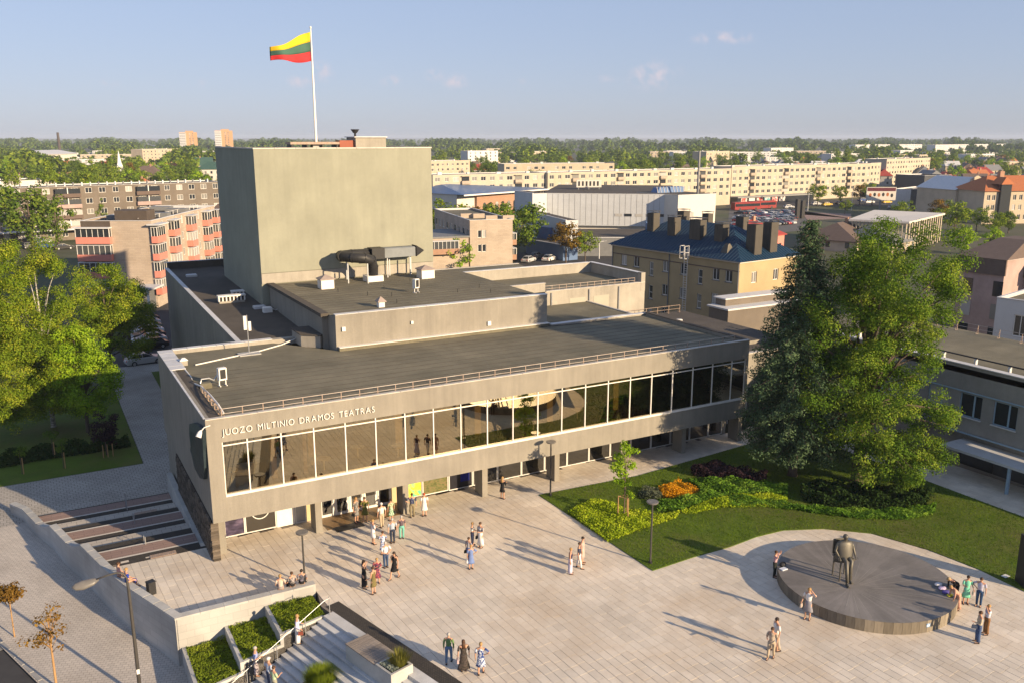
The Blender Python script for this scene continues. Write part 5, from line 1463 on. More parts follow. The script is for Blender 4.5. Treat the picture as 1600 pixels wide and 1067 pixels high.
    if bottom in ('skirt', 'dress'):
        hemz = (hem if hem is not None else .27) * s
        if sit:
            kneey = legs[0][1].y
            g.loft([ell(up((0, 0, .05)), .076, .062), ellh(hipc + V3((0, .02 * s, -.0)), .092, .08), ellh(V3((0, kneey * .6, hip_z + .005)), .098, .085), ellh(V3((0, kneey * 1.02, hip_z - .04 * s)), .1, .06), ellh(V3((0, kneey * 1.06, hip_z - .13 * s)), .1, .05)], 0)
        else:
            fl = .095 + .06 * max(0, (.52 - hemz / s) / .45)
            n = 20
            g.loft([ell(up((0, 0, .075)), .0765, .0625, n), ell(up((0, 0, .0)), .094, .074, n), ellh(V3((0, 0, hip_z + (hemz - hip_z) * .35)), .100, .080, n, .03), ellh(V3((0, stride * .1 * s, hip_z + (hemz - hip_z) * .75)), fl * .97, .08 + abs(stride) * .3, n, .05, 1), ellh(V3((0, 0, hemz)), fl * 1.06, .084 + abs(stride) * .42, n, .07, 2)], 0)
        g.build('skirt', mt if bottom == 'dress' else mb_, t, True)
    else:
        g.loft([ell(up((0, 0, .06)), .080, .064), ell(up((0, 0, .0)), .092, .072), ellh(hipc + V3((0, 0, -.035 * s)), .088, .07)], 0)
        wd = .0 if bottom == 'trousers' else .012
        for hp, kn, an, toe in legs:
            g.tube([hp + V3((0, 0, .0)), hp.lerp(kn, .5), kn, kn.lerp(an, .5), an + V3((0, -.004, .018 * s))], [.056 * s, .050 * s, (.040 + wd) * s, (.037 + wd) * s, (.034 + wd * 1.6) * s], 10)
        g.build('trousers', mb_, t, True)
    # shoes
    for hp, kn, an, toe in legs:
        g = MB(); d = (toe - an); d.z = 0; d.normalize(); zb = max(0.0, an.z - .042 * s)
        c0 = V3((an.x, an.y, 0)) - d * .03 * s; c1 = V3((an.x, an.y, 0)) + d * .115 * s; w = d.cross(V3((0, 0, 1))) * .027 * s
        g.hexa([c0 - w + V3((0, 0, zb)), c1 - w * .8 + V3((0, 0, zb)), c1 + w * .8 + V3((0, 0, zb)), c0 + w + V3((0, 0, zb))],
               [c0 - w * .8 + V3((0, 0, zb + .038 * s)), c1 - w * .6 + V3((0, 0, zb + .018 * s)), c1 + w * .6 + V3((0, 0, zb + .018 * s)), c0 + w * .8 + V3((0, 0, zb + .038 * s))])
        g.build('shoe', metal or cloth(shoes), t)
    # hair
    g = MB()
    hc = head + fw_ * -.010 * s + upv * .018 * s
    g.sphere(hc, (.0535 * s, .060 * s, .055 * s), 12, 8)
    hm = metal or HAIR[hair]
    if long_hair: g.loft([[hc + V3((.05 * s * math.cos(q), -.012 * s + .048 * s * math.sin(q), 0)) for q in [2 * PI * i / 10 for i in range(10)]], [neck + V3((.056 * s * math.cos(q), -.035 * s + .036 * s * math.sin(q), 0)) for q in [2 * PI * i / 10 for i in range(10)]], [chest + V3((.05 * s * math.cos(q), -.066 * s + .022 * s * math.sin(q), .05 * s)) for q in [2 * PI * i / 10 for i in range(10)]]])
    ho = g.build('hair', hm, t, True)
    if hat:
        g = MB(); g.sphere(hc + upv * .018 * s, (.056 * s, .063 * s, .046 * s), 12, 6); a = hc + fw_ * .03 * s + upv * .012 * s
        g.loft([[a + V3((.045 * s * q, .0, 0)) for q in (-1, -.3, .3, 1)], [a + V3((.035 * s * q, .06 * s, -.006 * s)) for q in (-1, -.3, .3, 1)]], caps=False, closed=False)
        g.build('cap', cloth(hat), t, True)
    if bag:
        g = MB(); bmx = cloth(bag_col)
        if bag == 'backpack':
            c = chest + V3((0, -.11 * s, .01)); g.sphere(c, (.075 * s, .05 * s, .105 * s), 10, 8)
            for q in (-1, 1): g.tube([c + V3((q * .06 * s, .02, .09 * s)), shc + V3((q * .06 * s, .02, .03 * s)), chest + V3((q * .065 * s, .08 * s, 0))], .009 * s, 5)
        elif bag == 'cross':
            c = waist + V3((.11 * s, .02, -.03 * s)); g.box(c.x - .02, c.y - .1, c.z - .09, c.x + .05, c.y + .1, c.z + .07)
            g.tube([c + V3((0, .05, .07)), shc + V3((-.05 * s, .07 * s, .01)), shc + V3((-.06 * s, -.05 * s, .02)), c + V3((0, -.05, .07))], .012, 5)
        else:
            sd = 1 if bag == 'right' else -1
            ha = armj[0 if sd < 0 else 1][2]; c = V3((ha.x + sd * .02, ha.y, ha.z - .13 * s))
            g.hexa([c + V3((-.05, -.13, -.1)), c + V3((.05, -.13, -.1)), c + V3((.05, .13, -.1)), c + V3((-.05, .13, -.1))], [c + V3((-.035, -.11, .08)), c + V3((.035, -.11, .08)), c + V3((.035, .11, .08)), c + V3((-.035, .11, .08))])
            g.tube([c + V3((0, -.09, .08)), ha + V3((0, 0, .03)), c + V3((0, .09, .08))], .011, 5)
        g.build('bag', bmx, t)
    return t

A = R_   # directions: 0 = along +x (to the right along the facade), 90 = into the building
def at(px, py, z=0.0):
    p = P(px, py, z); return (p.x, p.y, z)
G1 = 'visitors on the square'
def person(label, px, py, top_py, face, z=0.0, **k):
    loc = at(px, py, z)
    h = min(1.86, max(1.56, height_at(loc, top_py)))
    if k.get('bend', 0) or k.get('sit', 0): h = k.pop('H', 1.66)
    k.pop('H', None)
    return figure('person', label, loc, A(face), h, group=G1, **k)
BLK = (.015, .015, .017); WHT = (.72, .70, .68); NAVY = (.02, .028, .07); JEAN = (.04, .075, .16)
# group near the parapet wall
person('woman in a long black strapless dress with long dark hair, hand to her face', 569.5, 918, 874, -40, top=BLK, bottom='dress', hem=.10, hair='dark', long_hair=True, sleeves='none', arms=('crossed', 'head'))
person('woman in a dark red floral dress facing the woman in the long black dress', 590, 910, 872, -110, top=(.05, .03, .07), top2=(.32, .07, .09), bottom='dress', hem=.22, hair='blond', arms=('read', 'crossed'))
person('woman in an olive sheath dress with bare legs in the trio by the wall', 584.3, 927.5, 884.5, 120, top=(.17, .14, .055), bottom='dress', hem=.30, hair='brown', sleeves='none', arms=('bag', 'read'))
person('woman in a short black dress striding past with a black backpack', 617, 903, 861, -150, top=BLK, bottom='dress', hem=.31, hair='dark', long_hair=True, sleeves='none', stride=.17, bag='backpack', arms=('down', 'behind'))
person('bald man in a white shirt and blue jeans with hands behind his back', 603.3, 886.6, 845.4, 100, female=False, top=(.62, .64, .70), bottom='trousers', bot=JEAN, hair='grey', arms=('back', 'back'))
person('woman in a white and blue floral dress in front of the bald man', 599, 866, 832.8, 80, top=(.62, .64, .72), top2=(.10, .16, .36), bottom='dress', hem=.24, hair='brown', arms=('crossed', 'crossed'))
person('blond woman in a white dress with navy bands at the hem, arms crossed', 583.3, 849.7, 811, 10, top=(.66, .65, .68), bottom='dress', hem=.29, hair='blond', arms=('crossed', 'crossed'))
person('man in a pale blue T shirt and dark jeans with a black crossbody bag', 613.8, 848, 809, 85, female=False, top=(.40, .46, .54), bottom='trousers', bot=(.03, .04, .07), hair='grey', bag='cross', arms=('down', 'down'))
person('woman in mint green trousers and a dark mottled top seen from behind', 628, 841.2, 805, 75, top=(.09, .07, .09), top2=(.16, .11, .13), bottom='trousers', bot=(.16, .46, .38), hair='grey', arms=('down', 'down'))
person('man in a white cap, white shirt and beige trousers walking to the doors', 597, 823.3, 785, 95, female=False, top=(.68, .64, .60), bottom='trousers', bot=(.48, .39, .27), hair='grey', hat=(.7, .68, .66), arms=('down', 'down'), stride=.05)
person('woman in a pale green floral blouse and skirt by the doors', 611.5, 813, 783, 95, top=(.50, .52, .36), top2=(.14, .19, .09), bottom='skirt', bot=(.46, .52, .42), bot2=(.1, .25, .12), hem=.26, hair='brown', bag='right', arms=('down', 'down'))
person('blond woman in a black and white patterned dress by the theatre doors', 557, 815.5, 776, -60, top=(.05, .05, .055), top2=(.33, .31, .29), bottom='dress', hem=.28, hair='blond', long_hair=True, bag='right', pscale=22, arms=('down', 'down'))
person('woman in a dark olive dress with brown hair by the theatre doors', 570.6, 813.5, 775.5, -110, top=(.13, .13, .03), bottom='dress', hem=.27, hair='brown', arms=('down', 'read'))
person('man in a navy patterned shirt and khaki trousers looking at the green poster', 644.4, 807.5, 770, 70, female=False, top=NAVY, top2=(.12, .13, .2), bottom='trousers', bot=(.24, .20, .12), hair='brown', arms=('hip', 'down'), stride=.06)
person('woman with bright red hair in a white dress beside the posters', 663.4, 806, 769.5, 80, top=WHT, bottom='dress', hem=.27, hair='red', arms=('down', 'down'))
person('blond woman in a short black dress standing by the theatre column', 785, 779, 744, 30, top=BLK, bottom='dress', hem=.33, hair='blond', long_hair=True, sleeves='long', arms=('read', 'read'))
# four women in the middle
person('woman in a black and white blouse with navy trousers, rearmost on the left of four', 738, 851.5, 822.5, -40, top=(.62, .60, .58), top2=(.04, .04, .06), bottom='trousers', bot=NAVY, hair='blond', arms=('crossed', 'read'))
person('woman in a long white skirt and dark floral blouse with a black and yellow bag', 750.9, 854.5, 815, -160, top=(.08, .08, .13), top2=(.55, .54, .52), bottom='skirt', bot=WHT, hem=.12, hair='brown', bag='right', arms=('read', 'down'))
person('woman in a grey blouse with a black shoulder bag, half hidden by the blue dress', 732.5, 876, 839.5, 20, top=(.42, .40, .42), top2=(.18, .17, .2), bottom='trousers', bot=(.09, .13, .28), hair='brown', bag='left', arms=('down', 'read'))
person('woman in a blue flared dress with a white shoulder bag', 736.1, 888.7, 850.5, 80, top=(.16, .23, .46), bottom='dress', hem=.25, hair='blond', bag='left', bag_col=(.7, .68, .66), arms=('down', 'hip'))
# trio right of the middle
person('blond woman in a lavender skirt and navy top, front of the walking trio', 891, 895.5, 855, -35, top=(.035, .032, .075), bottom='skirt', bot=(.52, .49, .62), hem=.08, hair='blond', sleeves='none', arms=('read', 'down'))
person('man in white trousers and a dark waistcoat in the walking trio', 904.5, 887, 846.5, -40, female=False, top=(.05, .055, .09), bottom='trousers', bot=(.7, .68, .66), hair='brown', arms=('down', 'down'), stride=.09)
person('dark haired woman in a pale pink dress, rear of the walking trio', 909.6, 879.5, 837.5, -45, top=(.56, .38, .34), bottom='dress', hem=.24, hair='dark', arms=('down', 'down'))
# three at the bottom
person('woman in a green jacket and blue jeans walking away near the stairs', 701.5, 1035.5, 988, 55, top=(.14, .24, .09), bottom='trousers', bot=(.13, .21, .34), hair='grey', sleeves='long', stride=.10, arms=('down', 'down'))
person('woman in a long dark brown coat dress with auburn hair carrying a pale bag', 724.7, 1048, 999, 75, top=(.035, .03, .026), top2=(.07, .055, .05), bottom='dress', hem=.09, hair='brown', long_hair=True, bag='left', bag_col=(.55, .42, .42), arms=('down', 'down'), width=1.12)
person('woman in a navy dress with white flowers, rightmost of the three by the stairs', 751.5, 1052.5, 1003, 60, top=(.02, .05, .20), top2=(.55, .60, .68), bottom='dress', hem=.28, hair='blond', stride=.07, arms=('down', 'hip'), width=1.06)
# pair lower right
person('man in a white T shirt and beige trousers walking behind a woman in beige', 1211, 1016, 964, 160, female=False, top=WHT, bottom='trousers', bot=(.44, .38, .30), hair='dark', stride=.1, arms=('down', 'down'))
person('woman in beige patterned clothes reading while walking with a tan handbag', 1204, 1027.5, 979, -150, top=(.46, .38, .29), top2=(.30, .24, .19), bottom='trousers', bot=(.45, .37, .27), hair='brown', bag='left', bag_col=(.35, .2, .13), stride=.09, arms=('bag', 'read'))
# around the disc
person('woman in a pink floral blouse and dark trousers, both hands at her ears', 1209.6, 900.7, 859.6, -60, top=(.52, .36, .36), top2=(.25, .13, .2), bottom='trousers', bot=(.02, .024, .02), hair='brown', arms=('head', 'head'))
person('blond woman in a white blouse and grey skirt at the front of the disc', 1261.3, 966, 917.4, -150, top=WHT, bottom='skirt', bot=(.24, .24, .28), hem=.24, hair='blond', bag='right', bag_col=(.6, .5, .42), arms=('head', 'bag'))
person('woman in salmon trousers suit leaning over the disc edge', 1495, 952, 908, 155, bend=.75, top=(.58, .33, .24), top2=(.5, .27, .2), bottom='dress', bot=(.55, .31, .22), hem=.10, hair='blond', sleeves='long', arms=('reach', 'reach'), H=1.68)
person('person in black with straw hat bending over the disc behind the salmon suit', 1492, 934, 898, 170, bend=.95, top=BLK, bottom='trousers', bot=BLK, hair='blond', sleeves='long', arms=('reach', 'reach'), hat=(.45, .33, .18), H=1.68)
person('woman in a mint green dress reading a paper beside the disc', 1508, 942, 898.4, -130, top=(.20, .60, .42), bottom='dress', hem=.24, hair='dark', bag='left', bag_col=(.62, .52, .48), arms=('bag', 'read'))
person('man in a pale lilac T shirt and blue jeans, hand on his hip', 1528.5, 946, 901.6, -160, female=False, top=(.50, .50, .62), bottom='trousers', bot=(.03, .075, .17), hair='brown', arms=('down', 'hip'))
person('woman in a white patterned blouse and brown wide trousers, hand raised', 1540, 990, 943.8, 150, top=(.68, .66, .66), top2=(.25, .26, .42), bottom='wide', bot=(.22, .11, .045), hair='blond', arms=('head', 'down'))
person('woman in a beige cardigan and wide blue jeans with a bag under her arm', 1527, 1003, 953.9, 140, top=(.52, .44, .32), bottom='wide', bot=(.06, .10, .21), hair='brown', sleeves='long', bag='left', bag_col=(.05, .07, .12), arms=('read', 'down'))
# on the staircase
def stair_z(px, py):
    z = -.6
    for _ in range(12):
        p = P(px, py, z); d = (p - S0).dot(dd); z = -0.16 * (max(0, math.floor(d / .37)) + 1) if d > 0 else 0.0
    return z
def sperson(label, px, py, face, H, **k):
    z = stair_z(px, py); p = P(px, py, z)
    return figure('person', label, (p.x, p.y, z), A(face), H, group='people on the stone staircase', **k)
sperson('grey haired woman in a long white skirt and lavender top climbing the stairs', 466, 1004, -20, 1.66, top=(.50, .48, .66), bottom='skirt', bot=(.70, .69, .66), hem=.08, hair='blond', sleeves='long', arms=('bag', 'bag'), bag='right', bag_col=(.22, .06, .04), width=1.12)
sperson('woman in a blue blouse and patterned skirt holding the stair handrail', 401, 1055, -20, 1.66, top=(.28, .34, .62), bottom='skirt', bot=(.08, .07, .09), bot2=(.42, .38, .40), hem=.12, hair='grey', arms=('bag', 'read'), bag='right', width=1.15)
sperson('man in a white cap and pale blue shirt at the foot of the stairs', 422, 1075, 20, 1.72, female=False, top=(.45, .52, .66), bottom='trousers', bot=(.06, .08, .14), hair='grey', hat=(.72, .7, .68), arms=('down', 'down'))
sperson('woman in a pale green blouse behind the man in the white cap', 430, 1086, 20, 1.62, top=(.44, .56, .36), bottom='trousers', bot=(.32, .32, .24), hair='brown', arms=('down', 'read'))
# seated on the walls
def seat(label, x, y, face, H=1.66, **k):
    return figure('person', label, (x, y, 0.0), A(face), H, group='people sitting on the walls', sit=1, seat_h=.60, **k)
q = P(199, 893, .5); seat('woman in a pale pink top sitting on the curved wall cap', -4.95 - .35, .18, 10, top=(.60, .34, .30), bottom='trousers', bot=(.4, .25, .2), hair='brown', arms=('rest', 'rest'))
seat('woman in a royal blue dress sitting on the curved wall cap', -4.98, -.75, 10, top=(.015, .05, .36), bottom='dress', hair='blond', arms=('rest', 'rest'))
seat('blond woman in a cream top sitting on the parapet wall, back to the street', 2.35, -5.72, 80, top=(.62, .48, .40), bottom='trousers', bot=(.3, .26, .24), hair='blond', arms=('rest', 'rest'))
seat('dark haired woman in a patterned blouse sitting on the parapet wall', 3.0, -5.72, 100, top=(.35, .31, .3), top2=(.05, .05, .05), bottom='trousers', bot=BLK, hair='brown', arms=('rest', 'rest'))
seat('dark haired person in dark clothes sitting nearest the wall end', 3.55, -5.70, 70, top=(.06, .06, .08), top2=(.2, .18, .22), bottom='trousers', bot=BLK, hair='dark', arms=('rest', 'rest'))
# bags and papers left on the disc and the benches
p = P(1289 - 66, 886, MH + .02)
o = MB().sphere((0, 0, .12), (.22, .16, .14), 10, 6).build('handbag', M['black']); q = P(1223, 884, MH); o.location = (q.x, q.y, MH + .012); tag(o, 'black handbag left on the left rim of the disc', 'bag')
o = MB().box(-.2, -.14, 0, .2, .14, .05).build('booklet', mat('pale_booklet', (.5, .58, .72), (.7, .72, .75), .5, 5)); q = P(1224, 889, MH); o.location = (q.x, q.y, MH + .013); tag(o, 'pale blue booklet lying beside the black handbag on the disc', 'booklet')
for k, (px, py, c, lb) in enumerate(((1472, 920, (.55, .45, .62), 'lilac folded cloth lying on the disc by the bending people'), (1466, 914, (.68, .66, .66), 'white bundle lying on the disc by the bending people'), (1484, 931, (.75, .66, .05), 'yellow paper lying on the disc rim'), (1478, 926, (.10, .08, .30), 'dark violet bag lying on the disc rim'))):
    q = P(px, py, MH); o = MB().sphere((0, 0, .06), (.26, .18, .08) if k != 2 else (.2, .15, .03), 9, 5).build(('cloth', 'bundle', 'paper', 'handbag')[k], cloth(c)); o.location = (q.x, q.y, MH + .013); tag(o, lb, ('cloth', 'bundle', 'paper', 'bag')[k])
# ---- the statue: an oversize seated man beside a chair
sx, sy = MC.x + fx, MC.y + fy
fdir = math.atan2(-.82, -.15)
sc_p = P(1317, 905, MH)
stt = figure('bronze_statue', 'dark bronze statue of a suited man seated on a chair on the disc', (sc_p.x + .12, sc_p.y + .18, MH + .01), R_(-112), 2.7, female=False, metal=M['bronze'], bottom='trousers', sleeves='long', arms=('rest', 'rest'), sit=1, seat_h=1.36, cat='statue',
             legs_pose=[((-.16, .60, 1.30), (-.17, .50, .13)), ((.15, .62, 1.28), (.17, .92, .13))], width=1.15)
cm = MB()
for x, y in ((-.36, -.38), (.36, -.38), (-.36, .34), (.36, .34)): cm.box(x - .035, y - .035, 0, x + .035, y + .035, 1.2)
cm.box(-.42, -.44, 1.2, .42, .40, 1.28)
chair = thing('bronze_chair', 'dark bronze chair under the seated statue on the disc', 'chair', (sc_p.x + .12, sc_p.y + .18, MH + .012), R_(-198))
MB().bbox(-.44, -.44, 1.2, .44, .42, 1.29, .02).build('seat', M['bronze'], chair)
for x, y in ((-.36, -.38), (.36, -.38), (-.36, .34), (.36, .34)): MB().tube([(x, y, 0), (x * .95, y * .95, 1.2)], [.04, .055], 8).build('leg', M['bronze'], chair)
MB().bbox(-.42, -.50, 1.3, .42, -.42, 2.2, .03).build('backrest', M['bronze'], chair)
jk = MB(); ejk = lambda z, a, b, y=0: [(a * math.cos(q), y + b * math.sin(q), z) for q in [2 * PI * i / 16 for i in range(16)]]
jk.loft([ejk(2.27, .17, .14), ejk(2.20, .40, .19), ejk(2.05, .47, .25), ejk(1.75, .44, .29, .02), ejk(1.48, .47, .33, .04), ejk(1.22, .52, .36, .02), ejk(1.0, .50, .30, -.10)])
jk.build('jacket', M['bronze'], stt, True)
# ---- dark information stand at the right edge
q = P(1597, 913, 0.05)
ist = thing('information_stand', 'tall dark information stand with a blue picture at the right edge', 'sign', (q.x, q.y, 0.045), R_(60))
MB().box(-.55, -.12, 0, .55, .12, 2.9).build('board', M['black'], ist)
MB().box(-.5, -.135, .15, .5, -.122, 1.45).build('picture', postermat('blue_picture', ramp_noise([(.02, .10, .16), (.08, .28, .36), (.30, .5, .55)], 4)), ist)
o = MB().box(-.22, -.15, 0, .22, .15, .012).build('paper_sheet', M['white']); q = P(1571, 900, 0.05); o.location = (q.x, q.y, .075); tag(o, 'white sheet of paper lying on the lawn near the information stand', 'paper')
# ================================================================== trees
M['leaf_lime'] = leafmat('lime_tree_leaf', (0.042, 0.09, 0.012), (0.11, 0.195, 0.022), (0.32, 0.37, 0.05), 0.28)
M['leaf_yel'] = leafmat('yellowing_leaf', (0.065, 0.125, 0.012), (0.165, 0.245, 0.02), (0.43, 0.43, 0.045), 0.3)
M['leaf_bright'] = leafmat('maple_leaf', (0.08, 0.16, 0.012), (0.22, 0.36, 0.02), (0.45, 0.56, 0.045), 0.3)
M['leaf_spruce'] = leafmat('spruce_needles', (0.026, 0.05, 0.026), (0.068, 0.115, 0.058), (0.17, 0.23, 0.11), 0.1)
M['leaf_dark'] = leafmat('dark_tree_leaf', (0.042, 0.085, 0.014), (0.105, 0.17, 0.022), (0.25, 0.30, 0.045), 0.22)
M['leaf_mid'] = leafmat('green_tree_leaf', (0.065, 0.115, 0.014), (0.16, 0.235, 0.024), (0.36, 0.40, 0.05), 0.25)
M['leaf_aut'] = leafmat('autumn_leaf', (0.07, 0.055, 0.015), (0.17, 0.11, 0.02), (0.34, 0.20, 0.03), 0.28)
M['leaf_brown'] = leafmat('brown_leaf', (0.10, 0.055, 0.016), (0.20, 0.115, 0.025), (0.32, 0.20, 0.04), 0.25)

def clump_cloud(centers, radii, per, size, squash=0.75):
    """leaf positions and normals for many leaf clumps"""
    cs, ns, ss = [], [], []
    for c, r in zip(centers, radii):
        n = max(4, int(per * r * r)) if per else 40
        d = rng.normal(size=(n, 3)); d /= np.linalg.norm(d, axis=1, keepdims=True)
        rad = r * (0.35 + 0.65 * rng.random(n) ** 0.45)
        p = d * rad[:, None] * np.array([1, 1, squash]) + np.array(c) + rng.normal(0, r * .10, (n, 3))
        cs.append(p); ns.append(d * 1.1 + rng.normal(0, .36, (n, 3)) + np.array([0, 0, .35])); ss.append(size * rng.uniform(.6, 1.35, n))
    return np.concatenate(cs), np.concatenate(ns), np.concatenate(ss)

def crown_clumps(n, center, radii, cr, bottom=-1.0, inner=0.5):
    out, rr = [], []
    while len(out) < n:
        d = rng.normal(size=3); d /= np.linalg.norm(d)
        if d[2] < bottom: continue
        k = inner + (1 - inner) * rng.random() ** 0.6
        wob = 1 + .16 * math.sin(3 * math.atan2(d[1], d[0]) + d[2] * 4 + center[0]) 
        out.append(np.array(center) + d * np.array(radii) * k * wob); rr.append(cr * rng.uniform(.65, 1.3))
    return out, rr

def make_tree(name, label, base, cat='tree', trunk_h=3.0, trunk_r=.25, blobs=(), per=40, size=.14, m=None, bark=None, group=None, nlimb=14, rot=0.0, asp=.62, lean=(0, 0)):
    """trunk with limbs that run out to the leaf clumps of an uneven crown; blobs = (n clumps, centre, radii, clump radius)"""
    t = thing(name, label, cat, base, rot, group)
    C_, R_l = [], []
    for b in blobs:
        c, r = crown_clumps(*b); C_ += c; R_l += r
    c, n, s = clump_cloud(C_, R_l, per, size)
    leaf_mesh('crown', c, n, s, asp, m or M['leaf_mid'], t)
    tb = MB()
    top = max(x[2] for x in C_)
    ax = lambda z: Vector((lean[0] * z / top, lean[1] * z / top, z))
    tb.tube([ax(-.1), ax(.3) * 1.0, ax(trunk_h), ax(trunk_h + (top - trunk_h) * .45), ax(trunk_h + (top - trunk_h) * .8)], [trunk_r * 1.4, trunk_r, trunk_r * .8, trunk_r * .45, trunk_r * .12], 9)
    idx = list(range(len(C_))); random.shuffle(idx)
    for k in idx[:nlimb]:
        e = Vector(C_[k]); z0 = max(trunk_h * .75, min(e.z - .6, trunk_h + (e.z - trunk_h) * random.uniform(.1, .55)))
        a = ax(z0); mid = a.lerp(e, .5) + Vector((0, 0, .12 * (e - a).length))
        tb.tube([a, mid, e], [trunk_r * .34, trunk_r * .2, trunk_r * .05], 6)
    tb.build('trunk', bark or M['bark'], t, True)
    return t

# ---- the big spruce in front of the right end
sp_b = P(1238, 742, 0.04)
spt = thing('spruce_tree', 'tall dark bluish spruce with drooping branches in front of the theatre right end', 'tree', sp_b)
SH = 19.4
mb = MB(); mb.tube([(0, 0, -.1), (0, 0, .4), (0, 0, 8), (.1, 0, 15), (.1, 0, SH - .4)], [.42, .33, .25, .12, .02], 10)
C_, R_l = [], []
zz = 2.5
while zz < SH - .3:
    f = (zz - 2.5) / (SH - 2.5)
    rad = (5.0 * (1 - f) ** .72 * (0.66 + .34 * min(1, f * 5)) + .2)
    nb = int(6 + 6 * (1 - f))
    ph = random.random() * 6
    for k in range(nb):
        a = ph + 2 * PI * k / nb + random.uniform(-.3, .3); L_ = rad * random.uniform(.72, 1.12)
        q0 = Vector((0, 0, zz)); q1 = Vector((math.cos(a) * L_ * .6, math.sin(a) * L_ * .6, zz - .02 * L_)); q2 = Vector((math.cos(a) * L_, math.sin(a) * L_, zz - .16 * L_ + .1))
        mb.tube([q0, q1, q2], [.06 * (1 - f) + .02, .04, .012], 5)
        for u in np.arange(.22, 1.02, .105 if L_ > 2 else .2):
            p = q0.lerp(q1, u / .6) if u < .6 else q1.lerp(q2, (u - .6) / .4)
            C_.append(np.array(p) + np.array([random.uniform(-.25, .25), random.uniform(-.25, .25), -.18])); R_l.append(.30 + .34 * (1 - f) * (1.15 - abs(u - .55)))
    zz += .62 if f < .7 else .45
cc, nn, ss = clump_cloud(C_, R_l, 200, .105, .95)
nn[:, 2] += -.35
leaf_mesh('crown', cc, nn, ss, .40, M['leaf_spruce'], spt)
mb.build('trunk', M['bark'], spt, True)
# ---- big lime tree right of it
lt_b = P(1338, 752, 0.04)
make_tree('lime_tree', 'large broad green lime tree beside the spruce before the office wing', lt_b, trunk_h=4.5, trunk_r=.42, m=M['leaf_lime'], per=480, size=.075, nlimb=80,
          blobs=((92, (1.4, -.8, 14.4), (4.5, 4.2, 4.6), .9), (56, (-1.2, 0.6, 12.6), (3.6, 3.4, 4.4), .9), (50, (1.0, -.6, 10.2), (3.8, 3.6, 3.0), .85), (46, (-2.4, 0.2, 6.6), (2.9, 2.8, 3.4), .8), (80, (1.0, -2.2, 5.0), (4.5, 3.6, 3.2), .8), (52, (-.2, -3.2, 2.7), (4.0, 2.8, 1.7), .75)))
# ---- young staked tree on the lawn
sa_b = P(975, 808, 0.04)
make_tree('young_maple', 'slender young maple in the yellow green bed, tied between wooden stakes', sa_b, trunk_h=1.7, trunk_r=.05, m=M['leaf_bright'], per=560, size=.075, nlimb=14,
          blobs=((26, (0, 0, 3.4), (.8, .8, 1.7), .36), (8, (.1, 0, 5.0), (.28, .28, .5), .24)))
stk = thing('tree_stakes', 'frame of wooden stakes round the young maple on the lawn', 'stakes', sa_b)
for a in range(3):
    x, y = .42 * math.cos(2.1 * a + .5), .42 * math.sin(2.1 * a + .5)
    MB().cyl(x, y, -.05, 1.55, .04, 8).build('stake', M['wood'], stk)
for a in range(3):
    x, y = .42 * math.cos(2.1 * a + .5), .42 * math.sin(2.1 * a + .5); x2, y2 = .42 * math.cos(2.1 * (a + 1) + .5), .42 * math.sin(2.1 * (a + 1) + .5)
    MB().tube([(x, y, 1.5), (x2, y2, 1.5)], .03, 6).build('crossbar', M['wood'], stk)
# ---- left park
zl = -1.83
def tl(px, py, z=zl): q = P(px, py, z); return Vector((q.x, q.y, z))
bT = tl(84, 668)
make_tree('birch_tree', 'tall yellow green birch with pale limbs on the left park lawn', bT, trunk_h=5, trunk_r=.22, m=M['leaf_yel'], bark=M['birch'], per=420, size=.08, nlimb=40,
          blobs=((95, (-.8, 0, 12.0), (4.2, 3.6, 6.0), .95), (90, (0.4, -1.2, 7.0), (4.4, 3.6, 4.4), .9), (50, (-.5, -1.0, 3.6), (3.8, 3.0, 2.0), .8)))
make_tree('birch_tree', 'large yellow green birch cut by the left edge of the photo', tl(-12, 690), trunk_h=5, trunk_r=.24, m=M['leaf_yel'], bark=M['birch'], per=380, size=.08, nlimb=30,
          blobs=((90, (0.2, 0, 12.3), (4.2, 3.6, 5.6), 1.0), (90, (0.8, -1.2, 6.8), (4.6, 3.6, 4.6), .95), (40, (0.4, -1.0, 3.4), (3.8, 3.0, 2.0), .8)))
make_tree('maple_tree', 'bright green maple with lobed crown in front of the left trees', tl(138, 676), trunk_h=2.0, trunk_r=.18, m=M['leaf_bright'], per=430, size=.085, nlimb=24,
          blobs=((52, (.2, -.4, 4.6), (2.9, 2.4, 3.2), .8), (36, (-.3, -.2, 7.6), (2.3, 2.2, 2.6), .75)))
make_tree('maple_tree', 'golden tinged maple reaching over the car park by the wing', tl(176, 600), trunk_h=3.0, trunk_r=.26, m=M['leaf_yel'], per=360, size=.09, nlimb=30,
          blobs=((60, (.2, .2, 9.2), (3.9, 3.6, 4.0), .95), (34, (1.8, -.2, 5.4), (3.4, 3.0, 2.6), .9), (20, (2.8, -.2, 8.4), (2.4, 2.0, 2.4), .8)))
make_tree('maple_tree', 'green maple standing behind the golden tinged one', tl(205, 560), trunk_h=3.0, trunk_r=.24, m=M['leaf_lime'], per=300, size=.09, nlimb=24,
          blobs=((46, (-.4, .4, 6.6), (3.8, 3.6, 3.6), .95),))
make_tree('purple_tree', 'small dark purple leaved tree held by stakes on the left lawn', tl(167, 712), trunk_h=1.0, trunk_r=.06, m=M['purple_leaf'], per=380, size=.09, nlimb=8,
          blobs=((26, (0, 0, 2.6), (1.1, 1.1, 1.5), .45),))
sk2 = thing('tree_stakes', 'pair of pale wooden stakes at the small purple tree', 'stakes', tl(169, 714))
for x in (-.35, .0, .4): MB().cyl(x, -.25, -.05, 1.25, .045, 8).build('stake', M['wood'], sk2)
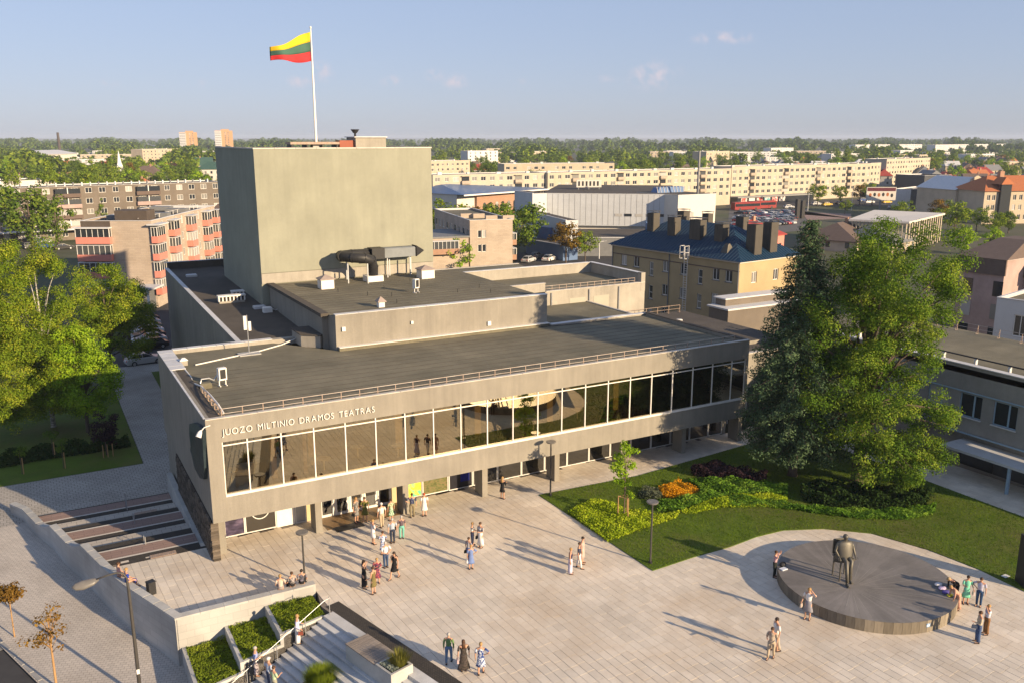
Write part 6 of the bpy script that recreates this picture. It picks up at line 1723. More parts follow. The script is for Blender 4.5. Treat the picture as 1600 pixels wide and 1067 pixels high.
for (px, py, lb) in ((35, 742, 'thin young tree with a wooden stake nearest the left edge of the lawn'), (100, 733, 'thin young tree with a wooden stake beside the shrubs'), (84, 716, 'thin young tree between two wooden stakes on the shaded lawn')):
    b = tl(px, py)
    make_tree('sapling', lb, b, trunk_h=1.5, trunk_r=.03, m=M['leaf_dark'], per=400, size=.08, nlimb=4, blobs=((7, (0, 0, 2.2), (.4, .4, .5), .3),))
    sk = thing('tree_stake', 'single wooden stake holding the ' + lb.replace(' with a wooden stake', '').replace(' between two wooden stakes', ''), 'stake', b + Vector((.12, -.08, 0)))
    MB().cyl(0, 0, -.05, 1.5, .045, 8).build('stake', M['wood'], sk)
def bush(poly_px, z, n, h, size, m, name='shrub_bed'):
    poly = [(P(x, y, z).x, P(x, y, z).y) for x, y in poly_px]
    pts = in_poly_pts(poly, n)
    c = np.array([(x, y, z + h * (.3 + .7 * abs(math.sin(x * 1.3) * math.cos(y * 1.1))) * random.random() ** .6) for x, y in pts])
    nr = rng.normal(size=(n, 3)); nr[:, 2] = np.abs(nr[:, 2]) + .3
    return kind(leaf_mesh(name, c, nr, size * rng.uniform(.6, 1.3, n), .55, m), 'stuff')
bush([(0, 722), (60, 706), (120, 700), (200, 690), (205, 700), (130, 712), (60, 722), (0, 734)], zl, 6000, 1.1, .13, M['dark_hedge'])
# ---- street trees at the lower left
for k, (px, py, tp, lb, m, dens) in enumerate(((24, 1003, 935, 'small round brown leaved street tree in a square of paving', M['leaf_brown'], 130), (89, 1078, 978, 'sparse bronze leaved street tree nearest the kerb', M['leaf_brown'], 40))):
    q = P(px, py, -2.45); q.z = zg(q.y) + .012
    if k == 0:
        make_tree('street_tree', lb, q, trunk_h=2.0, trunk_r=.04, m=m, bark=M['wood'], per=620, size=.085, nlimb=10, blobs=((24, (0, 0, 2.75), (.68, .68, .55), .32),))
        pit = MB().cyl(0, 0, 0, .01, .62, 24).build('tree_pit', M['pave_small']); pit.location = (q.x + .3, q.y + .1, q.z + .02); kind(pit, 'structure')
        MB_ = MB().box(-1.3, -.75, 0, 1.3, .75, .006).build('tree_square', M['conc_dark']); MB_.location = (q.x + .1, q.y + .1, q.z + .003); MB_.rotation_euler = (0, 0, R_(20)); kind(MB_, 'structure')
    else:
        make_tree('street_tree', lb, q, trunk_h=2.3, trunk_r=.065, m=m, bark=M['wood'], per=150, size=.08, nlimb=24, blobs=((20, (0, 0, 3.3), (1.1, 1.1, 1.0), .34), (7, (.25, .15, 4.3), (.4, .4, .5), .25)))
# ---- trees out of the frame to the right of the viewpoint; their shade falls over the stairs
for k, (x, y, h) in enumerate(((12.5, -58.5, 13), (20.5, -63, 14), (6.0, -66, 15), (29, -70, 14))):
    make_tree('lime_tree', ['lime tree with full crown on the pavement right of the viewpoint', 'second lime tree on the street side behind the square', 'lime tree across the street behind the stairs', 'far lime tree at the corner behind the square'][k], (x, y, zg(y)), trunk_h=3.5, trunk_r=.3, m=M['leaf_lime'], per=95, size=.2, nlimb=14,
              blobs=((60, (0, 0, h * .62), (4.2, 4.2, h * .36), 1.1),))

# ------------------------------------------------------------------ prototypes for the trees of the town
PROTO = []
def proto(m, bl, th, tr, per=26, size=.30, nl=8):
    t = make_tree('tree', 'x', (0, 0, -500), trunk_h=th, trunk_r=tr, m=m, per=per, size=size, nlimb=nl, blobs=bl)
    PROTO.append(t); return t
proto(M['leaf_mid'], ((34, (0, 0, 8.2), (4.2, 4.0, 4.6), 1.4),), 2.2, .28, 35)
proto(M['leaf_dark'], ((36, (0, .4, 7.6), (4.8, 4.4, 4.6), 1.5),), 1.8, .32, 35)
proto(M['leaf_bright'], ((30, (0, 0, 7.4), (3.7, 3.7, 4.2), 1.3),), 2.2, .24, 35)
proto(M['leaf_yel'], ((30, (.3, 0, 7.8), (3.6, 3.4, 4.6), 1.3),), 2.2, .22, 35)
proto(M['leaf_aut'], ((28, (0, 0, 6.8), (3.6, 3.6, 3.6), 1.3),), 2.0, .22, 35)
proto(M['leaf_dark'], ((14, (0, 0, 4.5), (2.9, 2.9, 3.0), 1.1), (12, (0, 0, 8.5), (1.9, 1.9, 3.0), .9), (6, (0, 0, 11.8), (.8, .8, 1.6), .6)), 1.0, .25, 44)
proto(M['leaf_mid'], ((40, (0, 0, 9.5), (2.6, 2.6, 6.2), 1.15),), 1.5, .25, 41)
PLAB = ['mid green', 'dark dense', 'bright green', 'yellow tinged', 'autumn brown', 'dark pointed', 'tall slim green']
USED = [False] * len(PROTO)
def place_tree(k, loc, h, label, group, wide=1.0):
    s = h / 12.6
    rot = random.uniform(0, 2 * PI)
    if not USED[k]:
        USED[k] = True; r = PROTO[k]; r.location = loc; r.rotation_euler = (0, 0, rot); r.scale = (s * wide, s * wide, s); r['label'] = label; r['group'] = group
        return r
    return dup(PROTO[k], loc, rot, (s * wide, s * wide, s), label, group)
TG = 'town trees between and behind the buildings'
def town_tree(k, px, py_base, py_top, label, wide=1.0, z=-1.85):
    b = P(px, py_base, z); h = height_at(b, py_top)
    return place_tree(k, (b.x, b.y, z), h, label, TG, wide)
# the ones that can be told apart
town_tree(1, 52, 392, 288, 'big dark green chestnut in front of the long grey apartment block', 1.15)
town_tree(1, 92, 388, 303, 'dark tree merging with the big chestnut by the parked cars', 1.0)
town_tree(5, 163, 372, 310, 'narrow conifer before the balconies of the long grey block', .7)
town_tree(2, 258, 345, 292, 'green tree rising before the right half of the long grey block', 1.25)
town_tree(1, 283, 345, 293, 'dark green tree next to the pink balcony block roof', 1.1)
for k, (i, px, pb, pt, lb) in enumerate(((3, 700, 392, 303, 'yellow tree at the left end of the row behind the brick house'), (4, 728, 390, 312, 'rusty brown tree in the row behind the brick house'), (4, 752, 392, 310, 'orange brown tree in the middle of the row behind the brick house'),
                                    (0, 778, 396, 313, 'green tree in the row behind the brick house'), (1, 803, 408, 318, 'dark green tree at the right end of the row beside the brick house'))):
    town_tree(i, px, pb, pt, lb, 1.25)
town_tree(4, 884, 412, 335, 'autumn tinted chestnut before the mall entrance', 1.05)
town_tree(0, 914, 410, 358, 'green tree just right of the autumn chestnut', 1.0)
town_tree(2, 718, 432, 366, 'light green weeping tree behind the auditorium roof', 1.1)
town_tree(3, 1045, 505, 449, 'yellow green bush below the yellow building', 1.9)
town_tree(0, 1078, 505, 466, 'green bush under the ladder of the yellow building', 1.8)
town_tree(1, 1110, 500, 474, 'dark hedge like bush behind the low roof rails', 2.2)
for k, (i, px, pb, pt, lb) in enumerate(((3, 1277, 322, 283, 'yellow tree nearest the shops of the cream apartment block'), (3, 1312, 320, 286, 'yellow green tree between two others before the cream block'), (4, 1343, 320, 283, 'brown green tree left of the white billboard'), (0, 1362, 322, 285, 'green tree behind the billboard'))):
    town_tree(i, px, pb, pt, lb, 1.25)
for k, (i, px, pb, pt, lb) in enumerate(((0, 1406, 352, 312, 'slender tree before the white market canopy'), (4, 1465, 348, 305, 'dark bare tree at the corner of the black modern house'), (0, 1490, 372, 312, 'loose green tree right of the market canopy'), (2, 1502, 402, 350, 'light green tree over the pink building'), (2, 1545, 400, 352, 'light green broad tree beyond the pink building roof'),
                                    (0, 1525, 362, 322, 'mid green tree under the pediment house'), (1, 1575, 365, 330, 'dark tree at the foot of the orange roofed house'), (0, 1552, 372, 330, 'thin tree in front of the orange roofed house'), (3, 1524, 498, 408, 'thin yellow birch against the pink building'), (4, 1546, 486, 412, 'orange leaved tree against the pink building'), (0, 1320, 335, 312, 'low green tree behind the market parking'))):
    town_tree(i, px, pb, pt, lb, 1.15)
# loosely scattered town trees
TROWS = []
PLACES = (('town at the left', 0, 335, 285, 640, 78, (9, 15)), ('town behind the fly tower', 676, 1010, 374, 850, 62, (9, 14)), ('town behind the cream block', 1000, 1360, 380, 1000, 60, (9, 15)), ('gardens on the right', 1330, 1610, 430, 1100, 55, (7, 14)))
def blocked(px, d):
    # keep the long apartment fronts free
    if 674 < px < 1143 and 255 < d < 372: return True
    if 1130 < px < 1362 and 255 < d < 455: return True
    if 1370 < px < 1470 and 420 < d < 640: return True
    if 270 < px < 345 and d > 640: return True
    return False
for nm, x0, x1, d0, d1, n, hr_ in PLACES:
    k = 0
    while k < n:
        px = random.uniform(x0, x1); d = d0 + (d1 - d0) * random.random() ** .8
        if blocked(px, d): continue
        p = PD(px, d); i = random.choices(range(7), (5, 5, 2, 1.2, .6, 1.5, 2))[0]
        TROWS.append((place_tree(i, (p.x, p.y, -1.85), random.uniform(*hr_), '', TG, random.uniform(.9, 1.3)), PLAB[i] + ' tree', PLAB[i] + ' trees', {'town at the left': 'at the left', 'town behind the fly tower': 'beyond the fly tower', 'town behind the cream block': 'beyond the cream block', 'gardens on the right': 'in the right gardens'}[nm])); k += 1
order_labels(TROWS)
# the woods that close the view: one mass of crowns
c0, n0, s0 = clump_cloud(*crown_clumps(9, (0, 0, 8), (4.2, 4.2, 6), 2.4), 3.2, 1.5)
def woods(name, zones, m):
    cs, ns, ss = [], [], []
    for x0, x1, d0, d1, n, h0, h1 in zones:
        for _ in range(n):
            d = d0 + (d1 - d0) * random.random(); qx = random.uniform(x0, x1); p = PD(qx, d); h = random.uniform(h0, h1) / 14.5 * (.7 + .5 * abs(math.sin(qx * .011 + d * .0017)) + .18 * math.sin(qx * .047))
            a = random.uniform(0, 6.28); ca_, sa_ = math.cos(a), math.sin(a)
            q = c0 * h; q = np.stack([q[:, 0] * ca_ - q[:, 1] * sa_, q[:, 0] * sa_ + q[:, 1] * ca_, q[:, 2]], 1) * np.array([1.15, 1.15, 1])
            cs.append(q + np.array([p.x, p.y, -1.85])); ns.append(n0 + rng.normal(0, .2, n0.shape)); ss.append(s0 * h)
    return kind(leaf_mesh(name, np.concatenate(cs), np.concatenate(ns), np.concatenate(ss), .8, m), 'stuff')
woods('far_wood', ((-120, 1720, 1500, 2200, 900, 12, 19), (-150, 1750, 2200, 3400, 900, 15, 22), (-200, 1800, 3400, 5200, 700, 17, 23)), M['leaf_dark'])
woods('town_greenery', ((-60, 345, 620, 1500, 300, 8, 14), (676, 1020, 800, 1500, 260, 8, 14), (1000, 1640, 900, 1500, 380, 7, 13)), M['leaf_mid'])
# ================================================================== buildings of the town
def frame_of(A_, B_):
    d = Vector((B_[0] - A_[0], B_[1] - A_[1], 0)); return d.length, math.atan2(d.y, d.x)
WCACHE = {}
def win_mesh(w, h, fm, pm, bars=1, fw=.09, tr=0.0):
    k = (round(w, 2), round(h, 2), fm.name, pm.name, bars, tr)
    if k not in WCACHE:
        f = MB()
        f.box(0, -.03, 0, w, .05, fw).box(0, -.03, h - fw, w, .05, h).box(0, -.028, fw, fw, .048, h - fw).box(w - fw, -.028, fw, w, .048, h - fw)
        for b in range(bars): xm = w * (b + 1) / (bars + 1); f.box(xm - fw * .4, -.026, fw, xm + fw * .4, .046, h - fw)
        if tr: f.box(fw, -.024, h * tr, w - fw, .044, h * tr + fw * .8)
        f.box(fw, .0, fw, w - fw, .02, h - fw, 1)
        WCACHE[k] = f.mesh('window', [fm, pm])
    return WCACHE[k]
def wall_face(mb, L_, z0, z1, holes, depth, ox, oy, ang, m=0):
    """a wall of length L_ with openings (x0, x1, z0, z1) and their reveals, standing at (ox, oy) and turned by ang"""
    st = len(mb.v)
    xs = sorted({0, L_, *[h[0] for h in holes], *[h[1] for h in holes]}); zs = sorted({z0, z1, *[h[2] for h in holes], *[h[3] for h in holes]})
    hs = [(h[0], h[1], h[2], h[3]) for h in holes]
    for i in range(len(xs) - 1):
        j = 0
        xm = (xs[i] + xs[i + 1]) / 2
        col = [h for h in hs if h[0] < xm < h[1]]
        cur = z0
        for h in sorted(col, key=lambda q: q[2]):
            if h[2] > cur: mb.quad((xs[i], 0, cur), (xs[i + 1], 0, cur), (xs[i + 1], 0, h[2]), (xs[i], 0, h[2]), m)
            cur = h[3]
        if cur < z1: mb.quad((xs[i], 0, cur), (xs[i + 1], 0, cur), (xs[i + 1], 0, z1), (xs[i], 0, z1), m)
    for a, b, c, d in hs:
        mb.quad((a, 0, c), (b, 0, c), (b, depth, c), (a, depth, c), m); mb.quad((a, 0, d), (a, depth, d), (b, depth, d), (b, 0, d), m)
        mb.quad((a, 0, c), (a, depth, c), (a, depth, d), (a, 0, d), m); mb.quad((b, 0, c), (b, 0, d), (b, depth, d), (b, depth, c), m)
    mb.xform(Matrix.Translation((ox, oy, 0)) @ Matrix.Rotation(ang, 4, 'Z'), st)
def put_windows(parent, holes, depth, ox, oy, ang, fm, pm, bars=1, single=True, tr=0.0, skip=()):
    R4 = Matrix.Translation((ox, oy, 0)) @ Matrix.Rotation(ang, 4, 'Z')
    if single:
        for a, b, c, d in holes:
            o = obj('window', win_mesh(b - a, d - c, fm, pm, bars, tr=tr), parent); o.matrix_local = R4 @ Matrix.Translation((a, depth * .7, c))
    elif holes:
        mb = MB()
        for a, b, c, d in holes:
            s0 = len(mb.v); w, h = b - a, d - c
            mb.box(a, depth * .5, c, b, depth * .9, d, 0); mb.box(a + .1, depth * .5 - .03, c + .1, (a + b) / 2 - .04, depth * .5 - .002, d - .1, 1); mb.box((a + b) / 2 + .04, depth * .5 - .03, c + .1, b - .1, depth * .5 - .002, d - .1, 1)
        mb.xform(R4)
        kind(mb.build('window', [fm, pm], parent), 'stuff')
def grid_holes(L_, n, w, floors, z0, fh, h, sill=.9, m0=None):
    out = []
    p = L_ / n
    for f in range(floors):
        for k in range(n):
            ww = w[k % len(w)] if hasattr(w, '__len__') else w
            if ww <= 0: continue
            x = p * (k + .5) - ww / 2; z = z0 + f * fh + sill
            out.append((x, x + ww, z, z + h))
    return out
MW, MP = M['white'], M['pane']
def block(name, label, A_, B_, depth, z0, z1, mwall, mroof, front=(), side_r=(), side_l=(), cat='apartment block', group=None, fm=None, pm=None, single=True, rec=.18, parapet=.35, bars=1, sides=None, back=False):
    L_, ang = frame_of(A_, B_)
    t = thing(name, label, cat, (A_[0], A_[1], z0), ang, group)
    H = z1 - z0
    mb = MB()
    wall_face(mb, L_, 0, H, front, rec, 0, 0, 0, 0)
    wall_face(mb, depth, 0, H, side_r, rec, L_, 0, PI / 2, 1)
    wall_face(mb, depth, 0, H, side_l, rec, 0, depth, -PI / 2, 1)
    mb.quad((0, depth, 0), (0, depth, H), (L_, depth, H), (L_, depth, 0), 1)
    mb.build('wall', [mwall, sides or mwall], t)
    rb = MB().box(.25, .25, H - .45, L_ - .25, depth - .25, H - parapet)
    rb.build('roof', mroof, t)
    pb_ = MB()
    for (a, b, c, d) in ((-.06, -.06, L_ + .06, .25), (-.06, depth - .25, L_ + .06, depth + .06), (-.06, .251, .25, depth - .251), (L_ - .25, .251, L_ + .06, depth - .251)): pb_.box(a, b, H + .001, c, d, H + .07)
    pb_.box(0, .19, H - .6, .0 + L_, .25, H).box(0, depth - .25, H - .6, L_, depth - .19, H)
    pb_.build('parapet', M['coping'], t)
    fm = fm or MW; pm = pm or MP
    put_windows(t, front, rec, 0, 0, 0, fm, pm, bars, single); put_windows(t, side_r, rec, L_, 0, PI / 2, fm, pm, bars, single); put_windows(t, side_l, rec, 0, depth, -PI / 2, fm, pm, bars, single)
    return t, L_, H
def roof_bits(t, L_, depth, H, n, m, seed=0, tall=.9):
    random.seed(seed + 5)
    for k in range(n):
        x = L_ * (k + .5) / n + random.uniform(-.4, .4); y = depth * random.uniform(.3, .7); w = random.uniform(.4, .9)
        MB().box(x - w, y - .35, H - .36, x + w, y + .35, H + tall * random.uniform(.5, 1)).build('chimney', m, t)

M['cream'] = mat('cream_panel_wall', (0.49, 0.43, 0.33), (0.44, 0.385, 0.295), .9, .4, 6, .5, stain=.12)
M['cream2'] = mat('cream_render', (0.50, 0.42, 0.31), (0.44, 0.37, 0.28), .9, .4, 6, .5, stain=.15)
M['greywall'] = mat('grey_brick_wall', (0.185, 0.155, 0.125), (0.15, 0.128, 0.105), .9, .6, 6, .5, stain=.2)
M['beigebrick'] = brickmat('beige_brick', (0.46, 0.38, 0.30), (0.41, 0.335, 0.265), (0.36, 0.31, 0.26), .9, .28, .02, plane='wall', stain=.3)
M['pinkpanel'] = mat('pink_balcony_panel', (0.62, 0.24, 0.185), (0.55, 0.21, 0.165), .8, 1.5, 4, .5, (4, 4, .3))
M['darkwall'] = mat('dark_brown_wall', (0.10, 0.08, 0.065), (0.075, 0.06, 0.05), .9, 1)
M['yellow'] = mat('ochre_render', (0.42, 0.325, 0.185), (0.38, 0.295, 0.17), .9, .6, 6, .5, stain=.15)
M['blueroof'] = mat('blue_metal_roof', (0.012, 0.048, 0.095), (0.010, 0.040, 0.080), .6, .8, 5, .5, metal=.3, spec=.5)
M['stackmetal'] = mat('dark_stack_cladding', (0.095, 0.085, 0.07), (0.075, 0.068, 0.058), .55, 1.5, 4, metal=.3)
M['mall'] = mat('light_grey_cladding', (0.52, 0.54, 0.56), (0.48, 0.50, 0.52), .55, .8, 4, .5, (.3, .3, 3), stain=.12)
M['mall2'] = mat('mid_grey_cladding', (0.27, 0.27, 0.265), (0.23, 0.23, 0.23), .55, .8, 4, .5, (3, 3, .3))
M['mallwhite'] = mat('white_cladding', (0.62, 0.58, 0.52), (0.56, 0.53, 0.48), .6, .6, 4)
M['redroof'] = mat('red_roof', (0.36, 0.055, 0.045), (0.30, 0.05, 0.04), .7, 1)
M['orangetile'] = mat('orange_tile_roof', (0.42, 0.15, 0.06), (0.34, 0.115, 0.045), .85, 1.5, 5, .5, (1, 1, 4))
M['browntile'] = mat('brown_roof', (0.15, 0.11, 0.09), (0.115, 0.085, 0.07), .85, 1.5)
M['slate'] = mat('grey_roof', (0.20, 0.205, 0.21), (0.155, 0.16, 0.165), .8, 1.2)
M['greenroof'] = mat('green_roof', (0.05, 0.11, 0.085), (0.04, 0.09, 0.07), .7, 1)
M['brick'] = brickmat('orange_brick', (0.42, 0.235, 0.15), (0.36, 0.20, 0.125), (0.34, 0.25, 0.19), .5, .16, .02, plane='wall')
M['pinkwall'] = mat('pale_pink_wall', (0.42, 0.31, 0.28), (0.36, 0.265, 0.24), .9, .8, 6, .5, stain=.25)
M['paleblue'] = mat('pale_blue_roof', (0.11, 0.18, 0.32), (0.09, 0.15, 0.28), .5, .5, 4, .5, metal=.2)
G0 = -1.85
xy = lambda v: (v.x, v.y)

# ---- pink balcony block at the left
A1, B1 = xy(P(125, 346, 12)), xy(P(235.5, 345.8, 12))
t, L_, H = block('apartment_block', 'five storey beige brick apartment block with pink balconies and flat dark roof', A1, B1, 32, G0, 12.0, M['beigebrick'], M['felt2'],
    front=[], side_r=[(x, x + 1.0, f * 2.75 + 1.2, f * 2.75 + 2.55) for f in range(5) for x in (4.2, 10.6, 13.4, 19.4, 22.0, 28.4)], parapet=.4)
def glazed_balcony(t, x0, x1, y0, y1, z, h, mp):
    """closed-in balcony: pink panel below, glazing above"""
    b = MB().box(x0, y0, z, x1, y1, z + 1.05).build('balcony', mp, t)
    MB().box(x0 + .06, y0 + .06, z + 1.052, x1 - .06, y1 - .06, z + h - .12).build('glazing', M['pane'], b)
    fr = MB(); n = max(2, int(max(x1 - x0, 0) / .9) + 1); ny = max(1, int((y1 - y0) / .9))
    for k in range(n + 1): 
        x = x0 + .03 + (x1 - x0 - .06) * k / n; fr.box(x - .035, y0 + .02, z + 1.053, x + .035, y0 + .09, z + h - .121)
    for k in range(ny + 1):
        y = y0 + .03 + (y1 - y0 - .06) * k / ny
        for x in (x0 + .02, x1 - .09): fr.box(x, y - .03, z + 1.053, x + .07, y + .03, z + h - .121)
    kind(fr.build('frame', MW, b), 'stuff')
    MB().box(x0 - .03, y0 - .03, z + h - .118, x1 + .03, y1, z + h - .02).build('slab', M['coping'], b)
MB().box(0.02, -.02, 11.9, L_ * .42, -.004, H).build('dark_wall', M['darkwall'], t)
for f in range(4): glazed_balcony(t, -0.6, L_ * .43, -.9, -.03, f * 2.75 + 2.1, 2.6, M['pinkpanel'])
MB().box(-.9, -1.2, 12.75, L_ * .44, -.03, 12.9).build('balcony_roof', M['coping'], t)
def side_balcony(t, L_, y0, y1, z, out, mp):
    glazed_balcony(t, L_ + .004, L_ + out, y0, y1, z, 2.55, mp)
for f in range(5):
    if f: side_balcony(t, L_, -.4, 3.2, f * 2.75 - .6, 1.0, M['pinkpanel'])
    for yb in (7.0, 15.5, 24.2, 30):
        side_balcony(t, L_, yb, yb + (2.6 if yb < 30 else 2.0), f * 2.75 - .3 + (.0 if f else .4), 1.1, M['pinkpanel'])
MB().box(L_ - .4, -.9, 13.2, L_ + 1.6, 3.4, 13.38).build('balcony_roof', M['coping'], t)
for yb in (7.0, 15.5, 24.2): MB().box(L_, yb - .3, 13.3, L_ + 1.4, yb + 2.9, 13.42).build('balcony_roof', M['coping'], t)
MB().box(L_ * .44, 1.4, H - .35, L_ * .9, 4.8, H + 1.5).build('roof_room', M['darkwall'], t)
for k in range(5):
    MB().box(1.5 + (k % 2) * 4.5, 6 + k * 4.6, H - .35, 5.2 + (k % 2) * 4.5, 8.0 + k * 4.6, H + .35).build('roof_duct', M['slate'], t)
ra = MB().tube([(L_ - 2.4, 1, H + .3), (L_ - 2.4, 30, H + .3)], .03, 5).build('roof_rail', M['white'], t)
for k in range(14): MB().box(L_ - 2.44, 1.5 + k * 2.15, H - .35, L_ - 2.36, 1.58 + k * 2.15, H + .3).build('post', M['white'], ra)
MB().box(L_ * .55, -4, 3.6, L_ + 1.2, -.02, 3.85).build('porch_roof', M['coping'], t)
MB().box(L_ - .2, -3.8, 0, L_ + .1, -3.5, 3.58).box(L_ * .62, -3.8, 0, L_ * .62 + .3, -3.5, 3.58).build('porch_column', M['white'], t)
MB().box(L_ * .6, -.06, 0, L_ - .3, -.01, 3.3).build('garage_door', M['slate'], t)
# ---- long grey block behind it
A2, B2 = P(-60, 297, 12.2), P(345, 284.8, 12.2)
L2_ = (Vector(xy(B2)) - Vector(xy(A2))).length
bays = int(L2_ / 3.4)
t, L_, H = block('apartment_block', 'long dark grey five storey apartment block with white chimneys along the roof edge', xy(A2), xy(B2), 13, G0, 12.2, M['greywall'], M['felt2'], front=grid_holes(L2_, bays, (1.7, 1.7, 1.5, 1.7), 5, 0, 2.8, 1.45, 1.0), side_r=grid_holes(13, 3, 1.5, 5, 0, 2.8, 1.4, 1), parapet=.2)
for k in range(int(L_ / 2.1)):
    MB().box(k * 2.1 + .3, 1.2, H - .2, k * 2.1 + .62, 1.75, H + .95).build('chimney', M['coping'] if k % 3 else M['slate'], t)
for k in (6, 12, 18, 24):
    x = L_ * k / bays * 1.0
    if x + 6 > L_: continue
    for f in range(1, 5):
        b = MB().box(x + .1, -.95, f * 2.8, x + 6.4, -.03, f * 2.8 + 1.0).build('balcony', M['pinkwall'] if f % 2 else M['browntile'], t)
        MB().box(x + .2, -.88, f * 2.8 + 1.002, x + 6.3, -.1, f * 2.8 + 2.3).build('glazing', MP, b); MB().box(x + 3.1, -.92, f * 2.8 + 1.004, x + 3.3, -.06, f * 2.8 + 2.6).build('frame', MW, b)
MB().box(2, -3.4, 2.9, L_ * .9, -.03, 3.15).build('shop_canopy', M['coping'], t)
# ---- cream block on the right: staggered sections
sec = [((676, 274.5), (856, 270.5), 12.6), ((856, 270.8), (1143, 264), 12.6), ((1144, 261), (1362, 256), 13.2)]
names = ['far left stretch of the long cream apartment block, above the blue roofed hall', 'middle stretch of the long cream apartment block, above the mall roof', 'right stretch of the cream apartment block, with shops under it']
for k, (a, b, zt) in enumerate(sec):
    A3, B3 = P(*a, zt), P(*b, zt)
    Lx = (Vector(xy(B3)) - Vector(xy(A3))).length; n = int(Lx / 3.3)
    t, L_, H = block('apartment_block', 'five storey ' + names[k], xy(A3), xy(B3), 12, G0, zt, M['cream'], M['felt2'], front=grid_holes(L_ if False else Lx, n, (1.9, 1.4, 2.2, 0, 1.9, 1.9), 4, 3.0, 2.78, 1.45, .9), group='sections of the long cream apartment block', parapet=.2)
    roof_bits(t, L_, 12, H, int(L_ / 9), M['coping'], k, .7)
    for q in range(3, n, 6):
        x = L_ / n * q
        for f in range(4):
            bl = MB().box(x + .15, -.9, 3.0 + f * 2.78, x + L_ / n - .1, -.03, 3.0 + f * 2.78 + 1.0).build('balcony', M['cream2'] if (q + f) % 2 else M['beigebrick'], t)
            MB().box(x + .3, -.05, 3.0 + f * 2.78 + 1.0, x + L_ / n - .25, -.032, 3.0 + f * 2.78 + 2.4).build('glazing', MP, bl)
            MB().box(x + .1, -.95, 3.0 + f * 2.78 + 2.5, x + L_ / n - .05, -.03, 3.0 + f * 2.78 + 2.62).build('slab', M['cream2'], bl)
    if k == 2:
        MB().box(0, -4, 0, L_ * .52, -.05, 2.5).build('shop_front', M['pane'], t); MB().box(-.3, -4.6, 2.502, L_ * .53, -.05, 3.0).build('shop_fascia', M['mall2'], t)
        cols = ((.6, .05, .04), (.7, .66, .6), (.55, .08, .06), (.05, .3, .32), (.5, .05, .05), (.1, .1, .12))
        for q in range(6): MB().box(2 + q * 4.5, -4.1, .4, 5.4 + q * 4.5, -4.02, 2.3).build('shop_poster', mat('poster_print', cols[q], (.65, .6, .55), .5, .9, 2, .15), t)
# ---- more blocks further out
def far_block(label, pa, pb, zt, depth, mw, floors=5, wpx=3.4, k=0, w=1.6, base=G0, cat='apartment block', side_r=None, mroof=None):
    A3, B3 = P(*pa, zt), P(*pb, zt); Lx = (Vector(xy(B3)) - Vector(xy(A3))).length; n = max(2, int(Lx / wpx)); fh = (zt - base - .8) / floors
    t, L_, H = block('apartment_block', label, xy(A3), xy(B3), depth, base, zt, mw, M['felt2'], front=grid_holes(Lx, n, w, floors, 0, fh, fh * .52, fh * .32), side_r=side_r or grid_holes(depth, 3, 1.4, floors, 0, fh, fh * .5, fh * .32), single=False, cat=cat, parapet=.2)
    roof_bits(t, L_, depth, H, max(2, int(L_ / 14)), M['coping'], k, .8)
    return t
far_block('cream and yellow five storey block seen over the trees beyond the long cream block', (788, 257), (960, 255.5), 12.4, 12, M['cream2'], k=1, w=(1.9, 1.6, 0, 1.9))
far_block('flat pale block beside the fly tower, behind green trees', (672, 252.5), (734, 251), 12.4, 12, M['cream2'], k=2)
far_block('cream block with yellow balconies seen end on at the right', (1386, 249.5), (1454, 247), 12.8, 13, M['cream'], k=3)
far_block('narrow cream end block with red balconies left of the white hoarding', (1361, 255.5), (1377, 254.8), 13.2, 12, M['cream'], k=4)
far_block('white and grey panel block far off beyond the houses', (1337, 226.8), (1441, 226.2), 14, 13, M['coping'], k=5, wpx=5)
far_block('pale panel block at the far right skyline', (1462, 227), (1578, 225.5), 14, 13, M['coping'], k=6, wpx=5)
far_block('distant white and ochre block beside the two tall towers', (222, 234), (278, 233), 14, 13, M['cream2'], k=7, wpx=5)
far_block('distant grey panel block over the trees right of the fly tower', (731, 236.5), (778, 236), 13, 12, M['coping'], k=8, wpx=5)
far_block('distant cream block seen between trees above the mall', (1104, 237.5), (1140, 236.5), 14, 12, M['cream2'], k=9, wpx=5)
far_block('distant pale block far behind the fly tower right edge', (822, 237.5), (862, 237), 11, 12, M['cream2'], k=10, wpx=5)
far_block('distant orange brick block on the right skyline', (1145, 214.5), (1163, 214.3), 24, 14, M['brick'], k=11, wpx=5, floors=8)
random.seed(31)
brow = []
fb = far_block('x', (1205, 232), (1240, 231.5), 11, 12, M['coping'], k=12, wpx=4)
fc = far_block('x', (760, 233), (800, 232.7), 9, 12, M['cream2'], k=13, wpx=4, floors=3)
for k in range(34):
    px = random.uniform(676, 1600) if k < 24 else random.uniform(5, 330)
    p = PD(px, random.uniform(620, 1350), G0); src = random.choice((fb, fc))
    o = dup(src, p, random.uniform(-.5, .2), (random.uniform(.5, 1.2), 1, random.uniform(.55, 1)))
    w_ = 'pale grey' if src is fb else 'cream'
    brow.append((o, w_ + ' block', w_ + ' far blocks', 'among the trees ' + ('at the left' if k >= 24 else 'on the right'))); o['group'] = 'far blocks among the trees'
for o, w_ in ((fb, 'pale grey'), (fc, 'cream')): brow.append((o, w_ + ' block', w_ + ' far blocks', 'among the trees on the right')); o['group'] = 'far blocks among the trees'
order_labels(brow)
